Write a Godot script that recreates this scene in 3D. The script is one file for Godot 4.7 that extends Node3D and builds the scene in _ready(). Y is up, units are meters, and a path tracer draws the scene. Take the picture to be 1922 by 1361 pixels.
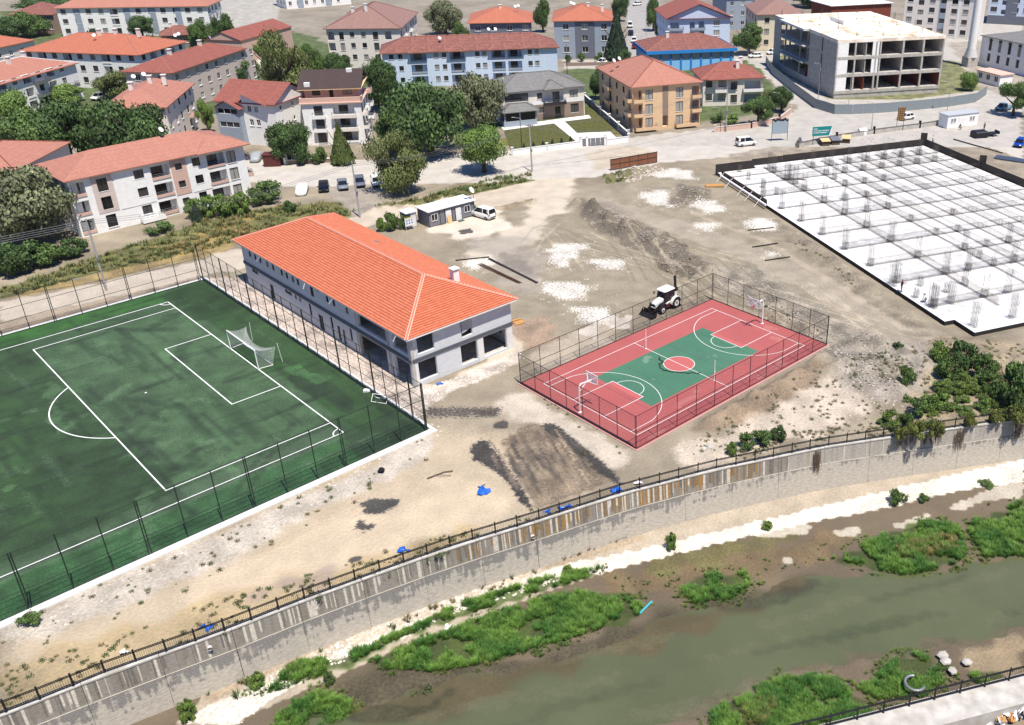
extends Node3D
# A drone view over a sports ground under construction beside a river, with a town behind.
var rng := RandomNumberGenerator.new()
var used := {}
var M := {}
var meshes := {}
const FOOT := [-49.244,-97.372,0.76785]    # goal centre, turn of the football pitch
const COURT := [1.551,-96.452,-0.79525]    # centre circle, turn of the basketball court
func _ready() -> void:
	var cam := Camera3D.new()
	cam.name = "camera"
	cam.near = 1.0
	cam.far = 2500.0
	cam.projection = Camera3D.PROJECTION_FRUSTUM
	cam.size = 0.76755
	cam.frustum_offset = Vector2(-0.16282,-0.02171)
	cam.position = Vector3(0,52.107,0)
	cam.rotation = Vector3(-0.472143,0,0.0031)
	add_child(cam)
	cam.current = true
	var env := Environment.new()
	var sky := Sky.new()
	var psm := ProceduralSkyMaterial.new()
	psm.sky_top_color = Color(0.30,0.50,0.83)
	psm.sky_horizon_color = Color(0.74,0.83,0.93)
	psm.sky_curve = 0.12
	psm.ground_bottom_color = Color(0.42,0.40,0.37)
	psm.ground_horizon_color = Color(0.62,0.62,0.60)
	sky.sky_material = psm
	env.background_mode = Environment.BG_SKY
	env.sky = sky
	env.background_energy_multiplier = 0.55
	env.tonemap_mode = Environment.TONE_MAPPER_LINEAR
	env.tonemap_exposure = 1.38
	env.sdfgi_enabled = true
	env.ssao_enabled = true
	env.ssil_enabled = true
	env.fog_enabled = true
	env.fog_density = 0.00004
	env.fog_light_color = Color(0.86,0.91,0.97)
	var we := WorldEnvironment.new()
	we.name = "world_environment"
	we.environment = env
	add_child(we)
	var sun := DirectionalLight3D.new()
	sun.name = "sun"
	sun.light_energy = 1.6
	sun.light_color = Color(1.0,0.965,0.915)
	sun.light_angular_distance = 0.53
	sun.shadow_enabled = true
	add_child(sun)
	var el := deg_to_rad(67.0)
	sun.look_at_from_position(Vector3.ZERO, Vector3(-0.574 * cos(el), -sin(el), -0.819 * cos(el)), Vector3.UP)
	rng.seed = 20240711
	materials()
	ground_all()
	river_all()
	football_pitch()
	basketball_court()
	sports_hall()
	building_site()
	town()
	greenery()
	vehicles()
	small_things()
# ------------------------------------------------------------------ helpers
class MB:      # collects faces; corners are listed counter-clockwise as seen from outside
	var v := PackedVector3Array()
	var n := PackedVector3Array()
	var c := PackedColorArray()
	var t := PackedVector2Array()
	var col := Color(1,1,1)
	func tri(a: Vector3, b: Vector3, d: Vector3) -> void:
		var k := (b - a).cross(d - a).normalized()
		v.append(a); v.append(d); v.append(b)
		for i in 3:
			n.append(k); c.append(col)
		t.append(Vector2.ZERO); t.append(Vector2.ZERO); t.append(Vector2.ZERO)
	func quad(a: Vector3, b: Vector3, d: Vector3, e: Vector3) -> void:
		quv(a, b, d, e, Vector2(0,0), Vector2(1,0), Vector2(1,1), Vector2(0,1))
	func quv(a: Vector3, b: Vector3, d: Vector3, e: Vector3, ta: Vector2, tb: Vector2, td: Vector2, te: Vector2) -> void:
		var k := (d - a).cross(e - b).normalized()
		v.append(a); v.append(d); v.append(b); v.append(a); v.append(e); v.append(d)
		for i in 6:
			n.append(k); c.append(col)
		t.append(ta); t.append(td); t.append(tb); t.append(ta); t.append(te); t.append(td)
	func box(mid: Vector3, size: Vector3, b := Basis()) -> void:
		hexa(mid - b * (size * 0.5), b.x * size.x, b.y * size.y, b.z * size.z)
	func hexa(o: Vector3, x: Vector3, y: Vector3, z: Vector3) -> void:   # x, y, z right-handed
		var p := o + z
		quad(p, p + x, p + x + y, p + y)
		quad(o + x, o, o + y, o + x + y)
		quad(o + x + z, o + x, o + x + y, o + x + y + z)
		quad(o, o + z, o + z + y, o + y)
		quad(o + y + z, o + x + y + z, o + x + y, o + y)
		quad(o, o + x, o + x + z, o + z)
	func bar(p: Vector3, q: Vector3, w: float, h := -1.0) -> void:      # a beam of w by h from p to q
		if h < 0.0:
			h = w
		var z := (q - p)
		var d := z.normalized()
		var up := Vector3.UP if absf(d.y) < 0.95 else Vector3.RIGHT
		var x := up.cross(d).normalized()
		var y := d.cross(x)
		hexa(p - x * w * 0.5 - y * h * 0.5, x * w, y * h, z)
	func prism(p: Vector3, q: Vector3, r: float) -> void:               # three-sided wire
		var d := (q - p).normalized()
		var x := (Vector3.UP if absf(d.y) < 0.95 else Vector3.RIGHT).cross(d).normalized()
		var y := d.cross(x)
		var k: Array[Vector3] = []
		for i in 3:
			k.append(x * cos(TAU * i / 3.0) * r + y * sin(TAU * i / 3.0) * r)
		for i in 3:
			var a := k[i]
			var b := k[(i + 1) % 3]
			quad(p + a, p + b, q + b, q + a)
	func tube(p: Vector3, q: Vector3, r0: float, r1 := -1.0, sides := 8, caps := true) -> void:
		if r1 < 0.0:
			r1 = r0
		var d := (q - p).normalized()
		var x := (Vector3.UP if absf(d.y) < 0.95 else Vector3.RIGHT).cross(d).normalized()
		var y := d.cross(x)
		for i in sides:
			var a := TAU * i / sides
			var b := TAU * (i + 1) / sides
			var ea := x * cos(a) + y * sin(a)
			var eb := x * cos(b) + y * sin(b)
			var s := v.size()
			quad(p + ea * r0, p + eb * r0, q + eb * r1, q + ea * r1)
			for k in 6:       # round shading
				var w := v[s + k]
				var near_a := (w - p - ea * r0).length_squared() < 1e-8 or (w - q - ea * r1).length_squared() < 1e-8
				n[s + k] = ea if near_a else eb
			if caps:
				tri(p, p + eb * r0, p + ea * r0)
				tri(q, q + ea * r1, q + eb * r1)
	func path(pts: Array, r: float, sides := 6) -> void:
		for i in pts.size() - 1:
			tube(pts[i], pts[i + 1], r, r, sides)
	func flat(pts: PackedVector2Array, y: float) -> void:               # level polygon (x, z), facing up
		var ix := Geometry2D.triangulate_polygon(pts)
		for i in range(0, ix.size(), 3):
			var a := Vector3(pts[ix[i]].x, y, pts[ix[i]].y)
			var b := Vector3(pts[ix[i + 1]].x, y, pts[ix[i + 1]].y)
			var d := Vector3(pts[ix[i + 2]].x, y, pts[ix[i + 2]].y)
			if (b - a).cross(d - a).y > 0.0:
				tri(a, b, d)
			else:
				tri(a, d, b)
	func walls(pts: PackedVector2Array, y0: float, y1: float) -> void:   # outside faces of an upright prism
		var area := 0.0
		var k := pts.size()
		for i in k:
			area += pts[i].cross(pts[(i + 1) % k])
		for i in k:
			var a := pts[i]
			var b := pts[(i + 1) % k]
			if area > 0.0:
				var s := a
				a = b
				b = s
			quad(Vector3(a.x, y0, a.y), Vector3(b.x, y0, b.y), Vector3(b.x, y1, b.y), Vector3(a.x, y1, a.y))
	func loft(rings: Array, closed := true, cap := true) -> void:        # smooth skin through rings of equal size
		var m: int = rings[0].size()
		for i in rings.size() - 1:
			for j in (m if closed else m - 1):
				var k := (j + 1) % m
				quad(rings[i][j], rings[i][k], rings[i + 1][k], rings[i + 1][j])
		if cap:
			for e in 2:
				var ring: Array = rings[0] if e == 0 else rings[rings.size() - 1]
				var mid := Vector3.ZERO
				for q: Vector3 in ring:
					mid += q / m
				for j in m:
					if e == 0:
						tri(mid, ring[(j + 1) % m], ring[j])
					else:
						tri(mid, ring[j], ring[(j + 1) % m])
	func smooth(cos_limit := 0.5) -> void:      # round the shading where faces meet at a shallow angle
		var at := {}
		for i in v.size():
			var k := Vector3i((v[i] * 2000.0).round())
			if not at.has(k):
				at[k] = []
			at[k].append(i)
		var out := n.duplicate()
		for k in at:
			for i: int in at[k]:
				var s := Vector3.ZERO
				for j: int in at[k]:
					if n[i].dot(n[j]) > cos_limit:
						s += n[j]
				out[i] = s.normalized()
		n = out
	func mesh() -> ArrayMesh:
		var a := []
		a.resize(Mesh.ARRAY_MAX)
		a[Mesh.ARRAY_VERTEX] = v
		a[Mesh.ARRAY_NORMAL] = n
		a[Mesh.ARRAY_COLOR] = c
		a[Mesh.ARRAY_TEX_UV] = t
		var m := ArrayMesh.new()
		m.add_surface_from_arrays(Mesh.PRIMITIVE_TRIANGLES, a)
		return m
func numbered(called: String) -> String:
	used[called] = used.get(called, -1) + 1
	return called if used[called] == 0 else "%s_%03d" % [called, used[called]]
func tag(o: Node3D, label: String, category: String, group := "", kind := "") -> Node3D:
	if label:
		o.set_meta("label", label)
	if category:
		o.set_meta("category", category)
	if group:
		o.set_meta("group", group)
	if kind:
		o.set_meta("kind", kind)
	elif label:
		o.set_meta("kind", "thing")
	return o
func thing(called: String, label: String, category: String, at := Vector3.ZERO, turn := 0.0, group := "") -> Node3D:
	var o := Node3D.new()
	o.name = numbered(called)
	add_child(o)
	o.position = at
	o.rotation.y = turn
	return tag(o, label, category, group)
func inst(called: String, m: Mesh, mat: Material, parent: Node3D = null) -> MeshInstance3D:
	var o := MeshInstance3D.new()
	o.mesh = m
	o.material_override = mat
	if parent == null:
		o.name = numbered(called)
		add_child(o)
	else:
		o.name = called
		parent.add_child(o, true)
	return o
func part(called: String, b: MB, mat: Material, parent: Node3D = null) -> MeshInstance3D:
	return inst(called, b.mesh(), mat, parent)
func struct(called: String, b: MB, mat: Material, label: String, category: String) -> MeshInstance3D:
	var o := part(called, b, mat)
	tag(o, label, category, "", "structure")
	return o
func copy(o: Node3D, called: String, at: Vector3, turn: float, label := "") -> Node3D:
	var r: Node3D = o.duplicate()
	r.name = numbered(called)
	add_child(r)
	r.position = at
	r.rotation.y = turn
	if label:
		r.set_meta("label", label)
	return r
func rot2(x: float, z: float, ang: float) -> Vector2:
	return Vector2(x * cos(ang) - z * sin(ang), x * sin(ang) + z * cos(ang))
func foot(u: float, w: float, y := 0.0) -> Vector3:
	var r := rot2(u, w, FOOT[2])
	return Vector3(FOOT[0] + r.x, y, FOOT[1] + r.y)
func court(u: float, w: float, y := 0.0) -> Vector3:
	var r := rot2(u, w, COURT[2])
	return Vector3(COURT[0] + r.x, y, COURT[1] + r.y)
func noise_tex(freq: float, size: int, lo: Color, hi: Color, octaves := 4, sd := 1) -> NoiseTexture2D:
	var f := FastNoiseLite.new()
	f.seed = sd
	f.noise_type = FastNoiseLite.TYPE_SIMPLEX_SMOOTH
	f.frequency = freq
	f.fractal_octaves = octaves
	var t := NoiseTexture2D.new()
	t.noise = f
	t.width = size
	t.height = size
	t.seamless = true
	var g := Gradient.new()
	g.set_color(0, lo)
	g.set_color(1, hi)
	t.color_ramp = g
	return t
func plain(called: String, col: Color, rough := 0.85, metal := 0.0) -> StandardMaterial3D:
	var m := StandardMaterial3D.new()
	m.resource_name = called
	m.albedo_color = col
	m.roughness = rough
	m.metallic = metal
	M[called] = m
	return m
func mottled(called: String, col: Color, rough: float, tex: Texture2D, metres: float, bump := 0.0) -> StandardMaterial3D:
	var m := plain(called, col, rough)
	m.albedo_texture = tex
	m.uv1_triplanar = true
	m.uv1_world_triplanar = true
	m.uv1_scale = Vector3.ONE / metres
	return m
func tile_image(lo: Color, hi: Color, rows: int, cols: int, streak: float) -> ImageTexture:
	var n := 256
	var im := Image.create(n, n, false, Image.FORMAT_RGB8)
	var r := RandomNumberGenerator.new()
	r.seed = 99
	var f := FastNoiseLite.new()
	f.frequency = 0.012
	f.seed = 4
	var tone := []
	for k in rows * cols:
		tone.append(r.randf())
	for y in n:
		var row := y * rows / n
		var ry := float(y * rows % n) / n
		for x in n:
			var cx := (x * cols / n + row) % cols
			var a: float = tone[row * cols + cx] * 0.5 + 0.25 + f.get_noise_2d(x * 1.0, y * 1.0) * streak
			var q := lo.lerp(hi, clampf(a, 0,1))
			if ry > 0.86:
				q = q.darkened(0.38)
			im.set_pixel(x, y, q)
	return ImageTexture.create_from_image(im)
func materials() -> void:
	var grain := noise_tex(0.02,512, Color(0.92,0.92,0.92), Color(1,1,1), 5,3)
	var coarse := noise_tex(0.008,512, Color(0.80,0.79,0.77), Color(1,1,1), 5,8)
	M.grain = grain
	M.coarse = coarse
	mottled("concrete", Color(0.76,0.75,0.725), 0.9, coarse, 6.0,0.6)
	mottled("concrete_pale", Color(0.86,0.86,0.85), 0.9, grain, 5.0)
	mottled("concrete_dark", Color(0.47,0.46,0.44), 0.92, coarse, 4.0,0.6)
	mottled("plaster_grey", Color(0.80,0.815,0.83), 0.9, grain, 7.0)
	mottled("plaster_white", Color(0.95,0.95,0.94), 0.9, grain, 8.0)
	mottled("plaster_warm", Color(0.90,0.875,0.84), 0.9, grain, 8.0)
	mottled("plaster_pink", Color(0.82,0.76,0.73), 0.9, grain, 8.0)
	mottled("plaster_rose", Color(0.82,0.69,0.63), 0.9, grain, 8.0)
	mottled("plaster_peach", Color(0.86,0.735,0.585), 0.9, grain, 8.0)
	mottled("plaster_blue", Color(0.80,0.86,0.94), 0.9, grain, 8.0)
	mottled("plaster_sky", Color(0.52,0.76,0.95), 0.9, grain, 8.0)
	mottled("plaster_azure", Color(0.13,0.52,0.82), 0.8, grain, 8.0)
	mottled("plaster_slate", Color(0.60,0.645,0.70), 0.9, grain, 8.0)
	mottled("plaster_steel", Color(0.42,0.44,0.49), 0.9, grain, 8.0)
	mottled("plaster_cream", Color(0.88,0.84,0.74), 0.9, grain, 8.0)
	mottled("brick_brown", Color(0.56,0.49,0.44), 0.9, grain, 3.0)
	mottled("brick_red", Color(0.47,0.22,0.16), 0.9, grain, 3.0)
	mottled("band_dark", Color(0.33,0.35,0.38), 0.85, grain, 5.0)
	mottled("roof_screed", Color(0.95,0.94,0.92), 0.9, noise_tex(0.006,512, Color(0.66,0.58,0.48), Color(1.25,1.25,1.25), 5,52), 22.0)
	plain("glass", Color(0.11,0.12,0.14), 0.06)
	plain("glass_curtain", Color(0.60,0.595,0.575), 0.12)
	plain("glass_mid", Color(0.27,0.275,0.285), 0.08)
	plain("frame_white", Color(0.86,0.86,0.86), 0.5)
	plain("frame_brown", Color(0.20,0.14,0.11), 0.5)
	plain("frame_dark", Color(0.16,0.16,0.17), 0.5)
	plain("white_paint", Color(0.88,0.88,0.88), 0.6)
	plain("rail_grey", Color(0.50,0.51,0.53), 0.45,0.4)
	plain("fence_green", Color(0.05,0.14,0.11), 0.55)
	plain("fence_black", Color(0.075,0.07,0.075), 0.6)
	plain("iron", Color(0.13,0.13,0.14), 0.55,0.3)
	plain("rebar", Color(0.36,0.34,0.325), 0.8,0.2)
	plain("galvanised", Color(0.58,0.60,0.62), 0.5,0.5)
	plain("pole_grey", Color(0.62,0.62,0.61), 0.7)
	plain("wood_pole", Color(0.33,0.27,0.22), 0.9)
	plain("rubber", Color(0.06,0.06,0.06), 0.9)
	plain("steel_dark", Color(0.11,0.12,0.13), 0.5,0.2)
	plain("white_gloss", Color(0.90,0.90,0.89), 0.25)
	plain("pvc_white", Color(0.88,0.87,0.88), 0.4)
	plain("blue_plastic", Color(0.10,0.35,0.72), 0.45)
	plain("timber", Color(0.72,0.54,0.33), 0.85)
	plain("timber_pale", Color(0.80,0.68,0.50), 0.85)
	plain("shutter_board", Color(0.14,0.12,0.11), 0.7)
	plain("dry_stem", Color(0.34,0.28,0.23), 0.95)
	plain("tar", Color(0.12,0.12,0.12), 0.9)
	plain("line_white", Color(0.86,0.87,0.86), 0.8)
	for k in [["roof_orange", Color(0.66,0.385,0.29), Color(0.75,0.46,0.36), 0.15], ["roof_red", Color(0.52,0.29,0.25), Color(0.63,0.385,0.335), 0.3], ["roof_salmon", Color(0.65,0.435,0.37), Color(0.735,0.515,0.445), 0.2], ["roof_old", Color(0.44,0.27,0.24), Color(0.62,0.41,0.36), 0.5], ["roof_dull", Color(0.52,0.40,0.37), Color(0.62,0.49,0.45), 0.25], ["roof_slate", Color(0.43,0.43,0.43), Color(0.53,0.53,0.52), 0.2], ["roof_brown", Color(0.24,0.18,0.17), Color(0.31,0.25,0.24), 0.2], ["roof_green", Color(0.33,0.47,0.38), Color(0.40,0.54,0.45), 0.3]]:
		var m := plain(k[0], Color(0.95,0.95,0.95), 0.85)
		m.albedo_texture = tile_image(k[1], k[2], 12,14, k[3])
		m.heightmap_enabled = true
		m.heightmap_texture = m.albedo_texture
		m.heightmap_scale = 1.5
# ------------------------------------------------------------------ terrain
const WALL_LINE := [-45.2,-45.6,-43.1,-47.0,-40.0,-49.3,-34.1,-52.9,-28.8,-56.6,-22.3,-60.8,-18.0,-63.4,-11.7,-66.7,-3.9,-71.1,4.6,-74.9,15.4,-78.8,24.4,-81.2,37.5,-84.4]
var rough_noise := FastNoiseLite.new()
var broad_noise := FastNoiseLite.new()
var ridges := []
var flats := []
func wall_z(x: float) -> float:
	var p := WALL_LINE
	var k := p.size() / 2
	var i := 0
	while i < k - 2 and x > p[i * 2 + 2]:
		i += 1
	var t: float = (x - p[i * 2]) / (p[i * 2 + 2] - p[i * 2])
	return lerpf(p[i * 2 + 1], p[i * 2 + 3], t)
func seg_dist(p: Vector2, a: Vector2, b: Vector2) -> float:
	var d := b - a
	var t := clampf((p - a).dot(d) / maxf(d.length_squared(), 0.001), 0.0,1.0)
	return p.distance_to(a + d * t)
func ground_y(x: float, z: float) -> float:
	var p := Vector2(x, z)
	var edge := clampf(minf(minf(x + 114.0,74.0 - x), z + 189.0) / 6.0,0.0,1.0)
	if edge <= 0.0:
		return 0.0
	var h := broad_noise.get_noise_2d(x, z) * 0.10 + rough_noise.get_noise_2d(x, z) * 0.04
	for r in ridges:
		var d: float = seg_dist(p, r[0], r[1]) / r[3]
		if d < 2.2:
			var lump := 0.75 + 0.5 * rough_noise.get_noise_2d(x * 0.7 + 90.0, z * 0.7) + 0.35 * rough_noise.get_noise_2d(x * 2.3, z * 2.3)
			h += r[2] * 1.4 * exp(-d * d * 1.5) * lump
	for f in flats:      # beds of the pitch, the court, the slab and the hall
		var q: Vector2 = (p - f[0]).rotated(-f[1])
		var e := maxf(absf(q.x - f[2]) - f[3], absf(q.y - f[4]) - f[5])
		if e < 2.0:
			h = lerpf(f[6], h, smoothstep(0.0,2.0, e))
	var back := wall_z(x) - z
	h = lerpf(-0.06, h, smoothstep(0.3,2.5, back))
	return h * edge
class Paint:         # colours of a stretch of ground, painted in world metres
	var x0: float
	var z0: float
	var res: float
	var w: int
	var h: int
	var px := PackedByteArray()
	var fine: PackedByteArray
	var mid: PackedByteArray
	var broad: PackedByteArray
	func layer(freq: float, octaves: int, sd: int) -> PackedByteArray:
		var f := FastNoiseLite.new()
		f.noise_type = FastNoiseLite.TYPE_SIMPLEX
		f.seed = sd
		f.frequency = freq * res
		f.fractal_octaves = octaves
		var im := f.get_image(w, h, false, false, true)
		im.convert(Image.FORMAT_L8)
		return im.get_data()
	func start(ax: float, az: float, bx: float, bz: float, r: float, lo: Color, hi: Color) -> void:
		x0 = ax
		z0 = az
		res = r
		w = int((bx - ax) / r)
		h = int((bz - az) / r)
		fine = layer(2.6,4,11)
		mid = layer(0.22,4,12)
		broad = layer(0.05,4,13)
		var lut := PackedByteArray()
		for i in 512:
			var c := lo.lerp(hi, i / 511.0)
			lut.append(int(clampf(c.r, 0,1) * 255)); lut.append(int(clampf(c.g, 0,1) * 255)); lut.append(int(clampf(c.b, 0,1) * 255))
		px.resize(w * h * 3)
		var j := 0
		for i in w * h:
			var k := ((fine[i] + mid[i] + broad[i] * 2) >> 1) * 3
			px[j] = lut[k]; px[j + 1] = lut[k + 1]; px[j + 2] = lut[k + 2]
			j += 3
	func patch(poly: Array, col: Color, alpha := 1.0, soft := 1.0, ragged := 0.5, vary := 0.10, which := 1) -> void:
		var pts := PackedVector2Array()
		var lo := Vector2(1e9,1e9)
		var hi := Vector2(-1e9,-1e9)
		for i in poly.size() / 2:
			var q := Vector2((poly[i * 2] - x0) / res, (poly[i * 2 + 1] - z0) / res)
			pts.append(q)
			lo = lo.min(q)
			hi = hi.max(q)
		var m := int((soft * 1.5 + 1.0) / res)
		var ax := maxi(int(lo.x) - m, 0)
		var ay := maxi(int(lo.y) - m, 0)
		var bx := mini(int(hi.x) + m, w)
		var by := mini(int(hi.y) + m, h)
		if bx - ax < 2 or by - ay < 2:
			return
		var mw := bx - ax
		var mh := by - ay
		var mask := PackedByteArray()
		mask.resize(mw * mh)
		var k := pts.size()
		for y in mh:
			var fy := y + ay + 0.5
			var xs := []
			for i in k:
				var a := pts[i]
				var b := pts[(i + 1) % k]
				if (a.y <= fy) != (b.y <= fy):
					xs.append(a.x + (fy - a.y) / (b.y - a.y) * (b.x - a.x))
			xs.sort()
			for i in range(0, xs.size() - 1,2):
				var s := maxi(int(xs[i]) - ax, 0)
				var e := mini(int(xs[i + 1]) - ax, mw)
				for x in range(s, e):
					mask[y * mw + x] = 255
		var f := int(soft / res)
		if f > 1:
			var im := Image.create_from_data(mw, mh, false, Image.FORMAT_L8, mask)
			im.resize(maxi(mw / f, 2), maxi(mh / f, 2), Image.INTERPOLATE_TRILINEAR)
			im.resize(mw, mh, Image.INTERPOLATE_CUBIC)
			mask = im.get_data()
		var noise := mid if which == 1 else (broad if which == 2 else fine)
		var r8 := col.r * 255.0
		var g8 := col.g * 255.0
		var b8 := col.b * 255.0
		for y in mh:
			var i0 := (y + ay) * w + ax
			for x in mw:
				var mk := mask[y * mw + x]
				if mk == 0:
					continue
				var i := i0 + x
				var a := (mk / 255.0 - 0.5) * 2.0 + (noise[i] + fine[i] * 0.35 - 172.0) / 128.0 * ragged + 0.5
				if a <= 0.0:
					continue
				a = minf(a, 1.0) * alpha
				var tone := 1.0 + (fine[i] + mid[i] - 255.0) / 255.0 * vary * 2.0
				var j := i * 3
				px[j] = clampi(int(px[j] + (r8 * tone - px[j]) * a), 0,255)
				px[j + 1] = clampi(int(px[j + 1] + (g8 * tone - px[j + 1]) * a), 0,255)
				px[j + 2] = clampi(int(px[j + 2] + (b8 * tone - px[j + 2]) * a), 0,255)
	func stroke(line: Array, width: float, col: Color, alpha := 1.0, soft := 0.3, ragged := 0.5, vary := 0.1, which := 1) -> void:
		for i in line.size() / 2 - 1:
			var a := Vector2(line[i * 2], line[i * 2 + 1])
			var b := Vector2(line[i * 2 + 2], line[i * 2 + 3])
			var s := (b - a).orthogonal().normalized() * width * 0.5
			var e := (b - a).normalized() * width * 0.3
			patch([a.x + s.x - e.x, a.y + s.y - e.y, b.x + s.x + e.x, b.y + s.y + e.y, b.x - s.x + e.x, b.y - s.y + e.y, a.x - s.x - e.x, a.y - s.y - e.y], col, alpha, soft, ragged, vary, which)
	func texture() -> ImageTexture:
		return ImageTexture.create_from_image(Image.create_from_data(w, h, false, Image.FORMAT_RGB8, px))
func ground_material(called: String, p: Paint, bump := 7.0) -> StandardMaterial3D:
	var m := plain(called, Color(0.94,0.94,0.94), 0.95)
	m.albedo_texture = p.texture()
	m.texture_repeat = false
	m.heightmap_enabled = true
	m.heightmap_texture = ImageTexture.create_from_image(Image.create_from_data(p.w, p.h, false, Image.FORMAT_L8, p.fine))
	m.heightmap_scale = bump
	return m
func near_paint() -> Paint:
	var p := Paint.new()
	p.start(-116,-192,76,-38,0.11, Color(0.42,0.385,0.325), Color(0.71,0.665,0.58))
	var sand := Color(0.72,0.66,0.565)
	var pale := Color(0.76,0.72,0.65)
	var grey := Color(0.56,0.525,0.45)
	var dark := Color(0.40,0.37,0.325)
	var lime := Color(0.86,0.85,0.825)
	var soot := Color(0.21,0.20,0.195)
	var olive := Color(0.36,0.37,0.19)
	var straw := Color(0.60,0.51,0.31)
	p.patch([-50.6,-54.1,-41.4,-62.2,-28.2,-75.6,-23.2,-83.8,-13.8,-79.8,-3.9,-71.8,-4.3,-71.0,-16.0,-64.8,-30.8,-55.4,-45.4,-45.9], sand, 0.85,5.0,0.5,0.06,2)
	p.patch([-39.8,-58.6,-26.2,-68.5,-17.5,-73.4,-11.9,-68.5,-24.1,-61.0,-34.0,-55.1], Color(0.76,0.70,0.60), 0.8,4.0,0.6,0.05,2)
	p.patch([-50.8,-54.4,-41.1,-62.6,-24.2,-80.8,-23.4,-77.0,-37.4,-61.2,-48.8,-51.2], Color(0.70,0.68,0.645), 0.7,2.0,0.8,0.16)
	p.patch([-48.1,-50.2,-35.7,-57.1,-16.3,-66.6,-16.0,-64.8,-34.1,-53.4,-45.5,-46.1], straw, 0.35,2.0,0.9,0.12)
	p.patch([-32.7,-58.1,-26.9,-61.3,-25.9,-59.7,-32.6,-56.8], Color(0.58,0.52,0.50), 0.55,1.5,0.8,0.1)
	p.patch([-31.6,-152.7,-14.7,-155.7,-8.9,-169.6,11.2,-176.6,19.1,-139.2,27.8,-115.1,35.7,-102.6,31.6,-92.0,21.0,-86.2,15.8,-110.0,6.0,-122.1,-10.0,-106.7,-17.4,-102.2,-27.6,-121.8], grey, 0.75,6.0,0.6,0.1,2)
	p.patch([-15.7,-156.5,-9.1,-154.3,0.8,-136.7,6.9,-126.0,5.2,-121.2,1.5,-123.6,-4.8,-132.2,-12.9,-143.7], dark, 0.8,1.8,0.9,0.22)
	p.patch([7.4,-120.2,16.2,-113.3,20.1,-102.5,27.7,-95.7,25.7,-89.6,21.1,-93.2,18.6,-101.0,13.7,-110.0], Color(0.55,0.51,0.46), 0.8,2.5,0.9,0.25)
	p.patch([1.9,-164.8,7.5,-161.8,7.2,-154.5,0.8,-151.7], dark, 0.7,1.5,0.8,0.2)
	p.patch([8.2,-108.3,15.1,-110.0,19.0,-103.9,11.5,-108.4,10.3,-110.0], Color(0.47,0.40,0.33), 0.6,1.0,0.9,0.2)
	p.patch([2.8,-82.9,8.7,-89.0,15.4,-95.7,18.4,-95.7,16.5,-90.8,8.3,-83.0,3.8,-80.9], Color(0.52,0.455,0.38), 0.85,1.3,0.7,0.18)
	p.patch([0.6,-78.0,10.8,-85.6,18.7,-93.2,22.4,-87.3,19.3,-83.0,10.1,-79.0,1.6,-75.3], Color(0.75,0.70,0.635), 0.85,2.5,0.5,0.12)
	p.patch([20.1,-102.5,33.1,-102.5,32.2,-92.0,23.5,-87.3,19.1,-92.0], Color(0.60,0.57,0.53), 0.8,2.5,0.7,0.2)
	p.patch([32.8,-104.0,43.6,-102.6,37.4,-84.2,24.6,-82.0,29.2,-92.0], Color(0.56,0.51,0.42), 0.8,2.0,0.8,0.2)
	p.patch([6.1,-126.0,13.0,-126.1,21.3,-110.0,28.9,-101.1,26.2,-92.0,20.7,-90.8,18.6,-101.0,13.0,-110.0,6.5,-118.4], Color(0.50,0.475,0.43), 0.75,2.0,1.3,0.35,0)
	p.patch([16.7,-149.1,23.5,-134.6,29.5,-116.8,33.7,-104.7,31.8,-102.5,26.3,-115.0,18.6,-134.6], Color(0.50,0.465,0.405), 0.7,1.2,1.3,0.3,0)
	p.patch([-25.9,-171.1,-16.1,-172.9,-15.5,-160.1,-18.3,-146.2,-19.7,-136.5,-26.8,-125.8,-30.3,-131.9,-24.5,-141.2,-24.1,-154.2], pale, 0.95,3.0,0.6,0.05)
	p.patch([-34.4,-148.6,-28.6,-151.4,-24.8,-143.6,-28.7,-136.4,-37.4,-138.7], Color(0.82,0.78,0.72), 0.9,2.0,0.7,0.06)
	p.patch([-17.9,-105.1,-16.9,-100.8,-20.2,-95.4,-23.8,-89.3,-25.6,-87.0,-26.3,-89.9,-22.6,-95.4], pale, 0.95,1.5,0.5,0.06)
	p.patch([-12.6,-105.2,-7.4,-108.2,-5.8,-102.3,-9.8,-95.5,-14.7,-95.5,-16.7,-96.8], Color(0.74,0.69,0.62), 0.6,3.0,0.7,0.08)
	p.patch([-16.9,-89.4,-10.7,-86.0,-3.6,-78.0,-5.1,-75.2,-12.6,-82.8,-18.6,-86.0], Color(0.76,0.72,0.66), 0.8,2.0,0.6,0.08)
	p.stroke([-11.9,-154.3,0.8,-143.8,13.4,-130.2,22.3,-116.8,27.9,-102.5], 5.0, Color(0.64,0.60,0.54), 0.6,1.5,0.6,0.07)
	p.stroke([4.4,-149.0,14.8,-136.8,24.1,-118.5,29.9,-105.5], 1.2, Color(0.68,0.63,0.56), 0.5,0.6,0.7,0.07)
	p.stroke([-22.8,-129.9,-21.1,-141.2,-18.3,-146.2], 0.5, Color(0.66,0.62,0.57), 0.6,0.3,0.6)
	p.stroke([-19.9,-125.8,-18.9,-136.5,-17.1,-143.7], 0.5, Color(0.66,0.62,0.57), 0.6,0.3,0.6)
	p.patch([-30.8,-138.7,-19.7,-136.5,-16.4,-121.9,-18.4,-114.7,-26.8,-125.8], Color(0.60,0.57,0.53), 0.7,3.0,0.7,0.07)
	var tr := RandomNumberGenerator.new()
	tr.seed = 23
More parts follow.
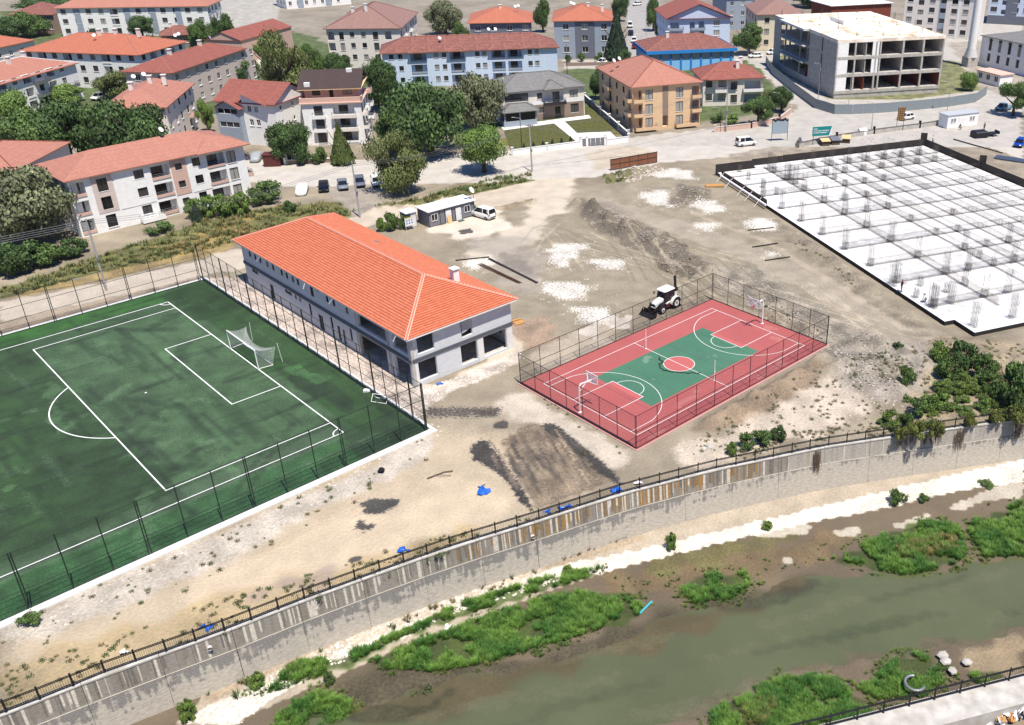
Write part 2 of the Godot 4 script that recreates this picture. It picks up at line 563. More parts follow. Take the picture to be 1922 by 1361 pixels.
	for i in 34:
		var a0 := Vector2(Vector2(-16.28,-143.68).x, Vector2(-16.28,-143.68).y).lerp(Vector2(Vector2(17.78,-114.98).x, Vector2(17.78,-114.98).y), tr.randf()) + Vector2(tr.randf_range(-14,6), tr.randf_range(-6,10))
		var way := Vector2(0.62,0.78).rotated(tr.randf_range(-0.35,0.35))
		var bend := tr.randf_range(-0.05,0.05)
		var ln := [a0.x, a0.y]
		for k in 4:
			a0 += way * 4.0
			way = way.rotated(bend)
			ln.append(a0.x)
			ln.append(a0.y)
		var side := way.orthogonal() * 1.7
		var tone := Color(0.70,0.655,0.575) if i % 3 else Color(0.45,0.41,0.35)
		p.stroke(ln, 0.32, tone, 0.45,0.25,1.0,0.12)
		for k in range(0, ln.size(), 2):
			ln[k] += side.x
			ln[k + 1] += side.y
		p.stroke(ln, 0.32, tone, 0.45,0.25,1.0,0.12)
	p.patch([-63.9,-121.6,-58.1,-121.6,-29.7,-94.1,-26.0,-88.7,-25.2,-82.8,-31.8,-88.7,-43.8,-99.9], Color(0.72,0.665,0.63), 0.95,0.9,0.6,0.28)
	p.patch([-28.6,-92.3,-25.1,-92.3,-17.3,-100.8,-16.4,-96.8,-22.9,-90.5,-25.4,-86.0,-27.5,-88.7], Color(0.76,0.72,0.68), 0.9,1.0,0.7,0.22)
	p.patch([-19.4,-106.6,-15.1,-109.8,-12.9,-102.2,-16.4,-99.4], Color(0.58,0.49,0.42), 0.7,1.2,0.8,0.2)
	for q in [[-17.6,-132.1,-15.5,-135.4,-12.2,-134.7,-12.7,-131.0,-13.7,-128.9,-14.5,-124.9,-16.6,-127.4], [-10.7,-127.9,-8.2,-128.9,-5.4,-126.9,-6.9,-125.3,-9.6,-125.5], [-17.2,-119.1,-14.1,-120.6,-10.2,-118.8,-10.8,-116.5,-12.0,-113.9,-15.0,-115.6], [-3.5,-169.6,0.9,-174.8,4.9,-172.4,5.3,-168.1,1.9,-168.1], [-5.2,-158.7,-0.5,-161.7,1.0,-152.2,-2.3,-153.0], [12.1,-145.2,16.5,-147.0,18.1,-141.5,14.2,-140.3], [5.1,-143.9,8.1,-143.9,7.5,-140.9,5.2,-141.4], [14.5,-130.6,16.2,-131.1,15.8,-129.6], [3.6,-153.9,8.2,-155.9,10.2,-150.4,7.0,-149.0], [-29.5,-127.8,-26.6,-128.8,-24.9,-125.8,-27.4,-124.8], [-11.8,-111.4,-7.7,-112.3,-6.8,-108.2,-10.0,-106.7]]:
		p.patch(q, lime, 0.85,1.2,1.9,0.1,0)
	for q in [[-27.5,-129.8,-25.7,-130.9,-24.5,-125.8,-26.4,-125.8], [-7.8,-108.2,-4.1,-109.8,-4.3,-106.0,-6.6,-105.5], [-10.9,-105.2,-8.1,-108.2,-8.4,-102.3]]:
		p.patch(q, Color(0.80,0.77,0.73), 0.7,0.8,0.8)
	p.patch([-19.4,-78.7,-18.3,-80.6,-16.4,-77.5,-14.7,-74.7,-13.0,-71.3,-11.9,-68.9,-13.0,-69.7,-15.0,-73.4,-16.8,-75.2,-18.6,-76.8], soot, 0.97,0.5,1.0,0.2,0)
	p.patch([-11.6,-83.4,-9.4,-80.8,-7.3,-78.0,-5.0,-74.8,-3.8,-72.5,-5.0,-73.1,-7.1,-74.8,-9.1,-77.0,-10.7,-79.9,-13.2,-82.8], soot, 0.95,0.5,1.0,0.2,0)
	p.patch([-16.5,-79.8,-13.8,-83.9,-10.1,-79.9,-5.0,-73.1,-11.5,-68.9,-13.0,-71.8], Color(0.46,0.41,0.345), 0.9,0.7,0.8,0.25)
	var sr := RandomNumberGenerator.new()
	sr.seed = 41
	for k in 70:       # scrapes of the shovel, all one way
		var a := Vector2(-18.39,-79.82).lerp(Vector2(-10.40,-82.86), sr.randf()) + Vector2(3.2,6.6) * sr.randf_range(-0.1,0.95)
		var e := Vector2(3.2,6.6) * sr.randf_range(0.15,0.7) + Vector2(sr.randf_range(-0.3,0.3), 0)
		p.stroke([a.x, a.y, a.x + e.x, a.y + e.y], sr.randf_range(0.1,0.45), [soot, Color(0.36,0.32,0.28), Color(0.62,0.55,0.46), Color(0.28,0.26,0.24)][k % 4], sr.randf_range(0.3,0.7), 0.25,1.4,0.2,0)
	p.patch([-25.4,-86.0,-22.7,-86.7,-19.8,-86.2,-17.5,-86.0,-17.9,-84.7,-20.7,-85.1,-24.5,-84.3], soot, 0.8,0.8,1.7,0.25,0)
	p.patch([-17.9,-83.3,-16.6,-83.9,-16.1,-82.6,-17.4,-82.2], soot, 0.8,0.5,0.9,0.2)
	p.patch([-27.4,-69.6,-26.5,-70.5,-24.5,-70.6,-24.4,-69.1,-25.8,-67.8,-26.8,-68.3], Color(0.24,0.235,0.23), 0.95,0.6,1.0,0.15,0)
	p.patch([-27.4,-66.7,-26.8,-66.9,-25.6,-66.3,-26.0,-65.6,-27.1,-65.9], Color(0.25,0.24,0.235), 0.95,0.6,1.0,0.15,0)
	p.patch([-26.4,-62.0,-25.5,-62.4,-25.2,-62.0,-26.0,-61.4], Color(0.28,0.27,0.26), 0.95,0.4,0.6,0.1)
	p.patch([-32.8,-140.6,-30.9,-141.6,-30.1,-139.7,-32.0,-138.7], soot, 0.8,0.5,0.8)
	p.patch([-25.5,-132.0,-21.2,-129.9,-17.9,-121.9,-21.9,-123.8], Color(0.48,0.45,0.42), 0.6,1.2,0.8)
	p.patch([-90.0,-116.8,-85.5,-125.3,-79.2,-136.0,-72.4,-147.0,-63.9,-152.4,-55.4,-153.9,-51.5,-147.2,-59.8,-145.8,-63.8,-136.1,-71.4,-129.5,-80.1,-122.4,-88.2,-113.8], olive, 0.85,1.6,0.7,0.3)
	p.patch([-88.4,-114.2,-79.1,-123.4,-69.2,-131.6,-66.2,-136.1,-64.6,-132.1,-77.6,-120.5,-87.9,-113.3], straw, 0.7,1.2,0.9,0.25)
	p.patch([-77.1,-131.6,-70.0,-143.2,-67.7,-148.3,-64.7,-138.4,-72.1,-129.5], straw, 0.7,2.0,0.9,0.25)
	p.patch([-52.3,-149.8,-44.1,-152.6,-37.8,-161.4,-31.3,-167.7,-24.9,-171.1,-24.3,-166.2,-32.7,-159.3,-40.6,-152.6,-49.7,-149.8], olive, 0.8,1.2,0.8,0.3)
	p.patch([-33.4,-152.7,-22.4,-158.5,-22.0,-155.6,-25.8,-150.1,-30.9,-148.7], Color(0.50,0.44,0.36), 0.7,1.0,0.8,0.2)
	p.patch([-11.9,-169.5,-7.1,-173.0,-5.9,-167.0,-10.6,-164.7], olive, 0.6,0.8,0.9,0.3)
	p.patch([-87.5,-112.8,-77.3,-120.0,-68.1,-127.4,-64.3,-133.4,-61.2,-131.7,-59.6,-125.5,-63.7,-122.5,-73.4,-112.6,-82.4,-104.7], Color(0.74,0.70,0.64), 0.9,1.5,0.4,0.05)
	p.patch([-54.3,-142.1,-48.8,-149.8,-40.6,-152.6,-32.7,-159.3,-24.3,-166.2,-20.2,-164.6,-22.8,-154.2,-29.4,-150.8,-39.6,-148.6,-47.5,-142.2], Color(0.75,0.70,0.63), 0.9,1.2,0.4,0.06)
	p.patch([-83.8,-106.9,-74.3,-114.3,-64.8,-121.6,-63.9,-119.7,-73.0,-111.8,-81.5,-103.2], Color(0.52,0.46,0.39), 0.6,1.0,0.8,0.2)
	p.patch([-62.8,-162.6,-55.4,-153.9,-50.3,-145.9,-48.8,-149.8,-49.3,-158.2,-53.2,-165.9], Color(0.60,0.57,0.53), 0.8,1.5,0.6,0.1)
	p.patch([-82.8,-179.2,-57.0,-179.5,-34.2,-185.4,5.7,-202.6,30.7,-218.8,43.5,-221.6,84.2,-223.2,70.0,-180.9,61.4,-200.1,43.4,-195.6,20.0,-184.1,-1.1,-178.3,-13.7,-167.9,-23.5,-167.8,-33.6,-164.5,-49.0,-164.3,-65.4,-162.0,-77.3,-165.6], Color(0.74,0.72,0.685), 0.95,1.2,0.35,0.05)
	p.patch([12.6,-184.0,27.6,-194.1,54.8,-200.9,61.0,-198.8,68.7,-177.2,64.2,-163.9,53.5,-195.7,25.9,-180.4,13.2,-175.9], Color(0.56,0.52,0.46), 0.8,1.5,0.6,0.15)
	p.patch([-16.1,-185.6,-7.8,-192.5,-1.1,-183.8,-13.1,-172.9], Color(0.70,0.65,0.57), 0.7,2.0,0.6,0.08)
	return p
func far_paint() -> Paint:
	var p := Paint.new()
	p.start(-330,-560,230,-186,0.5, Color(0.42,0.40,0.35), Color(0.66,0.62,0.56))
	var road := Color(0.62,0.61,0.60)
	var grass := Color(0.25,0.33,0.14)
	p.patch([-138.8,-194.3,-103.5,-215.5,-69.3,-223.8,-40.7,-204.2,-9.4,-204.6,5.8,-207.1,28.9,-225.1,26.5,-285.7,-23.1,-276.8,-45.2,-229.7,-124.2,-331.1,-254.8,-378.8], grass, 0.75,4.0,0.8,0.3,2)
	p.patch([28.8,-277.6,40.8,-236.6,58.7,-233.9,80.7,-246.4,84.8,-286.7,37.9,-303.6], Color(0.42,0.42,0.26), 0.8,2.0,0.6,0.3)
	p.patch([-35.7,-194.7,-21.9,-202.2,-8.6,-213.2,-8.1,-200.2,-26.7,-185.5,-34.2,-185.4], Color(0.40,0.38,0.18), 0.9,0.8,0.3,0.2)
	p.patch([-81.3,-175.6,-56.7,-178.4,-34.2,-185.4,5.7,-202.6,25.1,-212.2,31.1,-222.4,28.6,-245.7,26.3,-269.8,23.2,-284.0,7.3,-271.1,-28.5,-270.5,-29.8,-283.1,7.7,-287.1,36.0,-301.7,56.0,-334.6,130.1,-359.9,66.4,-170.4,-76.0,-162.5], road.lerp(Color(0.74,0.72,0.68), 0.6), 0.95,1.5,0.3,0.05)
	p.patch([28.8,-277.6,40.4,-233.7,58.5,-232.8,81.5,-244.5,85.2,-282.6,37.4,-299.0], Color(0.40,0.41,0.25), 0.85,1.5,0.5,0.3)
	p.patch([-17.0,-415.1,-2.6,-415.4,-2.1,-333.4,-6.2,-270.8,-13.6,-270.7,-12.5,-322.5], road, 0.95,1.0,0.3,0.05)
	p.patch([90.5,-314.1,118.4,-324.9,87.0,-231.4,80.7,-246.4], Color(0.60,0.57,0.52), 0.9,2.0,0.5,0.1)
	p.patch([-188.3,-411.1,-158.9,-411.8,-137.7,-348.2,-147.4,-330.7], Color(0.66,0.65,0.62), 0.9,2.0,0.4,0.1)
	p.patch([-123.3,-291.8,-117.0,-296.3,-105.2,-267.8,-111.2,-260.4], Color(0.76,0.73,0.68), 0.9,1.5,0.4,0.1)
	return p
func ground_all() -> void:
	rough_noise.frequency = 0.35
	rough_noise.fractal_octaves = 3
	rough_noise.seed = 5
	broad_noise.frequency = 0.06
	broad_noise.seed = 6
	for r in [[Vector2(-14.85,-152.05), Vector2(-5.85,-138.93), 1.0,2.0], [Vector2(-5.85,-138.93), Vector2(5.63,-123.07), 1.3,2.2], [Vector2(-2.18,-127.56), Vector2(2.98,-122.09), -1.1,0.7], [Vector2(3.67,-158.77), Vector2(5.48,-156.75), 1.2,1.6], [Vector2(-10.32,-167.92), Vector2(-3.57,-172.31), 0.9,1.3], [Vector2(4.47,-83.47), Vector2(9.81,-87.82), 0.9,1.4], [Vector2(9.81,-87.82), Vector2(15.14,-93.77), 0.8,1.3], [Vector2(17.06,-96.71), Vector2(18.38,-97.24), 0.9,1.0], [Vector2(9.24,-114.92), Vector2(17.91,-105.37), 0.7,1.6], [Vector2(20.91,-95.70), Vector2(30.14,-95.76), 1.1,3.0], [Vector2(33.38,-101.14), Vector2(40.00,-95.82), 0.9,2.5], [Vector2(20.79,-139.16), Vector2(28.27,-117.69), 0.35,1.2], [Vector2(8.82,-108.36), Vector2(10.86,-108.37), 0.8,1.3], [Vector2(-28.43,-150.03), Vector2(-22.82,-154.76), 0.5,1.2], [Vector2(-48.78,-149.84), Vector2(-37.72,-156.33), 0.5,2.0], [Vector2(15.51,-180.29), Vector2(23.20,-184.11), 0.5,2.0], [Vector2(-12.57,-151.53), Vector2(-9.31,-141.28), 0.9,1.2], [Vector2(-0.02,-136.66), Vector2(3.17,-132.23), 0.9,1.4], [Vector2(12.24,-116.68), Vector2(15.37,-112.43), 0.8,1.0], [Vector2(24.01,-102.49), Vector2(27.94,-99.72), 0.8,1.6], [Vector2(23.86,-91.98), Vector2(25.72,-89.63), 0.9,1.5], [Vector2(14.95,-139.11), Vector2(23.77,-126.16), 0.3,0.9], [Vector2(-6.73,-163.20), Vector2(-2.98,-167.03), 0.5,0.9]]:
		ridges.append(r)
	flats.append([Vector2(FOOT[0], FOOT[1]), FOOT[2], 1.0,28.6,22.0,28.6,-0.08])
	flats.append([Vector2(COURT[0], COURT[1]), COURT[2], 0.1,16.0,0.0,9.4,-0.10])
	flats.append([Vector2(FOOT[0], FOOT[1]), FOOT[2], -1.0,22.0,-17.2,7.6,-0.30])
	flats.append(SLAB_FLAT)
	var paint := near_paint()
	var cols := int(190.0 / 0.6)
	var mb := []
	var vv := PackedVector3Array()
	var uv := PackedVector2Array()
	var rows := []
	var d := 0.42
	while d < 150.0:
		rows.append(d)
		d += 0.6
	var nr := rows.size()
	for i in cols + 1:
		var x := -115.0 + i * 0.6
		var zw := wall_z(x)
		for j in nr:
			var z: float = zw - rows[j] * (190.0 + zw) / 150.0 if zw > -189.0 else -189.0
			vv.append(Vector3(x, ground_y(x, z), z))
			uv.append(Vector2((x - paint.x0) / (paint.w * paint.res), (z - paint.z0) / (paint.h * paint.res)))
	var st := grid_mesh(vv, uv, cols + 1, nr)
	var o := inst("ground", st, ground_material("ground_near", paint))
	tag(o, "pale trampled earth, gravel and dust of the building site", "ground", "", "structure")
	var fp := far_paint()
	var b := MB.new()
	var sx: float = fp.w * fp.res
	var sz: float = fp.h * fp.res
	for q in [[-900.0,-1600.0,-330.0,60.0], [230.0,-1600.0,900.0,60.0], [-330.0,-1600.0,230.0,-560.0], [-330.0,-560.0,230.0,-188.0], [-330.0,-188.0,-114.0,60.0], [74.0,-188.0,230.0,60.0]]:
		if q[3] > 0.0:      # stop at the river
			var n := 24
			for i in n:
				var xa: float = lerpf(q[0], q[2], float(i) / n)
				var xb: float = lerpf(q[0], q[2], float(i + 1) / n)
				b.quv(Vector3(xa, -0.03, wall_z(xa) - 0.4), Vector3(xb, -0.03, wall_z(xb) - 0.4), Vector3(xb, -0.03, q[1]), Vector3(xa, -0.03, q[1]), (Vector2(xa, wall_z(xa)) - Vector2(fp.x0, fp.z0)) / Vector2(sx, sz), (Vector2(xb, wall_z(xb)) - Vector2(fp.x0, fp.z0)) / Vector2(sx, sz), (Vector2(xb, q[1]) - Vector2(fp.x0, fp.z0)) / Vector2(sx, sz), (Vector2(xa, q[1]) - Vector2(fp.x0, fp.z0)) / Vector2(sx, sz))
		else:
			b.quv(Vector3(q[0], -0.03, q[3]), Vector3(q[2], -0.03, q[3]), Vector3(q[2], -0.03, q[1]), Vector3(q[0], -0.03, q[1]), (Vector2(q[0], q[3]) - Vector2(fp.x0, fp.z0)) / Vector2(sx, sz), (Vector2(q[2], q[3]) - Vector2(fp.x0, fp.z0)) / Vector2(sx, sz), (Vector2(q[2], q[1]) - Vector2(fp.x0, fp.z0)) / Vector2(sx, sz), (Vector2(q[0], q[1]) - Vector2(fp.x0, fp.z0)) / Vector2(sx, sz))
	struct("town_ground", b, ground_material("ground_far", fp), "dusty streets and garden ground of the town", "ground")
func grid_mesh(vv: PackedVector3Array, uv: PackedVector2Array, nx: int, nz: int, up := true) -> ArrayMesh:
	var ix := PackedInt32Array()
	var nn := PackedVector3Array()
	nn.resize(vv.size())
	for i in nx - 1:
		for j in nz - 1:
			var a := i * nz + j
			var b := a + nz
			ix.append(a); ix.append(a + 1); ix.append(b)
			ix.append(b); ix.append(a + 1); ix.append(b + 1)
	for i in nx:
		for j in nz:
			var l := vv[maxi(i - 1,0) * nz + j]
			var r := vv[mini(i + 1, nx - 1) * nz + j]
			var f := vv[i * nz + mini(j + 1, nz - 1)]
			var n := vv[i * nz + maxi(j - 1,0)]
			var k := (r - l).cross(f - n).normalized()
			nn[i * nz + j] = k if k.y > 0.0 else -k
	var a := []
	a.resize(Mesh.ARRAY_MAX)
	a[Mesh.ARRAY_VERTEX] = vv
	a[Mesh.ARRAY_NORMAL] = nn
	a[Mesh.ARRAY_TEX_UV] = uv
	a[Mesh.ARRAY_INDEX] = ix
	var m := ArrayMesh.new()
	m.add_surface_from_arrays(Mesh.PRIMITIVE_TRIANGLES, a)
	return m
# ------------------------------------------------------------------ fences of wire
func wire_panel(w: float, h: float, gap: float, r: float) -> ArrayMesh:
	var key := "wire %.2f %.2f %.3f" % [w, h, gap]
	if meshes.has(key):
		return meshes[key]
	var b := MB.new()
	var step := gap * 1.4142
	for s in 2:
		var k := -h
		while k < w:
			var x0 := maxf(k, 0.0)
			var x1 := minf(k + h, w)
			if x1 - x0 > 0.05:
				var a := Vector3(x0, x0 - k, 0.004 * s)
				var e := Vector3(x1, x1 - k, 0.004 * s)
				if s == 1:
					a.x = w - a.x
					e.x = w - e.x
				b.prism(a, e, r)
			k += step
	meshes[key] = b.mesh()
	return meshes[key]
func wire_fence(called: String, label: String, a: Vector3, e: Vector3, bays: int, h: float, rails: Array, mat: Material, gap: float, r: float, braced := 0, post := 0.035) -> Node3D:
	var len := a.distance_to(e)
	var turn := atan2(-(e.z - a.z), e.x - a.x)
	var f := thing(called, label, "fence", a, turn)
	var step := len / bays
	for i in bays + 1:
		var b := MB.new()
		var x := i * step
		b.tube(Vector3(x, -0.1,0), Vector3(x, h, 0), post, post, 8)
		if braced > 0 and i % braced == 0:
			b.tube(Vector3(x + 0.22,-0.1,0), Vector3(x + 0.16, h, 0), post, post, 8)
			b.bar(Vector3(x, h * 0.93,0), Vector3(x + 0.16, h * 0.93,0), 0.03)
			b.bar(Vector3(x, h * 0.5,0), Vector3(x + 0.18, h * 0.5,0), 0.03)
		part("post", b, mat, f)
		if i < bays:
			for y: float in rails:
				var q := MB.new()
				q.tube(Vector3(x + post, y, 0), Vector3(x + step - post, y, 0), 0.03,0.03,6, false)
				part("rail", q, mat, f)
			var p := inst("wire_mesh", wire_panel(step, h, gap, r), mat, f)
			p.position = Vector3(x, 0.02,0.03)
	return f
func line(parent: Node3D, a: Vector2, b: Vector2, w: float, y := 0.012) -> void:
	var m := MB.new()
	var d := (b - a).normalized()
	var s := d.orthogonal() * w * 0.5
	m.flat(PackedVector2Array([a + s, b + s, b - s, a - s]), y)
	part("line_marking", m, M.line_white, parent)
func arc_line(parent: Node3D, c: Vector2, r: float, a0: float, a1: float, w: float, y := 0.012) -> void:
	var m := MB.new()
	var n := maxi(int(absf(a1 - a0) * r / 0.4), 8)
	for i in n:
		var s := lerpf(a0, a1, float(i) / n)
		var e := lerpf(a0, a1, float(i + 1) / n)
		var u := Vector2(cos(s), sin(s))
		var q := Vector2(cos(e), sin(e))
		m.flat(PackedVector2Array([c + u * (r - w / 2), c + q * (r - w / 2), c + q * (r + w / 2), c + u * (r + w / 2)]), y)
	part("line_marking", m, M.line_white, parent)
func sheet(x0: float, z0: float, x1: float, z1: float, y: float, p: Paint) -> MB:
	var b := MB.new()
	var s := Vector2(p.w * p.res, p.h * p.res)
	var o := Vector2(p.x0, p.z0)
	b.quv(Vector3(x0, y, z1), Vector3(x1, y, z1), Vector3(x1, y, z0), Vector3(x0, y, z0), (Vector2(x0, z1) - o) / s, (Vector2(x1, z1) - o) / s, (Vector2(x1, z0) - o) / s, (Vector2(x0, z0) - o) / s)
	return b
# ------------------------------------------------------------------ football pitch
func football_pitch() -> void:
	var root := Node3D.new()
	root.name = "football_pitch"
	add_child(root)
	root.position = foot(0,0,0)
	root.rotation.y = -FOOT[2]
	tag(root, "artificial football turf with white markings", "football pitch", "", "structure")
	var p := Paint.new()
	p.start(-29,-8,31,52,0.08, Color(0.16,0.25,0.155), Color(0.29,0.39,0.275))
	p.patch([-20,-1,20,-1,20,16,12,17,-20,16.5], Color(0.274,0.378,0.260), 0.55,2.0,0.8,0.2,2)
	p.patch([-29,16.6,31,16.6,31,52,-29,52], Color(0.142,0.238,0.117), 0.55,1.5,0.7,0.2,2)
	p.patch([-29,19,18,24,18,27,-29,28], Color(0.170,0.287,0.140), 0.5,2.0,0.8,0.2,2)
	p.patch([-27.2,-1,-23.4,-1,-23.4,52,-27.2,52], Color(0.164,0.357,0.126), 0.75,0.5,0.4,0.15)
	p.patch([23.4,0.5,29,0.5,29,52,23.4,52], Color(0.209,0.377,0.214), 0.7,0.4,0.4,0.2)
	p.patch([21.0,0.4,23.6,0.4,23.6,52,21.0,52], Color(0.344,0.424,0.337), 0.5,0.6,0.6,0.12)
	p.patch([-27,-7,29,-7,29,-0.8,-27,-0.8], Color(0.138,0.257,0.113), 0.6,0.8,0.8,0.25)
	p.patch([-26,-6,-14,-6,-14,-1.0,-22,-0.4,-26,-1], Color(0.115,0.209,0.099), 0.7,1.5,0.8,0.2)
	p.patch([6,-3.2,18,-4.5,20,-2.5,8,-0.6], Color(0.130,0.191,0.127), 0.7,1.0,1.0,0.2)
	p.patch([4,-2.8,12,-5.0,12,-3.4,6,-1.6], Color(0.296,0.469,0.281), 0.55,0.8,1.0,0.15)
	p.patch([-3,-2.4,5,-2.4,5,-0.3,-3,-0.3], Color(0.151,0.325,0.105), 0.5,0.5,0.8,0.15)
	p.patch([22.5,-6.0,28.5,-6.0,28.5,1.0,24,1.2], Color(0.169,0.248,0.166), 0.7,0.7,0.6,0.2)
	p.patch([-4,11,6,10,8,16,-6,16.5], Color(0.167,0.226,0.159), 0.3,2.5,1.0,0.2,2)
	p.patch([8,16,19,14,22,30,10,34], Color(0.137,0.222,0.125), 0.35,2.5,0.8,0.25,2)
	var r := RandomNumberGenerator.new()
	r.seed = 12
	for i in 60:     # brushing marks of the maintenance machine
		var a := Vector2(r.randf_range(-22,20), r.randf_range(0,34))
		var d := Vector2(r.randf_range(-1,1), r.randf_range(0.3,1.0)).normalized() * r.randf_range(5,14)
		if i % 2 == 0:
			d = Vector2(d.y, d.x * 0.35)
		p.stroke([a.x, a.y, a.x + d.x * 0.5, a.y + d.y * 0.5, a.x + d.x + 0.5, a.y + d.y], r.randf_range(0.4,1.3), Color(0.135,0.202,0.128) if i % 3 else Color(0.335,0.453,0.320), 0.4,0.8,1.0,0.2)
	for i in 260:
		var a := Vector2(r.randf_range(-27,28), r.randf_range(-6,44))
		var d := Vector2(r.randf_range(2,9), r.randf_range(-0.5,0.5)) if i % 2 else Vector2(r.randf_range(-0.5,0.5), r.randf_range(2,9))
		p.stroke([a.x, a.y, a.x + d.x, a.y + d.y], r.randf_range(0.15,0.7), Color(0.099,0.150,0.103) if i % 3 else Color(0.291,0.369,0.291), r.randf_range(0.15,0.4), 0.4,1.3,0.25,0)
	var m := ground_material("turf", p, 3.0)
	part("turf", sheet(-27.3,-6.6,29.0,52.0,0.0, p), m, root)
	var w := 0.13
	line(root, Vector2(-22.8,0), Vector2(22.8,0), w)
	line(root, Vector2(-22.8,0), Vector2(-22.8,52), w)
	line(root, Vector2(22.8,0), Vector2(22.8,52), w)
	for s in [-1,1]:
		line(root, Vector2(20.16 * s, 0.06), Vector2(20.16 * s, 16.5), w, 0.016)
		line(root, Vector2(9.16 * s, 0.06), Vector2(9.16 * s, 5.5), w, 0.016)
	line(root, Vector2(-20.22,16.5), Vector2(20.22,16.5), w, 0.02)
	line(root, Vector2(-9.22,5.5), Vector2(9.22,5.5), w, 0.02)
	var k := asin(5.5 / 9.15)
	arc_line(root, Vector2(0,11), 9.15, k, PI - k, w)
	arc_line(root, Vector2(-22.8,0), 1.0,0, PI / 2, w, 0.02)
	arc_line(root, Vector2(22.8,0), 1.0, PI / 2, PI, w, 0.02)
	var sp := MB.new()
	sp.tube(Vector3(0,0.0,11), Vector3(0,0.016,11), 0.12,0.12,12)
	part("penalty_spot", sp, M.line_white, root)
	for q in [[28.55,-6.9,29.35,52.0], [-27.45,-6.9,-26.95,52.0], [-26.95,-6.9,28.55,-6.55]]:
		var b := MB.new()
		b.hexa(Vector3(q[0], -0.2, q[1]), Vector3(q[2] - q[0], 0,0), Vector3(0,0.26,0), Vector3(0,0, q[3] - q[1]))
		part("kerb", b, M.concrete_pale, root)
	var rl := [0.12,1.9,3.7,5.45]
	wire_fence("pitch_fence", "tall green wire fence along the touchline facing the river", foot(28.6,-6.2), foot(28.6,47.8), 18,5.5, rl, M.fence_green, 0.085,0.0036,3,0.05)
	wire_fence("pitch_fence", "tall dark wire fence between the goal and the orange roofed hall", foot(-26.6,-6.2), foot(28.4,-6.2), 22,5.5, rl, M.fence_green, 0.10,0.0026,3,0.045)
	wire_fence("pitch_fence", "tall dark wire fence along the touchline facing the dusty road", foot(-26.7,-5.9), foot(-26.7,48.1), 18,5.0, [0.12,1.7,3.3,4.95], M.fence_green, 0.10,0.0022,3,0.045)
	goal()
func net(f: Callable, ns: int, nt: int, r: float) -> MB:
	var b := MB.new()
	for i in ns + 1:
		for j in nt:
			b.prism(f.call(float(i) / ns, float(j) / nt), f.call(float(i) / ns, float(j + 1) / nt), r)
	for j in nt + 1:
		for i in ns:
			b.prism(f.call(float(i) / ns, float(j) / nt), f.call(float(i + 1) / ns, float(j) / nt), r)
	return b
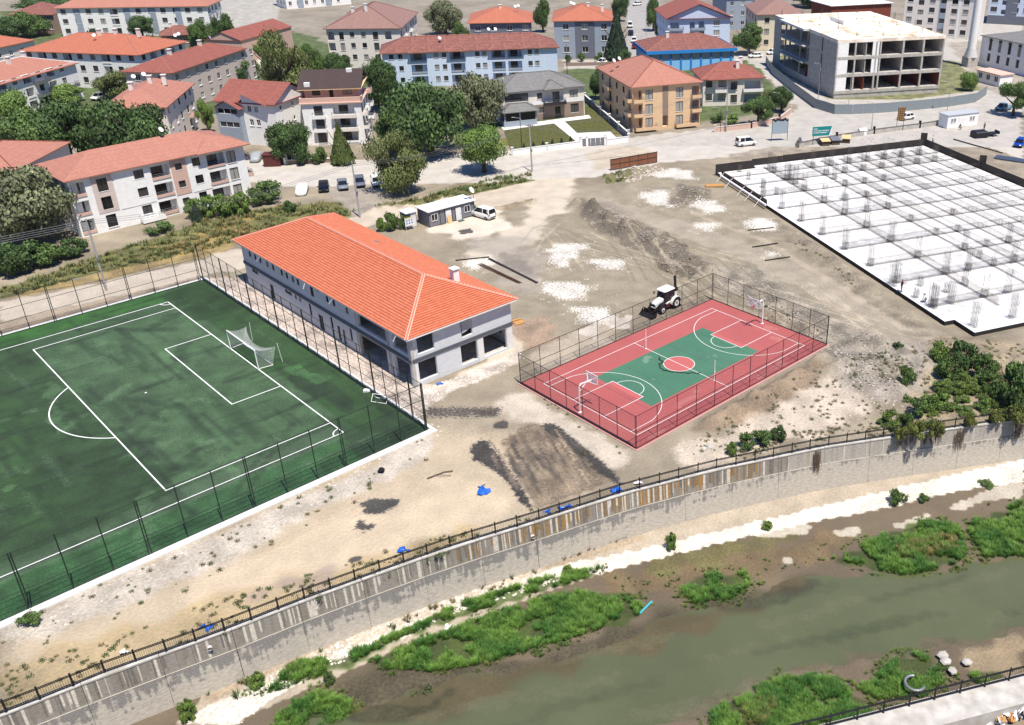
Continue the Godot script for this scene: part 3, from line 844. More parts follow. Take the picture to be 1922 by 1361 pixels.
func goal() -> void:
	var g := thing("football_goal", "white full size goal frame with pale sagging net on the goal line", "goal", foot(0,0), -FOOT[2])
	for s in [-1,1]:
		var b := MB.new()
		b.tube(Vector3(3.66 * s, 0,0), Vector3(3.66 * s, 2.44,0), 0.07,0.07,12)
		part("post", b, M.white_gloss, g)
		var q := MB.new()
		q.tube(Vector3(3.66 * s, 0.05,-0.05), Vector3(3.9 * s, 0.05,-1.6), 0.04,0.04,8)
		part("ground_bar", q, M.white_gloss, g)
	var c := MB.new()
	c.tube(Vector3(-3.66,2.44,0), Vector3(3.66,2.44,0), 0.07,0.07,12)
	part("crossbar", c, M.white_gloss, g)
	var d := MB.new()
	d.tube(Vector3(-3.9,0.05,-1.6), Vector3(3.9,0.05,-1.6), 0.035,0.035,8)
	part("back_bar", d, M.white_gloss, g)
	plain("net_white", Color(0.80,0.82,0.80), 0.8)
	var roof := func(s: float, t: float) -> Vector3:
		var x := lerpf(-3.6,3.6, s)
		var sag := 1.0 - pow(absf(s * 2.0 - 1.0), 2.2)
		var end := Vector3(x * 1.03,2.1 - sag * 0.75,-2.3 + sag * 0.75)
		var a := Vector3(x, 2.42,-0.06)
		return a.lerp(end, t) - Vector3(0, sin(t * PI) * 0.25,0)
	part("net", net(roof, 40,15,0.010), M.net_white, g)
	var back := func(s: float, t: float) -> Vector3:
		var top: Vector3 = roof.call(s, 1.0)
		var bot := Vector3(lerpf(-3.85,3.85, s), 0.06,-1.62)
		return top.lerp(bot, t) + Vector3(0,0, sin(t * PI) * 0.12)
	part("net", net(back, 40,12,0.010), M.net_white, g)
	for s in [-1,1]:
		var side := func(a: float, t: float) -> Vector3:
			var top: Vector3 = roof.call(0.0 if s < 0 else 1.0, a)
			var bot := Vector3(3.66 * s, 0.06,0).lerp(Vector3(3.88 * s, 0.06,-1.62), a)
			return top.lerp(bot, t)
		part("net", net(side, 12,14,0.009), M.net_white, g)
		var po := MB.new()
		po.tube(Vector3(0,0,0), Vector3(-0.15 * s, 2.5,0.12), 0.035,0.03,8)
		var ob := part("net_pole", po, M.white_gloss)
		ob.position = foot(3.9 * s, -2.75)
		tag(ob, "thin white net pole standing on turf behind the goal", "pole", "net poles behind the goal")
	var t := thing("training_goal", "small white training goal tipped over in the pitch corner by the fence", "goal", foot(20.2,-5.6,0.02), -FOOT[2] + 0.5)
	for q in [[Vector3(-0.9,0.05,0), Vector3(0.9,0.05,0)], [Vector3(-0.9,0.05,0), Vector3(-0.9,0.75,-0.5)], [Vector3(0.9,0.05,0), Vector3(0.9,0.75,-0.5)], [Vector3(-0.9,0.75,-0.5), Vector3(0.9,0.75,-0.5)], [Vector3(-0.9,0.75,-0.5), Vector3(-0.9,0.05,-0.9)], [Vector3(0.9,0.75,-0.5), Vector3(0.9,0.05,-0.9)], [Vector3(-0.9,0.05,-0.9), Vector3(0.9,0.05,-0.9)]]:
		var b := MB.new()
		b.tube(q[0], q[1], 0.035,0.035,6)
		part("frame_tube", b, M.white_gloss, t)
	var bag := MB.new()
	bag.box(Vector3(0,0.12,0), Vector3(0.6,0.24,0.45))
	bag.box(Vector3(0.25,0.2,0.2), Vector3(0.35,0.2,0.3), Basis(Vector3.UP, 0.6))
	var bo := part("paper_sack", bag, M.pvc_white)
	bo.position = foot(17.0,-6.0)
	tag(bo, "crumpled white sack at the foot of the fence behind the goal", "sack")
# ------------------------------------------------------------------ basketball court
func basketball_court() -> void:
	var root := Node3D.new()
	root.name = "basketball_court"
	add_child(root)
	root.position = court(0,0,0)
	root.rotation.y = -COURT[2]
	tag(root, "red and green basketball court floor with white markings", "basketball court", "", "structure")
	var p := Paint.new()
	p.start(-17,-11,17,11,0.05, Color(0.62,0.31,0.305), Color(0.70,0.385,0.375))
	var gp := Paint.new()
	gp.start(-9,-5,9,5,0.05, Color(0.23,0.415,0.325), Color(0.31,0.50,0.395))
	for q in [[12.0,3.4,13.6,3.2,13.8,4.4,12.6,4.6], [14.4,0.8,15.4,0.6,15.2,2.4,14.6,2.2], [-7,6.2,-3,5.6,-3,6.0,-7,6.8], [-14,8.6,-11,8.2,-11,9.0,-14,9.2], [4,8.2,9,8.0,9,8.8,4,9.0]]:
		p.patch(q, Color(0.72,0.50,0.46), 0.45,0.5,1.0,0.1)
	for q in [[-2.6,-3.8,-1.2,-4.2,-1.0,-3.6,-2.4,-3.0], [-5.0,0.5,-4.4,0.2,-4.3,0.8], [3.0,1.0,5.0,1.4,4.6,1.8]]:
		gp.patch(q, Color(0.55,0.62,0.57), 0.5,0.4,1.0,0.1)
	for q in [[-9,-3.0,-8,-3.2,-6,3,-7,3.2], [1,-4.5,3,-4.5,6,4.5,4,4.5]]:
		gp.patch(q, Color(0.27,0.43,0.36), 0.4,1.0,0.8,0.05,2)
	var m := ground_material("court_red", p, 0.2)
	m.roughness = 0.8
	part("red_floor", sheet(-15.9,-9.5,16.2,9.4,0.0, p), m, root)
	var base := MB.new()
	base.hexa(Vector3(-16.0,-0.35,-9.6), Vector3(32.3,0,0), Vector3(0,0.345,0), Vector3(0,0,19.15))
	part("concrete_bed", base, mottled("bed_pink", Color(0.74,0.60,0.57), 0.9, M.grain, 3.0), root)
	var gm := ground_material("court_green", gp, 0.2)
	gm.roughness = 0.8
	part("green_floor", sheet(-8.95,-4.5,8.95,4.5,0.005, gp), gm, root)
	var rc := MB.new()
	rc.tube(Vector3(0,0.0,0), Vector3(0,0.010,0), 1.8,1.8,40)
	var redm := plain("court_red_plain", Color(0.665,0.35,0.34), 0.8)
	part("centre_disc", rc, redm, root)
	for s in [-1,1]:
		var q := MB.new()      # the key is red where it enters the green
		q.flat(PackedVector2Array([Vector2(8.2 * s, -2.45), Vector2(8.95 * s, -2.45), Vector2(8.95 * s, 2.45), Vector2(8.2 * s, 2.45)]), 0.010)
		part("key_floor", q, redm, root)
	var w := 0.07
	for s in [-1,1]:
		line(root, Vector2(-14.03,7.5 * s), Vector2(14.03,7.5 * s), w, 0.014)
		line(root, Vector2(14.0 * s, -7.46), Vector2(14.0 * s, 7.46), w, 0.018)
		for t in [-1,1]:
			line(root, Vector2(14.0 * s, 2.45 * t), Vector2(8.2 * s, 2.45 * t), w, 0.022)
			line(root, Vector2(14.0 * s, 6.6 * t), Vector2(11.0 * s, 6.6 * t), w, 0.022)
		line(root, Vector2(8.2 * s, -2.5), Vector2(8.2 * s, 2.5), w, 0.026)
		var k := acos(clampf((12.425 - 11.0) / 6.75,-1,1))
		k = asin(6.6 / 6.75)
		if s > 0:
			arc_line(root, Vector2(12.425,0), 6.75, PI - k, PI + k, w, 0.030)
			arc_line(root, Vector2(8.2,0), 1.8, PI / 2, PI * 1.5, w, 0.034)
		else:
			arc_line(root, Vector2(-12.425,0), 6.75,-k, k, w, 0.030)
			arc_line(root, Vector2(-8.2,0), 1.8,-PI / 2, PI / 2, w, 0.034)
	line(root, Vector2(0,-7.46), Vector2(0,7.46), w, 0.022)
	arc_line(root, Vector2.ZERO, 1.8,0, TAU, w, 0.026)
	var seams := MB.new()
	for x in [-9.6,-4.8,2.6,7.6]:
		seams.flat(PackedVector2Array([Vector2(x, -4.5), Vector2(x + 0.03,-4.5), Vector2(x + 0.03,4.5), Vector2(x, 4.5)]), 0.0075)
	part("seam", seams, plain("seam_dark", Color(0.16,0.22,0.19), 0.9), root)
	var rl := [0.08,1.9,3.75]
	wire_fence("court_fence", "black wire fence on the long side of the court facing the river", court(-15.75,9.25), court(16.1,9.25), 11,3.8, rl, M.fence_black, 0.09,0.0026)
	wire_fence("court_fence", "black wire fence on the long side of the court beside the backhoe loader", court(-15.75,-9.4), court(16.1,-9.4), 11,3.8, rl, M.fence_black, 0.09,0.0024)
	wire_fence("court_fence", "black wire fence on the court end facing the orange roofed hall", court(-15.8,-9.3), court(-15.8,9.15), 7,3.8, rl, M.fence_black, 0.09,0.0040)
	wire_fence("court_fence", "black wire fence on the court end facing the rebar foundation", court(16.15,-9.3), court(16.15,9.15), 7,3.8, rl, M.fence_black, 0.09,0.0040)
	hoop(-1, "white basketball hoop at the court end facing the orange roofed hall")
	hoop(1, "white basketball hoop at the court end facing the rebar foundation")
	for s in [-1,1]:
		var b := MB.new()
		b.tube(Vector3.ZERO, Vector3(0,2.5,0), 0.05,0.045,10)
		b.tube(Vector3.ZERO, Vector3(0,0.03,0), 0.12,0.12,10)
		b.tube(Vector3(0,2.5,0), Vector3(0,2.56,0), 0.06,0.04,8)
		b.box(Vector3(0.05,1.1,0), Vector3(0.08,0.16,0.06))
		var o := part("volleyball_post", b, M.white_gloss)
		o.position = court(0.0,5.5 * s)
		tag(o, "slim white volleyball post at the halfway line, " + ("on the side facing the river" if s > 0 else "on the side of the backhoe loader"), "post", "volleyball posts")
	var nb := MB.new()
	var r := RandomNumberGenerator.new()
	r.seed = 3
	var last := Vector3.ZERO
	var pts := [Vector2(-0.4,-2.8), Vector2(-1.0,-2.2), Vector2(-0.9,-1.5), Vector2(-1.6,-1.6), Vector2(-2.2,-1.0), Vector2(-2.3,-0.2), Vector2(-2.1,0.5), Vector2(-1.8,1.2), Vector2(-1.3,1.8), Vector2(-0.9,2.4), Vector2(-0.2,3.0), Vector2(0.3,3.4)]
	for i in pts.size() - 1:
		for j in 4:
			var q: Vector2 = pts[i].lerp(pts[i + 1], j / 4.0)
			var e := Vector3(q.x + r.randf_range(-0.12,0.12), 0.05 + r.randf() * 0.03, q.y + r.randf_range(-0.12,0.12))
			if i + j > 0:
				nb.tube(last, e, 0.045,0.035,5, false)
				if r.randf() < 0.5:
					nb.tube(e, e + Vector3(r.randf_range(-0.3,0.3), -0.02, r.randf_range(-0.3,0.3)), 0.02,0.012,4, false)
			last = e
	var no := part("fallen_net", nb, M.tar)
	no.position = court(0,0,0)
	no.rotation.y = -COURT[2]
	tag(no, "black volleyball net lying twisted on the green court floor", "net")
func hoop(s: int, label: String) -> void:
	var h := thing("basketball_hoop", label, "basketball hoop", court(15.15 * s, 0), -COURT[2] + (PI if s < 0 else 0.0), "basketball hoops")
	var b := MB.new()
	b.tube(Vector3.ZERO, Vector3(0,3.0,0), 0.08,0.08,12)
	b.tube(Vector3(0,3.0,0), Vector3(-0.25,3.35,0), 0.08,0.075,12)
	b.box(Vector3(0,0.02,0), Vector3(0.35,0.04,0.35))
	part("post", b, M.white_gloss, h)
	var a := MB.new()
	a.bar(Vector3(-0.2,3.33,0), Vector3(-1.75,3.2,0), 0.1,0.14)
	a.bar(Vector3(-0.05,2.5,0), Vector3(-1.0,3.2,0), 0.06)
	for t in [-1,1]:
		a.bar(Vector3(-1.3,3.2,0), Vector3(-1.78,3.75,0.75 * t), 0.04)
		a.bar(Vector3(-1.3,3.2,0), Vector3(-1.78,2.95,0.75 * t), 0.04)
	part("arm", a, M.white_gloss, h)
	var f := MB.new()
	for q in [[-0.9,2.9,0.9,2.9], [-0.9,3.95,0.9,3.95], [-0.9,2.9,-0.9,3.95], [0.9,2.9,0.9,3.95], [-0.3,3.05,0.3,3.05], [-0.3,3.5,0.3,3.5], [-0.3,3.05,-0.3,3.5], [0.3,3.05,0.3,3.5]]:
		f.bar(Vector3(-1.82, q[1], q[0]), Vector3(-1.82, q[3], q[2]), 0.05)
	part("backboard_frame", f, M.white_gloss, h)
	var g := plain("acrylic", Color(0.85,0.88,0.9,0.3), 0.05)
	g.transparency = BaseMaterial3D.TRANSPARENCY_ALPHA
	var bb := MB.new()
	bb.box(Vector3(-1.80,3.425,0), Vector3(0.015,1.02,1.76))
	part("backboard", bb, g, h)
	var rim := MB.new()
	for i in 20:
		var p := Vector3(-2.07 + 0.23 * cos(TAU * i / 20), 3.05,0.23 * sin(TAU * i / 20))
		var q := Vector3(-2.07 + 0.23 * cos(TAU * (i + 1) / 20), 3.05,0.23 * sin(TAU * (i + 1) / 20))
		rim.tube(p, q, 0.02,0.02,5, false)
	rim.box(Vector3(-1.86,3.03,0), Vector3(0.09,0.12,0.2))
	part("rim", rim, plain("rim_red", Color(0.75,0.22,0.12), 0.5), h)
	var nt := MB.new()
	for i in 12:
		var k := TAU * i / 12
		for t in [-1,1]:
			var e: float = k + TAU / 12 * t
			nt.prism(Vector3(-2.07 + 0.22 * cos(k), 3.04,0.22 * sin(k)), Vector3(-2.07 + 0.13 * cos(e), 2.65,0.13 * sin(e)), 0.006)
	part("net", nt, plain("net_red", Color(0.75,0.35,0.30), 0.8), h)
# ------------------------------------------------------------------ walls with openings
# an opening is [x, y, width, height, kind]; kinds: w window, c window with curtain, b brown-framed window, d door, o open hole, l loggia, n dark niche
func facade(b: MB, w: float, y0: float, y1: float, ops: Array, t: Transform3D) -> void:
	var xs := [0.0, w]
	var ys := [y0, y1]
	for o in ops:
		for k in [o[0], o[0] + o[2]]:
			if not xs.has(k):
				xs.append(k)
		for k in [o[1], o[1] + o[3]]:
			if not ys.has(k):
				ys.append(k)
	xs.sort()
	ys.sort()
	for j in ys.size() - 1:
		var run := -1.0
		for i in xs.size():
			var solid := false
			if i < xs.size() - 1:
				solid = true
				var mx: float = (xs[i] + xs[i + 1]) * 0.5
				var my: float = (ys[j] + ys[j + 1]) * 0.5
				for o in ops:
					if mx > o[0] and mx < o[0] + o[2] and my > o[1] and my < o[1] + o[3]:
						solid = false
						break
			if solid and run < 0.0:
				run = xs[i]
			elif not solid and run >= 0.0:
				b.quad(t * Vector3(run, ys[j], 0), t * Vector3(xs[i], ys[j], 0), t * Vector3(xs[i], ys[j + 1], 0), t * Vector3(run, ys[j + 1], 0))
				run = -1.0
			elif solid and i == xs.size() - 1:
				pass
		if run >= 0.0:
			b.quad(t * Vector3(run, ys[j], 0), t * Vector3(w, ys[j], 0), t * Vector3(w, ys[j + 1], 0), t * Vector3(run, ys[j + 1], 0))
	for o in ops:
		var d := 0.16
		match o[4]:
			"o": d = 0.3
			"l": d = 1.5
			"n": d = 1.6
		var a := Vector3(o[0], o[1], 0)
		var e := Vector3(o[0] + o[2], o[1] + o[3], 0)
		var z := Vector3(0,0,-d)
		b.quad(t * a, t * Vector3(e.x, a.y, 0), t * (Vector3(e.x, a.y, 0) + z), t * (a + z))                       # sill
		b.quad(t * (Vector3(a.x, e.y, 0) + z), t * (e + z), t * e, t * Vector3(a.x, e.y, 0))                       # head
		b.quad(t * (a + z), t * (Vector3(a.x, e.y, 0) + z), t * Vector3(a.x, e.y, 0), t * a)                       # left
		b.quad(t * Vector3(e.x, a.y, 0), t * e, t * (e + z), t * (Vector3(e.x, a.y, 0) + z))                       # right
		if o[4] == "l":
			b.quad(t * (a + z), t * (Vector3(e.x, a.y, 0) + z), t * (e + z), t * (Vector3(a.x, e.y, 0) + z))
func window_mesh(w: float, h: float, leaves: int) -> ArrayMesh:
	var key := "win %.2f %.2f %d" % [w, h, leaves]
	if not meshes.has(key):
		var b := MB.new()
		var f := 0.07
		b.box(Vector3(w / 2, f / 2,-0.10), Vector3(w, f, 0.08))
		b.box(Vector3(w / 2, h - f / 2,-0.10), Vector3(w, f, 0.08))
		b.box(Vector3(f / 2, h / 2,-0.10), Vector3(f, h - 2 * f, 0.08))
		b.box(Vector3(w - f / 2, h / 2,-0.10), Vector3(f, h - 2 * f, 0.08))
		for i in range(1, leaves):
			b.box(Vector3(w * i / leaves, h / 2,-0.10), Vector3(0.07, h - 2 * f, 0.07))
		meshes[key] = b.mesh()
	return meshes[key]
func pane_mesh(w: float, h: float) -> ArrayMesh:
	var key := "pane %.2f %.2f" % [w, h]
	if not meshes.has(key):
		var b := MB.new()
		b.box(Vector3(w / 2, h / 2,-0.145), Vector3(w - 0.02, h - 0.02,0.02))
		meshes[key] = b.mesh()
	return meshes[key]
func sill_mesh(w: float) -> ArrayMesh:
	var key := "sill %.2f" % w
	if not meshes.has(key):
		var b := MB.new()
		b.box(Vector3(w / 2,-0.04,0.02), Vector3(w + 0.16,0.07,0.16))
		meshes[key] = b.mesh()
	return meshes[key]
func fit_openings(root: Node3D, ops: Array, t: Transform3D, frame: Material, sill: Material = null) -> void:
	var k := 0
	for o in ops:
		k += 1
		var kind: String = o[4]
		if kind == "o":
			continue
		var w: float = o[2]
		var h: float = o[3]
		var at := t * Transform3D(Basis(), Vector3(o[0], o[1], 0))
		if kind == "l" or kind == "n":
			var deep := 1.5 if kind == "l" else 1.6
			var dw := minf(w * 0.6,1.8)
			if kind == "n":
				var nb := MB.new()
				nb.box(Vector3(w / 2, h / 2,-deep + 0.01), Vector3(w - 0.01, h - 0.01,0.02))
				var no := part("recess", nb, M.plaster_slate, root)
				no.transform = at
				continue
			var dh := minf(h - 0.25,2.1)
			var win := inst("balcony_door", window_mesh(dw, dh, 2), frame, root)
			win.transform = at * Transform3D(Basis(), Vector3(0.25 + (w - dw) * 0.3,0.02,-deep + 0.2))
			inst("pane", pane_mesh(dw, dh), M.glass_mid if k % 2 else M.glass, win)
			continue
		var name := "door" if kind == "d" else "window"
		var fm := frame
		if kind == "b":
			fm = M.frame_brown
		var leaves := 1 if w < 0.8 else (2 if w < 2.0 else 3)
		var win := inst(name, window_mesh(w, h, leaves), fm, root)
		win.transform = at
		var gm: Material = M.glass
		if kind == "c":
			gm = M.glass_curtain
		elif k % 4 == 0:
			gm = M.glass_curtain
		elif k % 4 != 2:
			gm = M.glass_mid
		inst("pane", pane_mesh(w, h), gm, win)
		if sill and kind != "d":
			inst("sill", sill_mesh(w), sill, win)
func side(i: int, w: float, d: float) -> Transform3D:
	match i:
		0: return Transform3D(Basis(), Vector3.ZERO)
		1: return Transform3D(Basis(Vector3.UP, PI / 2), Vector3(w, 0,0))
		2: return Transform3D(Basis(Vector3.UP, PI), Vector3(w, 0,-d))
	return Transform3D(Basis(Vector3.UP, -PI / 2), Vector3(0,0,-d))
# ------------------------------------------------------------------ the orange roofed hall
func tiled_face(b: MB, e0: Vector3, e1: Vector3, r0: Vector3, r1: Vector3, n: int, lo: Color, hi: Color, r: RandomNumberGenerator) -> void:
	var up := (e1 - e0).cross(r0 - e0)
	if up.length() < 0.001:
		up = (e1 - e0).cross(r1 - e0)
	up = up.normalized()
	for i in n:
		var t0 := float(i) / n
		var t1 := float(i + 1) / n
		var a := e0.lerp(r0, t0) + up * 0.085
		var c := e1.lerp(r1, t0) + up * 0.085
		var p := e0.lerp(r0, t1)
		var q := e1.lerp(r1, t1)
		var k := maxi(int(a.distance_to(c) / 0.36), 1)
		for j in k:
			var s0 := float(j) / k
			var s1 := float(j + 1) / k
			var lift := up * r.randf() * 0.010
			b.col = lo.lerp(hi, r.randf())
			var x0 := a.lerp(c, s0) + lift
			var x1 := a.lerp(c, s1) + lift
			b.quad(x0, x1, p.lerp(q, s1), p.lerp(q, s0))
			b.quad(x0 - up * 0.09 - lift, x1 - up * 0.09 - lift, x1, x0)
func ridge_run(roof: Node3D, a: Vector3, e: Vector3) -> void:
	var n := maxi(int(a.distance_to(e) / 0.42), 1)
	var bed := MB.new()
	bed.bar(a + Vector3(0,0.05,0), e + Vector3(0,0.05,0), 0.36,0.07)
	part("mortar_bed", bed, M.mortar, roof)
	var d := (e - a) / n
	for i in n:
		var b := MB.new()
		b.tube(a + d * (i + 0.05) + Vector3(0,0.06,0), a + d * (i + 0.82) + Vector3(0,0.085,0), 0.105,0.12,7)
		part("ridge_tile", b, M.ridge, roof)
func sports_hall() -> void:
	var u0 := -21.8
	var v0 := -10.4
	var hw := 41.5
	var hd := 13.7
	var root := thing("sports_hall", "unfinished grey two storey hall with a new orange tiled hip roof", "building", foot(u0, v0), -FOOT[2])
	var y0 := -0.5
	var top := 6.1
	var s := 21.8
	var front := []
	for x in [-19.6,-18.0,-16.55,-14.5,-12.85,-10.45,-9.05,-7.4,-6.1,1.3,2.9,6.0]:
		front.append([x + s, 4.38,0.62,1.3, "w"])
	front.append([-2.65 + s, 3.9,0.8,1.75, "w"])
	front.append([-0.85 + s, 5.1,0.45,0.5, "w"])
	front.append([8.65 + s, 3.62,6.1,1.95, "o"])
	front.append([16.2 + s, 3.62,2.95,1.95, "o"])
	for q in [[-19.6,2.15,1.75,0.5], [-10.15,2.05,1.85,0.5], [-7.5,1.95,0.45,0.6], [-6.35,1.95,0.45,0.6]]:
		front.append([q[0] + s, q[1], q[2], q[3], "w"])
	for q in [[-14.7,-0.2,0.95,2.1], [-1.6,-0.2,1.15,2.0], [3.05,-0.2,0.7,2.0], [4.3,-0.2,0.6,1.9]]:
		front.append([q[0] + s, q[1], q[2], q[3], "d"])
	for q in [[-3.85,0.9,0.55,1.6], [1.5,0.9,0.55,1.6], [6.15,0.9,0.5,1.6]]:
		front.append([q[0] + s, q[1], q[2], q[3], "w"])
	front.append([7.8 + s, -0.45,6.6,3.0, "o"])
	front.append([16.0 + s, -0.45,3.2,3.0, "o"])
	var w := MB.new()
	facade(w, hw, y0, top, front, side(0, hw, hd))
	var end := [[0.9,3.55,2.15,1.98, "o"], [6.65,3.55,1.5,2.0, "o"], [0.75,0.25,2.35,2.35, "o"], [6.35,0.1,2.25,2.5, "o"], [9.5,0.0,3.3,2.6, "o"]]
	facade(w, hd, y0, top, end, side(1, hw, hd))
	var back := []
	for i in 12:
		back.append([2.0 + i * 3.2,4.2,1.2,1.4, "w"])
		back.append([2.0 + i * 3.2,1.0,1.2,1.5, "w"])
	facade(w, hw, y0, top, back, side(2, hw, hd))
	facade(w, hd, y0, top, [[3,4.2,1.4,1.4, "w"], [9,4.2,1.4,1.4, "w"]], side(3, hw, hd))
	part("wall", w, M.plaster_grey, root)
	fit_openings(root, front, side(0, hw, hd), M.frame_dark)
	fit_openings(root, back, side(2, hw, hd), M.frame_dark)
	fit_openings(root, [[3,4.2,1.4,1.4, "w"], [9,4.2,1.4,1.4, "w"]], side(3, hw, hd), M.frame_dark)
	var r := MB.new()
	for y in [-0.35,3.15]:
		r.box(Vector3(hw - 8.5, y, -hd / 2), Vector3(16.4,0.2, hd - 0.7))
	part("floor_slab", r, M.concrete, root)
	var iw := MB.new()
	iw.box(Vector3(hw - 14.3,2.8,-hd / 2), Vector3(0.2,6.4, hd - 0.7))
	iw.box(Vector3(hw - 7.2,2.8,-5.6), Vector3(13.8,6.4,0.2))
	iw.box(Vector3(hw - 5.4,2.8,-9.2), Vector3(0.2,6.4,7.0))
	part("partition", iw, M.concrete, root)
	var hall_ceiling := MB.new()
	hall_ceiling.box(Vector3(hw / 2,6.02,-hd / 2), Vector3(hw - 0.7,0.1, hd - 0.7))
	part("ceiling", hall_ceiling, M.concrete, root)
	for q in [[8.0,0.35], [14.9,0.55], [19.35,0.42]]:      # bare concrete columns between the open bays
		var c := MB.new()
		c.box(Vector3(q[0] + s + 0.2,2.7,-0.16), Vector3(q[1], 6.4,0.36))
		part("column", c, M.concrete, root)
	for q in [0.35,9.1,13.3]:
		var c := MB.new()
		c.box(Vector3(hw - 0.14,1.1,-q), Vector3(0.34,3.2,0.75))
		part("column", c, M.concrete_pale, root)
	for q in [[0,0], [1,1]]:
		var bm := MB.new()
		if q[0] == 0:
			bm.box(Vector3(hw / 2,2.97,0.055), Vector3(hw + 0.12,0.42,0.11))
		else:
			bm.box(Vector3(hw + 0.055,2.97,-hd / 2 - 0.06), Vector3(0.11,0.42, hd))
		part("string_course", bm, M.band_dark, root)
	var sheetb := MB.new()        # plastic sheet half torn off an upper window of the end wall
	for i in 6:
		for j in 6:
			var f := func(a: float, e: float) -> Vector3: return Vector3(hw + 0.02 + 0.05 * sin(a * 5.0 + e * 3.0), 4.05 + e * 1.45 + maxf(0.0,0.35 * (a - e)), -6.7 - a * 1.35)
			sheetb.quad(f.call(i / 6.0, j / 6.0), f.call((i + 1) / 6.0, j / 6.0), f.call((i + 1) / 6.0, (j + 1) / 6.0), f.call(i / 6.0, (j + 1) / 6.0))
	var sm := plain("film", Color(0.80,0.82,0.84,0.6), 0.3)
	sm.transparency = BaseMaterial3D.TRANSPARENCY_ALPHA
	part("plastic_sheet", sheetb, sm, root)
	var roof := MB.new()
	roof.col = Color(1,1,1)
	var o := 0.72
	var ex0 := -o
	var ex1 := hw + o
	var ez0 := o
	var ez1 := -hd - o
	var ey := 6.12
	var half := (ez0 - ez1) / 2
	var ry := 9.3
	var A := Vector3(ex0, ey, ez0)
	var B := Vector3(ex1, ey, ez0)
	var C := Vector3(ex1, ey, ez1)
	var D := Vector3(ex0, ey, ez1)
	var R0 := Vector3(ex0 + half, ry, (ez0 + ez1) / 2)
	var R1 := Vector3(ex1 - half, ry, (ez0 + ez1) / 2)
	var under := MB.new()
	var dn := Vector3(0,-0.16,0)
	under.quad(D + dn, C + dn, B + dn, A + dn)
	for q in [[A, B], [B, C], [C, D], [D, A]]:
		under.quad(q[0] + dn, q[1] + dn, q[1] + Vector3(0,0.02,0), q[0] + Vector3(0,0.02,0))
	var rp := part("roof", under, M.plaster_white, root)
	var tm := plain("tile_orange", Color(1,1,1), 0.75)
	tm.vertex_color_use_as_albedo = true
	plain("mortar", Color(0.86,0.70,0.64), 0.9)
	plain("ridge", Color(0.78,0.46,0.36), 0.8)
	var rr := RandomNumberGenerator.new()
	rr.seed = 8
	var lo := Color(0.455,0.125,0.060)
	var hi := Color(0.525,0.165,0.084)
	for q in [[A, B, R0, R1], [B, C, R1, R1], [C, D, R1, R0], [D, A, R0, R0]]:
		var f := MB.new()
		tiled_face(f, q[0], q[1], q[2], q[3], 24, lo, hi, rr)
		tag(part("roof_tiles", f, tm, rp), "", "", "", "stuff")
	ridge_run(rp, R0, R1)
	ridge_run(rp, A, R0)
	ridge_run(rp, B, R1)
	ridge_run(rp, C, R1)
	ridge_run(rp, D, R0)
	var ch := MB.new()
	var cx := 14.5 + s
	var cz := -20.3 - v0
	ch.box(Vector3(cx, 8.3, cz), Vector3(0.75,2.2,0.75))
	part("chimney", ch, M.plaster_white, rp)
	var cc := MB.new()
	cc.box(Vector3(cx, 9.62, cz), Vector3(1.0,0.12,1.0))
	for k in [[-1,-1], [1,-1], [1,1], [-1,1]]:
		cc.box(Vector3(cx + 0.32 * k[0], 9.48, cz + 0.32 * k[1]), Vector3(0.12,0.2,0.12))
	part("chimney_cap", cc, M.concrete_pale, rp)
	var hatch := MB.new()
	hatch.box(Vector3(18.0,7.85,-hd / 2 - 3.6), Vector3(0.7,0.14,0.5), Basis(Vector3.RIGHT, -0.39))
	part("roof_hatch", hatch, M.galvanised, rp)
	for q in [[-14.3,-0.75], [-2.2,-0.1], [4.6,-0.6], [18.3,-0.25]]:
		var p := MB.new()
		p.tube(Vector3(q[0] + s, 6.0, o - 0.05), Vector3(q[0] + s + q[1], 5.25, o + 0.25), 0.055,0.055,8)
		part("drain_pipe", p, M.pvc_white, root)
# ------------------------------------------------------------------ river
const WATER := -5.5
const SHORE_FAR := [-27.3,-49.8,-22.3,-51.6,-17.4,-53.7,-12.2,-55.3,-5.2,-57.8,-1.7,-59.8,2.4,-61.6,8.1,-64.2,12.1,-65.9,17.0,-66.9,20.9,-66.8,26.4,-67.6,33.4,-69.4]
const SHORE_NEAR := [0.1,-49.9,3.8,-51.3,7.2,-53.5,10.7,-55.0,15.1,-56.0,18.7,-56.8,22.4,-57.7,25.7,-58.5,30.1,-59.4]
const QUAY := [5.4,-43.4,11.3,-45.1,25.8,-49.5]
func along(line: Array, x: float) -> float:
	var k := line.size() / 2
	var i := 0
	while i < k - 2 and x > line[i * 2 + 2]:
		i += 1
	var t: float = (x - line[i * 2]) / (line[i * 2 + 2] - line[i * 2])
	return lerpf(line[i * 2 + 1], line[i * 2 + 3], t)
func quay_z(x: float) -> float:
	return along(QUAY, x)
func bed_y(x: float, z: float) -> float:
	var d := z - wall_z(x) - 0.4
	var y := -4.75
	if d < 4.5:
		y = lerpf(-4.75,-5.12, clampf(d / 4.5,0,1))
	else:
		y = lerpf(-5.12,-5.38, clampf((d - 4.5) / 2.2,0,1))
	if d > 6.0:
		var s := minf(z - along(SHORE_FAR, x), along(SHORE_NEAR, x) - z) + rough_noise.get_noise_2d(x * 0.5, z * 0.5) * 0.9 + broad_noise.get_noise_2d(x * 2.0, z * 2.0) * 1.2
		y = minf(y, lerpf(y, -5.5 - 0.22 * clampf(s / 1.2,-0.45,1.0), smoothstep(6.0,8.0, d)))
	return y + rough_noise.get_noise_2d(x, z) * (0.02 if d < 4.5 else 0.045)
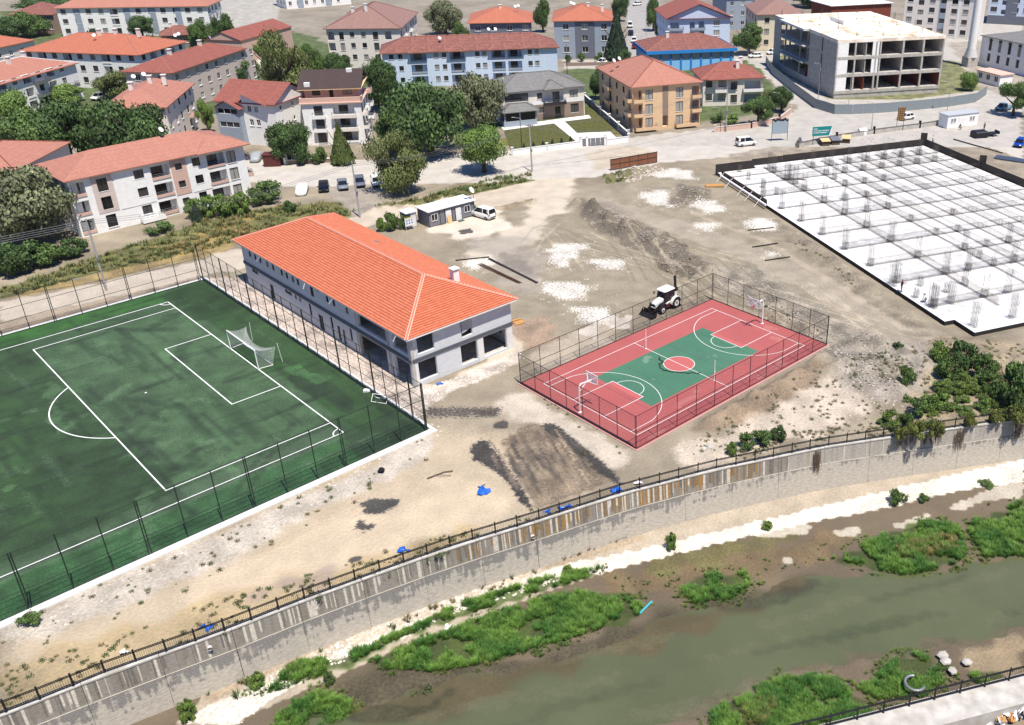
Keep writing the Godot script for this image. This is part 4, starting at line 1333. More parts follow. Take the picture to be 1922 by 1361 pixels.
func bed_paint() -> Paint:
	var p := Paint.new()
	p.start(-62,-92,62,-24,0.085, Color(0.34,0.30,0.245), Color(0.47,0.42,0.345))
	var e := -5.2
	p.patch([-29.7,-49.7,-23.2,-54.9,-10.7,-56.7,-2.2,-60.9,0.1,-62.9,7.1,-63.6,12.0,-65.7,15.0,-66.4,11.7,-62.9,-2.1,-56.7,-14.3,-52.8,-19.4,-49.7], Color(0.285,0.265,0.20), 0.9,2.0,0.8,0.25)
	p.patch([-5.6,-64.9,0.1,-67.8,7.6,-70.1,18.0,-72.5,15.3,-68.6,8.3,-66.7,1.5,-64.9,-3.2,-63.9], Color(0.44,0.375,0.265), 0.7,2.0,0.8,0.15)
	p.patch([-3.3,-67.8,2.6,-69.7,10.3,-72.4,12.8,-71.7,4.0,-67.8,-1.4,-66.3], Color(0.37,0.37,0.215), 0.6,1.5,0.9,0.2)
	for q in [[8.2,-72.2,10.3,-73.0,14.2,-73.3,13.8,-72.2,10.7,-71.5,8.7,-71.4], [16.1,-72.7,18.1,-73.2,19.3,-72.8,17.9,-71.8,16.4,-72.0], [21.7,-73.5,23.5,-74.3,26.1,-75.3,25.2,-73.7,22.7,-73.0], [28.2,-76.3,32.0,-78.5,37.4,-81.3,36.3,-78.1,32.2,-77.2,29.1,-75.9], [10.7,-68.6,11.9,-68.9,11.6,-67.8,10.7,-67.8]]:
		p.patch(q, Color(0.72,0.69,0.63), 0.9,0.5,0.6,0.08)
	p.patch([24.0,-57.1,29.9,-58.9,28.6,-55.1,25.0,-54.6,23.2,-55.7], Color(0.56,0.50,0.40), 0.9,1.5,0.6,0.1)
	p.patch([8.0,-52.9,13.0,-53.4,14.3,-51.4,12.5,-50.4,8.2,-51.3], Color(0.60,0.55,0.46), 0.6,1.5,0.8,0.15)
	p.patch([-36.1,-49.2,-35.0,-52.3,-22.5,-61.0,-12.0,-66.9,0.1,-73.2,13.6,-78.5,21.7,-81.5,35.3,-86.1,39.5,-87.7,37.7,-82.5,30.4,-80.9,18.6,-76.2,7.7,-72.0,-2.4,-67.9,-11.5,-63.0,-23.4,-55.8,-32.5,-49.2], Color(0.67,0.625,0.555), 1.0,0.5,0.2,0.08)
	p.patch([-36.2,-49.4,-32.8,-52.7,-27.9,-56.5,-22.4,-60.4,-18.1,-63.4,-11.9,-66.1,-7.2,-67.8,-2.4,-69.2,7.8,-73.2,18.8,-77.2,30.7,-81.6,38.3,-84.0,37.1,-80.4,29.9,-78.8,21.7,-75.8,12.9,-73.3,2.5,-69.4,-3.8,-67.0,-9.4,-64.8,-13.3,-62.9,-17.6,-60.8,-21.1,-58.4,-24.0,-56.4,-27.1,-54.2,-29.7,-52.1,-31.9,-49.4], Color(0.84,0.815,0.77), 1.0,0.5,0.6,0.12)
	p.patch([-35.2,-51.7,-22.0,-60.6,-11.9,-66.7,-2.5,-71.7,-1.9,-70.8,-11.8,-65.5,-21.3,-59.7,-34.1,-51.0], Color(0.55,0.47,0.37), 0.4,0.5,0.9,0.2)
	for q in GRASS_ZONES:
		p.patch(q, Color(0.20,0.27,0.09), 0.75,1.0,0.8,0.25)
	return p
const GRASS_ZONES := [
	[-23.4,-55.6,-17.7,-59.2,-11.4,-62.5,-7.0,-64.2,-3.2,-63.3,-1.7,-62.0,-2.6,-60.8,-6.6,-59.0,-10.8,-57.3,-14.8,-55.7,-18.9,-54.7,-21.9,-55.0],
	[-31.9,-52.4,-29.2,-55.1,-26.1,-56.0,-23.8,-57.3,-17.7,-61.7,-11.7,-64.8,-6.0,-66.8,-6.6,-65.6,-13.3,-62.7,-21.5,-58.3,-25.7,-54.8,-29.9,-52.5],
	[-29.1,-50.4,-26.6,-52.6,-23.9,-51.7,-23.9,-50.4,-26.7,-49.1,-28.7,-49.1],
	[1.1,-65.0,3.9,-66.2,7.3,-66.8,7.8,-65.2,5.7,-63.2,2.4,-62.7],
	[15.3,-68.6,19.8,-71.4,25.5,-74.2,28.4,-73.4,28.1,-69.3,26.4,-67.8,21.7,-66.5,19.0,-67.3],
	[29.0,-73.6,32.2,-75.6,37.2,-78.0,34.2,-69.3,29.7,-68.9],
	[3.5,-51.0,6.3,-53.1,9.8,-54.6,13.1,-54.3,14.5,-52.8,15.8,-50.8,13.9,-49.2,3.6,-49.2],
	[15.1,-53.2,18.6,-56.2,20.5,-57.0,22.0,-56.4,21.8,-53.9,19.8,-52.3,16.5,-52.2],
	[23.7,-54.6,26.1,-55.4,27.3,-54.9,25.1,-53.6]]
func streak_image() -> ImageTexture:
	var w := 2048
	var h := 48
	var im := Image.create(w, h, false, Image.FORMAT_RGB8)
	var r := RandomNumberGenerator.new()
	r.seed = 31
	var f := FastNoiseLite.new()
	f.frequency = 0.05
	f.seed = 7
	var base := Color(0.56,0.54,0.505)
	var x := 0
	while x < w:
		var m := x / 2048.0 * 100.0      # metres along the wall
		var wide := r.randi_range(1,5)
		var ochre := clampf(1.0 - absf(m - 53.0) / 20.0,0.0,1.0) * clampf(0.6 + 1.6 * f.get_noise_1d(x * 0.35), 0,1) + clampf(1.0 - absf(m - 40.0) / 7.0,0,1) * 0.4
		var roll := r.randf()
		var c := base.lerp(Color(0.49,0.46,0.41), r.randf())
		if roll < ochre * 0.75:
			c = Color(0.62,0.45,0.22).lerp(Color(0.46,0.37,0.25), r.randf())
		elif roll > (0.74 if m < 66.0 else 0.93):
			c = Color(0.86,0.83,0.77)
			wide = mini(wide, 4)
		elif roll > 0.62:
			c = Color(0.40,0.38,0.355)
		var reach := h if r.randf() < 0.55 else r.randi_range(h / 2, h)
		for i in wide:
			if x + i >= w:
				break
			for y in h:
				var a := clampf((reach - y) / 6.0,0.0,1.0)
				var q := base.lerp(c, a * (0.75 + 0.25 * f.get_noise_2d(x * 3.0, y * 2.0)))
				if m > 68.0:
					q = q.lerp(Color(0.72,0.70,0.66), 0.6)
				im.set_pixel(x + i, y, q * (1.0 + 0.16 * f.get_noise_2d((x + i) * 2.0, y * 6.0)))
		x += wide
	return ImageTexture.create_from_image(im)
func lower_wall_image() -> ImageTexture:
	var w := 2048
	var h := 96
	var im := Image.create(w, h, false, Image.FORMAT_RGB8)
	var f := FastNoiseLite.new()
	f.frequency = 0.02
	f.fractal_octaves = 5
	f.seed = 17
	var g := FastNoiseLite.new()
	g.frequency = 0.35
	g.seed = 18
	for x in w:
		var m := x / 2048.0 * 100.0
		var clean := smoothstep(45.0,70.0, m)
		for y in h:
			var rough := f.get_noise_2d(x * 1.0, y * 2.2) * 0.8 + f.get_noise_2d(x * 5.0, y * 0.5 + 300.0) * 0.9 + 0.72 - y / 48.0 - clean * 0.55
			var dark := Color(0.42,0.41,0.395).lerp(Color(0.62,0.605,0.58), 0.5 + g.get_noise_2d(x * 1.0, y * 1.0))
			var pale := Color(0.76,0.735,0.685).lerp(Color(0.66,0.635,0.585), 0.5 + f.get_noise_2d(x * 4.0, y * 9.0))
			im.set_pixel(x, y, pale.lerp(dark, smoothstep(0.0,0.45, rough)))
	return ImageTexture.create_from_image(im)
func river_all() -> void:
	var p := bed_paint()
	var vv := PackedVector3Array()
	var uv := PackedVector2Array()
	var cols := 240
	var nr := 130
	for i in cols + 1:
		var x := -60.0 + i * 0.5
		var z1 := wall_z(x) + 0.1
		var z0 := minf(quay_z(x) - 0.1,-25.0)
		for j in nr:
			var t := float(j) / (nr - 1)
			var z := lerpf(z0, z1, t)
			vv.append(Vector3(x, bed_y(x, z), z))
			uv.append(Vector2((x - p.x0) / (p.w * p.res), (z - p.z0) / (p.h * p.res)))
	var o := inst("riverbed", grid_mesh(vv, uv, cols + 1, nr), ground_material("bed", p))
	tag(o, "riverbed of mud, silt, pale apron and white stone pitching", "riverbed", "", "structure")
	var wp := Paint.new()
	wp.start(-62,-80,62,-24,0.15, Color(0.325,0.345,0.235), Color(0.385,0.405,0.285))
	wp.patch([-28.1,-49.8,-22.5,-52.3,-12.3,-55.9,-5.2,-58.6,2.4,-62.0,12.1,-66.1,17.4,-66.5,11.8,-64.3,4.6,-60.8,-4.2,-56.5,-12.4,-53.4,-17.0,-49.8], Color(0.36,0.32,0.215), 0.85,2.2,0.6,0.08)
	wp.patch([-0.3,-49.9,6.4,-54.0,15.2,-56.6,30.2,-59.9,29.8,-58.7,19.5,-56.3,10.6,-54.1,4.1,-50.4], Color(0.40,0.36,0.28), 0.8,1.6,0.6,0.08)
	wp.patch([-25.8,-49.8,-22.6,-51.3,-18.3,-51.8,-16.1,-53.4,-17.3,-51.3,-20.2,-49.8], Color(0.24,0.24,0.16), 0.6,0.8,1.0,0.2)
	wp.patch([3.8,-62.7,8.0,-63.7,11.0,-65.1,15.0,-66.2,10.8,-63.0,6.0,-61.7], Color(0.26,0.25,0.19), 0.5,0.8,1.0,0.2)
	var fr := RandomNumberGenerator.new()
	fr.seed = 2
	for i in 40:      # drifts of silt along the current
		var a := Vector2(fr.randf_range(-20,30), fr.randf_range(-66,-46))
		wp.stroke([a.x, a.y, a.x + 4, a.y - 1.3, a.x + 9, a.y - 3.0], fr.randf_range(0.3,1.2), Color(0.40,0.40,0.30) if i % 2 else Color(0.29,0.31,0.215), 0.35,0.6,1.2,0.1)
	var wb := MB.new()
	var sx: float = wp.w * wp.res
	var sz: float = wp.h * wp.res
	var q0 := Vector2(wp.x0, wp.z0)
	wb.quv(Vector3(-60, WATER, -25), Vector3(60, WATER, -25), Vector3(60, WATER, -79), Vector3(-60, WATER, -79), (Vector2(-60,-25) - q0) / Vector2(sx, sz), (Vector2(60,-25) - q0) / Vector2(sx, sz), (Vector2(60,-79) - q0) / Vector2(sx, sz), (Vector2(-60,-79) - q0) / Vector2(sx, sz))
	var wm := ground_material("water", wp, 0.0)
	wm.roughness = 0.08
	var rip := noise_tex(0.03,512, Color(0.45,0.45,0.45), Color(0.55,0.55,0.55), 3,21)
	wm.heightmap_enabled = false
	wm.normal_enabled = true
	var nt := NoiseTexture2D.new()
	nt.noise = rip.noise
	rip.noise.frequency = 0.07
	nt.width = 2048
	nt.height = 2048
	nt.seamless = true
	nt.as_normal_map = true
	nt.bump_strength = 0.6
	wm.normal_texture = nt
	wm.normal_scale = 0.35
	var wo := part("water", wb, wm)
	tag(wo, "shallow turbid green river water", "water", "", "structure")
	river_wall()
	quay()
func wall_stations(step: float, x_from: float, x_to: float, f: Callable) -> Array:
	var pts := [Vector2(x_from, f.call(x_from))]
	var x := x_from
	var left := step
	while x < x_to:
		var nx := x + 0.05
		left -= Vector2(0.05, f.call(nx) - f.call(x)).length()
		x = nx
		if left <= 0.0:
			pts.append(Vector2(x, f.call(x)))
			left += step
	return pts
func river_wall() -> void:
	var w := thing("retaining_wall", "long stained concrete river wall below the black railing, cast in two lifts", "retaining wall", Vector3(-4,0,-71))
	var um := plain("wall_upper", Color(1,1,1), 0.95)
	um.albedo_texture = streak_image()
	var lm := plain("wall_lower", Color(1,1,1), 0.95)
	lm.albedo_texture = lower_wall_image()
	var pts := wall_stations(5.0,-62.0,62.0, wall_z)
	var off := -w.position
	var s0 := 18.0        # metres before the streaks' start
	for i in pts.size() - 1:
		var a: Vector2 = pts[i]
		var b: Vector2 = pts[i + 1]
		var d := (b - a).normalized()
		var nrm := Vector2(-d.y, d.x)     # towards the river
		var g := d * 0.015
		a += g
		b -= g
		var ua := (i * 5.0 - s0) / 100.0
		var ub := ((i + 1) * 5.0 - s0) / 100.0
		var y1 := -0.02
		var ym := -1.75
		var mb := MB.new()
		var f := func(p: Vector2, out: float, y: float) -> Vector3: return Vector3(p.x + nrm.x * out, y, p.y + nrm.y * out) + off
		mb.quv(f.call(a, 0.14, ym), f.call(b, 0.14, ym), f.call(b, 0.0, y1), f.call(a, 0.0, y1), Vector2(ua, 1), Vector2(ub, 1), Vector2(ub, 0), Vector2(ua, 0))
		mb.quad(f.call(a, -0.45, y1), f.call(a, 0.0, y1), f.call(b, 0.0, y1), f.call(b, -0.45, y1))
		mb.quad(f.call(a, -0.45, ym), f.call(a, 0.14, ym), f.call(a, 0.0, y1), f.call(a, -0.45, y1))
		mb.quad(f.call(b, 0.14, ym), f.call(b, -0.45, ym), f.call(b, -0.45, y1), f.call(b, 0.0, y1))
		mb.quad(f.call(b, -0.45, ym), f.call(a, -0.45, ym), f.call(a, -0.45, y1), f.call(b, -0.45, y1))
		part("upper_panel", mb, um, w)
		var ml := MB.new()
		ml.quv(f.call(a, 0.44,-5.2), f.call(b, 0.44,-5.2), f.call(b, 0.20, ym), f.call(a, 0.20, ym), Vector2(ua, 1), Vector2(ub, 1), Vector2(ub, 0), Vector2(ua, 0))
		ml.quad(f.call(a, -0.2, ym), f.call(a, 0.20, ym), f.call(b, 0.20, ym), f.call(b, -0.2, ym))
		ml.quad(f.call(a, -0.2,-5.2), f.call(a, 0.44,-5.2), f.call(a, 0.20, ym), f.call(a, -0.2, ym))
		ml.quad(f.call(b, 0.44,-5.2), f.call(b, -0.2,-5.2), f.call(b, -0.2, ym), f.call(b, 0.20, ym))
		part("lower_panel", ml, lm, w)
		var mc := MB.new()      # worn coping, a little uneven
		var lift := 0.05 + 0.05 * rough_noise.get_noise_1d(i * 7.0)
		mc.hexa(f.call(a, -0.5, y1 + 0.005), f.call(b, -0.5,0) - f.call(a, -0.5,0), Vector3(0,0.07 + lift, 0), f.call(a, 0.05,0) - f.call(a, -0.5,0))
		part("coping", mc, M.concrete, w)
	for q in [[395,1215], [980,1030]]:
		pass
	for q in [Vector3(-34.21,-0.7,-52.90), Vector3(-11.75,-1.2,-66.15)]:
		var mb := MB.new()
		var z := wall_z(q.x) + 0.08
		mb.tube(Vector3(q.x, q.y, z) + off, Vector3(q.x + 0.1, q.y - 0.01, z + 0.2) + off, 0.17,0.17,12, false)
		part("drain_pipe", mb, M.concrete_pale, w)
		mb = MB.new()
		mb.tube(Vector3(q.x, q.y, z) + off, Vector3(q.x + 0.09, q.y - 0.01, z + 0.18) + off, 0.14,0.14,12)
		part("pipe_shade_plug", mb, M.concrete_dark, w)  # dark plug in the pipe; its colour stands in for the shaded hollow
	railing("river_railing", "black iron railing along the top of the stained river wall", wall_stations(2.0,-60.0,60.0, func(x): return wall_z(x) - 0.22), 0.08)
func railing_panel() -> ArrayMesh:
	if meshes.has("rail"):
		return meshes.rail
	var b := MB.new()
	for y in [0.14,0.25,0.92,1.04]:
		b.bar(Vector3(0, y, 0), Vector3(2.0, y, 0), 0.05,0.05)
	for i in 14:
		var x := 0.07 + i * 0.143
		b.prism(Vector3(x, 0.14,0), Vector3(x, 0.92,0), 0.011)
	for i in 18:
		var x := 0.06 + i * 0.111
		b.box(Vector3(x, 0.98,0), Vector3(0.035,0.1,0.02))
		b.box(Vector3(x, 0.195,0), Vector3(0.035,0.1,0.02))
	meshes.rail = b.mesh()
	return meshes.rail
func railing(called: String, label: String, pts: Array, y: float) -> void:
	var r := thing(called, label, "railing", Vector3(pts[0].x, y, pts[0].y))
	var pb := MB.new()
	pb.box(Vector3(0,0.58,0), Vector3(0.08,1.16,0.08))
	pb.box(Vector3(0,1.18,0), Vector3(0.11,0.04,0.11))
	pb.box(Vector3(0,0.01,0), Vector3(0.16,0.03,0.16))
	var pm := pb.mesh()
	for i in pts.size():
		var a: Vector2 = pts[i]
		var post := inst("post", pm, M.iron, r)
		post.position = Vector3(a.x, 0, a.y) - Vector3(r.position.x, 0, r.position.z)
		if i < pts.size() - 1:
			var d: Vector2 = pts[i + 1] - a
			var o := inst("railing_panel", railing_panel(), M.iron, r)
			o.position = post.position
			o.rotation.y = atan2(-d.y, d.x)
			o.scale.x = d.length() / 2.0
func quay() -> void:
	var b := MB.new()
	var n := 30
	for i in n:
		var xa := lerpf(-60.0,60.0, float(i) / n)
		var xb := lerpf(-60.0,60.0, float(i + 1) / n)
		var za := minf(quay_z(xa), -25.0)
		var zb := minf(quay_z(xb), -25.0)
		b.quad(Vector3(xa, 0, za + 2.2), Vector3(xb, 0, zb + 2.2), Vector3(xb, 0, zb - 0.3), Vector3(xa, 0, za - 0.3))
		b.quad(Vector3(xb, -5.6, zb - 0.3), Vector3(xa, -5.6, za - 0.3), Vector3(xa, 0, za - 0.3), Vector3(xb, 0, zb - 0.3))
		b.quad(Vector3(xa, -2.0, za + 2.2), Vector3(xb, -2.0, zb + 2.2), Vector3(xb, 0, zb + 2.2), Vector3(xa, 0, za + 2.2))
	var o := part("quay_wall", b, M.concrete)
	tag(o, "pale concrete quay walk with a low stone face beside the rubbish heap", "quay wall")
	var g := MB.new()
	for i in n:
		var xa := lerpf(-60.0,60.0, float(i) / n)
		var xb := lerpf(-60.0,60.0, float(i + 1) / n)
		g.quad(Vector3(xa, -1.3,30), Vector3(xb, -1.3,30), Vector3(xb, -1.3, minf(quay_z(xb), -25.0) + 2.1), Vector3(xa, -1.3, minf(quay_z(xa), -25.0) + 2.1))
	struct("near_bank", g, mottled("bank_soil", Color(0.55,0.50,0.43), 0.95, M.coarse, 5.0), "bare soil of the near bank below the quay", "ground")
	railing("quay_railing", "black iron railing on the quay above the rubbish heap", wall_stations(2.0,-10.0,50.0, func(x): return quay_z(x)), 0.0)
# ------------------------------------------------------------------ foundation with reinforcement
const SLAB_AT := Vector2(11.01,-169.11)
const SLAB_TURN := 1.18609        # direction of its long side
const SLAB_FLAT := [Vector2(11.01,-169.11), 1.18609,33.0,36.6,-23.0,23.4,-0.5]
func slab(a: float, b: float, y := 0.0) -> Vector3:
	var r := rot2(a, -b, SLAB_TURN)
	return Vector3(SLAB_AT.x + r.x, y, SLAB_AT.y + r.y)
func slab_poly(pts: Array) -> PackedVector2Array:
	var out := PackedVector2Array()
	for i in pts.size() / 2:
		var p := slab(pts[i * 2], pts[i * 2 + 1])
		out.append(Vector2(p.x, p.z))
	return out
func rebar_column_mesh(w: float, d: float, h: float, tie: float, sd: int) -> ArrayMesh:
	var b := MB.new()
	var r := RandomNumberGenerator.new()
	r.seed = sd
	var nx := maxi(int(w / 0.22), 1)
	var nz := maxi(int(d / 0.22), 1)
	for i in nx + 1:
		for j in nz + 1:
			if i in [0, nx] or j in [0, nz]:
				var x := -w / 2 + w * i / nx
				var z := -d / 2 + d * j / nz
				b.prism(Vector3(x, -0.1, z), Vector3(x + r.randf_range(-0.04,0.04), h * r.randf_range(0.9,1.0), z + r.randf_range(-0.04,0.04)), 0.017)
	var y := 0.06
	while y < tie:
		var k := [Vector3(-w / 2, y, -d / 2), Vector3(w / 2, y, -d / 2), Vector3(w / 2, y, d / 2), Vector3(-w / 2, y, d / 2)]
		for i in 4:
			b.prism(k[i], k[(i + 1) % 4], 0.009)
		y += 0.1
	while y < h * 0.9:
		var k := [Vector3(-w / 2, y, -d / 2), Vector3(w / 2, y, -d / 2), Vector3(w / 2, y, d / 2), Vector3(-w / 2, y, d / 2)]
		for i in 4:
			b.prism(k[i], k[(i + 1) % 4], 0.006)
		y += 0.55
	return b.mesh()
func beam_cage(len: float, h: float) -> ArrayMesh:
	var b := MB.new()
	var w := 0.42
	for y in [0.05, h]:
		for z in [-w / 2,0.0, w / 2]:
			b.prism(Vector3(0, y, z), Vector3(len, y, z), 0.014 if y < 0.1 else 0.009)
	var x := 0.1
	while x < len:
		b.prism(Vector3(x, 0.05,-w / 2), Vector3(x, h, -w / 2), 0.008)
		b.prism(Vector3(x, 0.05, w / 2), Vector3(x, h, w / 2), 0.008)
		b.prism(Vector3(x, h, -w / 2), Vector3(x, h, w / 2), 0.006)
		b.prism(Vector3(x, 0.05,-w / 2), Vector3(x, 0.05, w / 2), 0.010)
		x += 0.13
	return b.mesh()
func foundation() -> void:
	var root := thing("foundation_slab", "broad white concrete foundation slab with black waterproofed sides", "foundation", slab(33,23))
	var off := -root.position
	var outline := [-4.2,7.6,-2.6,7.6,-2.6,-0.5,66.0,-0.5,66.0,1.0,70.0,1.0,69.2,60.0,30.0,60.0,30.0,46.6,-4.2,46.6]
	var poly := slab_poly(outline)
	for i in poly.size():
		poly[i] += Vector2(off.x, off.z)
	var side_b := MB.new()
	side_b.walls(poly, -0.75,0.10)
	part("waterproofed_side", side_b, M.tar, root)
	var av := [-2.6,1.2,6.3,13.1,19.9,26.5,33.1,39.8,46.7,53.3,61.7,66.0]
	var bv := [-0.5,9.0,17.3,21.4,25.5,29.6,33.6,37.6,41.8,46.6]
	var top := MB.new()
	top.flat(poly, 0.12)
	var pm := mottled("slab_white", Color(0.86,0.86,0.86), 0.85, noise_tex(0.01,512, Color(0.90,0.90,0.90), Color(1,1,1), 4,44), 9.0)
	part("slab_bed", top, pm, root)
	var r := RandomNumberGenerator.new()
	r.seed = 5
	var tones := []
	for k in 3:
		tones.append(mottled("bay_white_%d" % k, [Color(0.885,0.885,0.885), Color(0.84,0.845,0.85), Color(0.87,0.865,0.85)][k], 0.85, M.coarse if k == 1 else pm.albedo_texture, 7.0 + k))
	for i in av.size() - 1:
		for j in bv.size() - 1:
			var a0: float = av[i] + 0.28
			var a1: float = av[i + 1] - 0.28
			var b0: float = bv[j] + 0.28
			var b1: float = bv[j + 1] - 0.28
			var q := slab_poly([a0, b0, a1, b0, a1, b1, a0, b1])
			for k in 4:
				q[k] += Vector2(off.x, off.z)
			var m := MB.new()
			m.flat(q, 0.165)
			m.walls(q, 0.12,0.165)
			part("slab_bay", m, tones[r.randi() % 3], root)
	var cross := beam_cage(46.0,1.0)
	var length := beam_cage(67.0,1.0)
	for i in range(1, av.size() - 1):
		var o := inst("beam_cage", cross, M.rebar)
		o.position = slab(av[i], 0.2,0.13)
		o.rotation.y = -(SLAB_TURN - PI / 2)
		tag(o, "long rebar beam cage crossing the white slab from its dirt side", "rebar cage", "beam cages across the slab")
	for j in range(1, bv.size() - 1):
		var o := inst("beam_cage", length, M.rebar)
		o.position = slab(-2.3, bv[j], 0.13)
		o.rotation.y = -SLAB_TURN
		tag(o, "long rebar beam cage running lengthwise over the white slab", "rebar cage", "beam cages along the slab")
	var kinds := [rebar_column_mesh(0.9,0.5,3.4,1.1,1), rebar_column_mesh(0.5,0.9,3.5,1.2,2), rebar_column_mesh(1.3,0.4,3.3,1.3,3), rebar_column_mesh(0.6,0.5,1.4,1.3,4)]
	var spots := []
	for a in av.slice(3,11):
		spots.append([a, 0.9,0])
		spots.append([a, 9.0,1])
		spots.append([a, 17.3,3 if int(a) % 2 else 0])
	for b in [9.3,17.5,21.5,25.5,29.6,33.5,37.5,41.6]:
		spots.append([1.2, b, 0])
		spots.append([6.2, b, 1 if int(b) % 2 else 0])
	for q in [[6.9,9.6,2], [9.0,9.5,1], [9.0,17.6,0], [-1.1,9.6,0], [-1.6,3.5,3], [3.2,3.0,3], [8.6,3.2,3], [13.0,3.6,3], [13.1,21.4,3], [13.1,25.5,3], [19.9,13.0,2], [26.5,13.2,0], [53.4,12.8,0], [53.5,20.7,1], [53.3,25.0,0], [50.2,17.3,3], [46.7,21.4,3], [53.8,-0.1,2], [55.5,3.2,3], [58.5,0.4,3], [58.6,5.2,3], [61.9,0.5,2], [61.7,3.5,0], [68.5,1.9,0], [61.7,12.8,1], [68.3,8.1,1], [61.8,17.6,0], [61.8,22.0,0], [61.8,27.0,1], [68.3,14.0,0], [68.3,20.0,0], [46.7,25.5,0], [39.8,21.4,3], [33.1,25.5,3], [57.5,9.0,0]]:
		spots.append(q)
	for q in spots:
		var o := inst("rebar_column", kinds[q[2]], M.rebar)
		o.position = slab(q[0] + 0.02, q[1] + 0.03,0.166)
		o.rotation.y = -SLAB_TURN + (r.randf_range(-0.05,0.05))
		tag(o, ["upright bundle of long column rebar rising from the white slab", "narrow upright bundle of long column rebar on the white slab", "wide upright wall of rebar standing on the white slab", "short tied rebar stub standing on the white slab"][q[2]], "rebar", "column starters on the slab, kind %d" % (q[2] + 1))
	var stack := MB.new()     # bars lying loose
	for k in 14:
		stack.prism(slab(5.0 + k * 0.06,8.6,0.23 + 0.02 * (k % 3)), slab(7.0 + k * 0.05,12.4,0.23 + 0.02 * (k % 2)), 0.02)
	tag(part("loose_rebar", stack, M.rebar), "loose rebar lying on the white slab near the black boards", "rebar")
	formwork()
func formwork() -> void:
	var runs := [["black shutter boards standing along the slab side facing the wooden board stack", [18.0,-0.9,0.0,-0.9], 1.5], ["black shutter boards at the slab corner beside the white van", [-2.7,-0.9,-2.7,7.2], 1.9], ["short return of black shutter boards at the slab's stepped corner", [-4.3,7.4,-4.3,14.0], 1.6], ["long row of black shutter boards along the slab side facing the street", [-4.6,14.2,-4.6,46.4], 1.6], ["row of black shutter boards along the slab side facing the blue car", [-4.4,46.9,29.5,46.9], 1.7]]
	for q in runs:
		var c: Array = q[1]
		var a := slab(c[0], c[1], -0.2)
		var e := slab(c[2], c[3], -0.2)
		var f := thing("formwork_wall", q[0], "formwork", a, atan2(-(e.z - a.z), e.x - a.x))
		var len := a.distance_to(e)
		var n := maxi(int(len / 2.4), 1)
		for i in n:
			var b := MB.new()
			var w := len / n
			b.box(Vector3(w * (i + 0.5), q[2] * 0.5,0), Vector3(w - 0.02, q[2] + 0.03 * (i % 2), 0.05))
			part("board", b, M.shutter_board, f)
		var rail := MB.new()
		for y in [0.4, q[2] - 0.3]:
			rail.box(Vector3(len / 2, y, -0.07), Vector3(len, 0.09,0.06))
		part("waling", rail, M.wood_pole, f)
	for q in [[-4.6,46.6,2.6], [13.5,46.9,2.7]]:
		var b := MB.new()
		b.box(Vector3(0, q[2] / 2,0), Vector3(1.3, q[2], 0.05))
		b.box(Vector3(-0.55, q[2] / 2,-0.06), Vector3(0.08, q[2], 0.07))
		b.box(Vector3(0.55, q[2] / 2,-0.06), Vector3(0.08, q[2], 0.07))
		var o := part("shutter_panel", b, M.shutter_board)
		o.position = slab(q[0] - 0.2, q[1] + 0.3,0)
		o.rotation.y = -0.2
		tag(o, "tall black shutter panel standing at the " + ("slab corner nearest the white site container" if q[0] < 0 else "slab side below the container"), "panel", "tall shutter panels")
	for a in [1.0,4.6,9.5,12.5,16.0]:
		var b := MB.new()
		b.tube(slab(a, -0.8,1.25), slab(a + 1.0,-2.9,-0.1), 0.035,0.035,6)
		tag(part("brace", b, M.pvc_white), "thin pale raking prop holding the black shutter boards", "prop", "raking props of the shutter boards")
	var k := MB.new()
	for i in 6:
		k.bar(slab(0.5 + i * 3.0,-1.35,0.55), slab(3.4 + i * 3.0,-1.35,0.55), 0.35,0.3)
	tag(part("insulation_strip", k, M.pvc_white), "white insulation strip along the foot of the black shutter boards", "insulation")
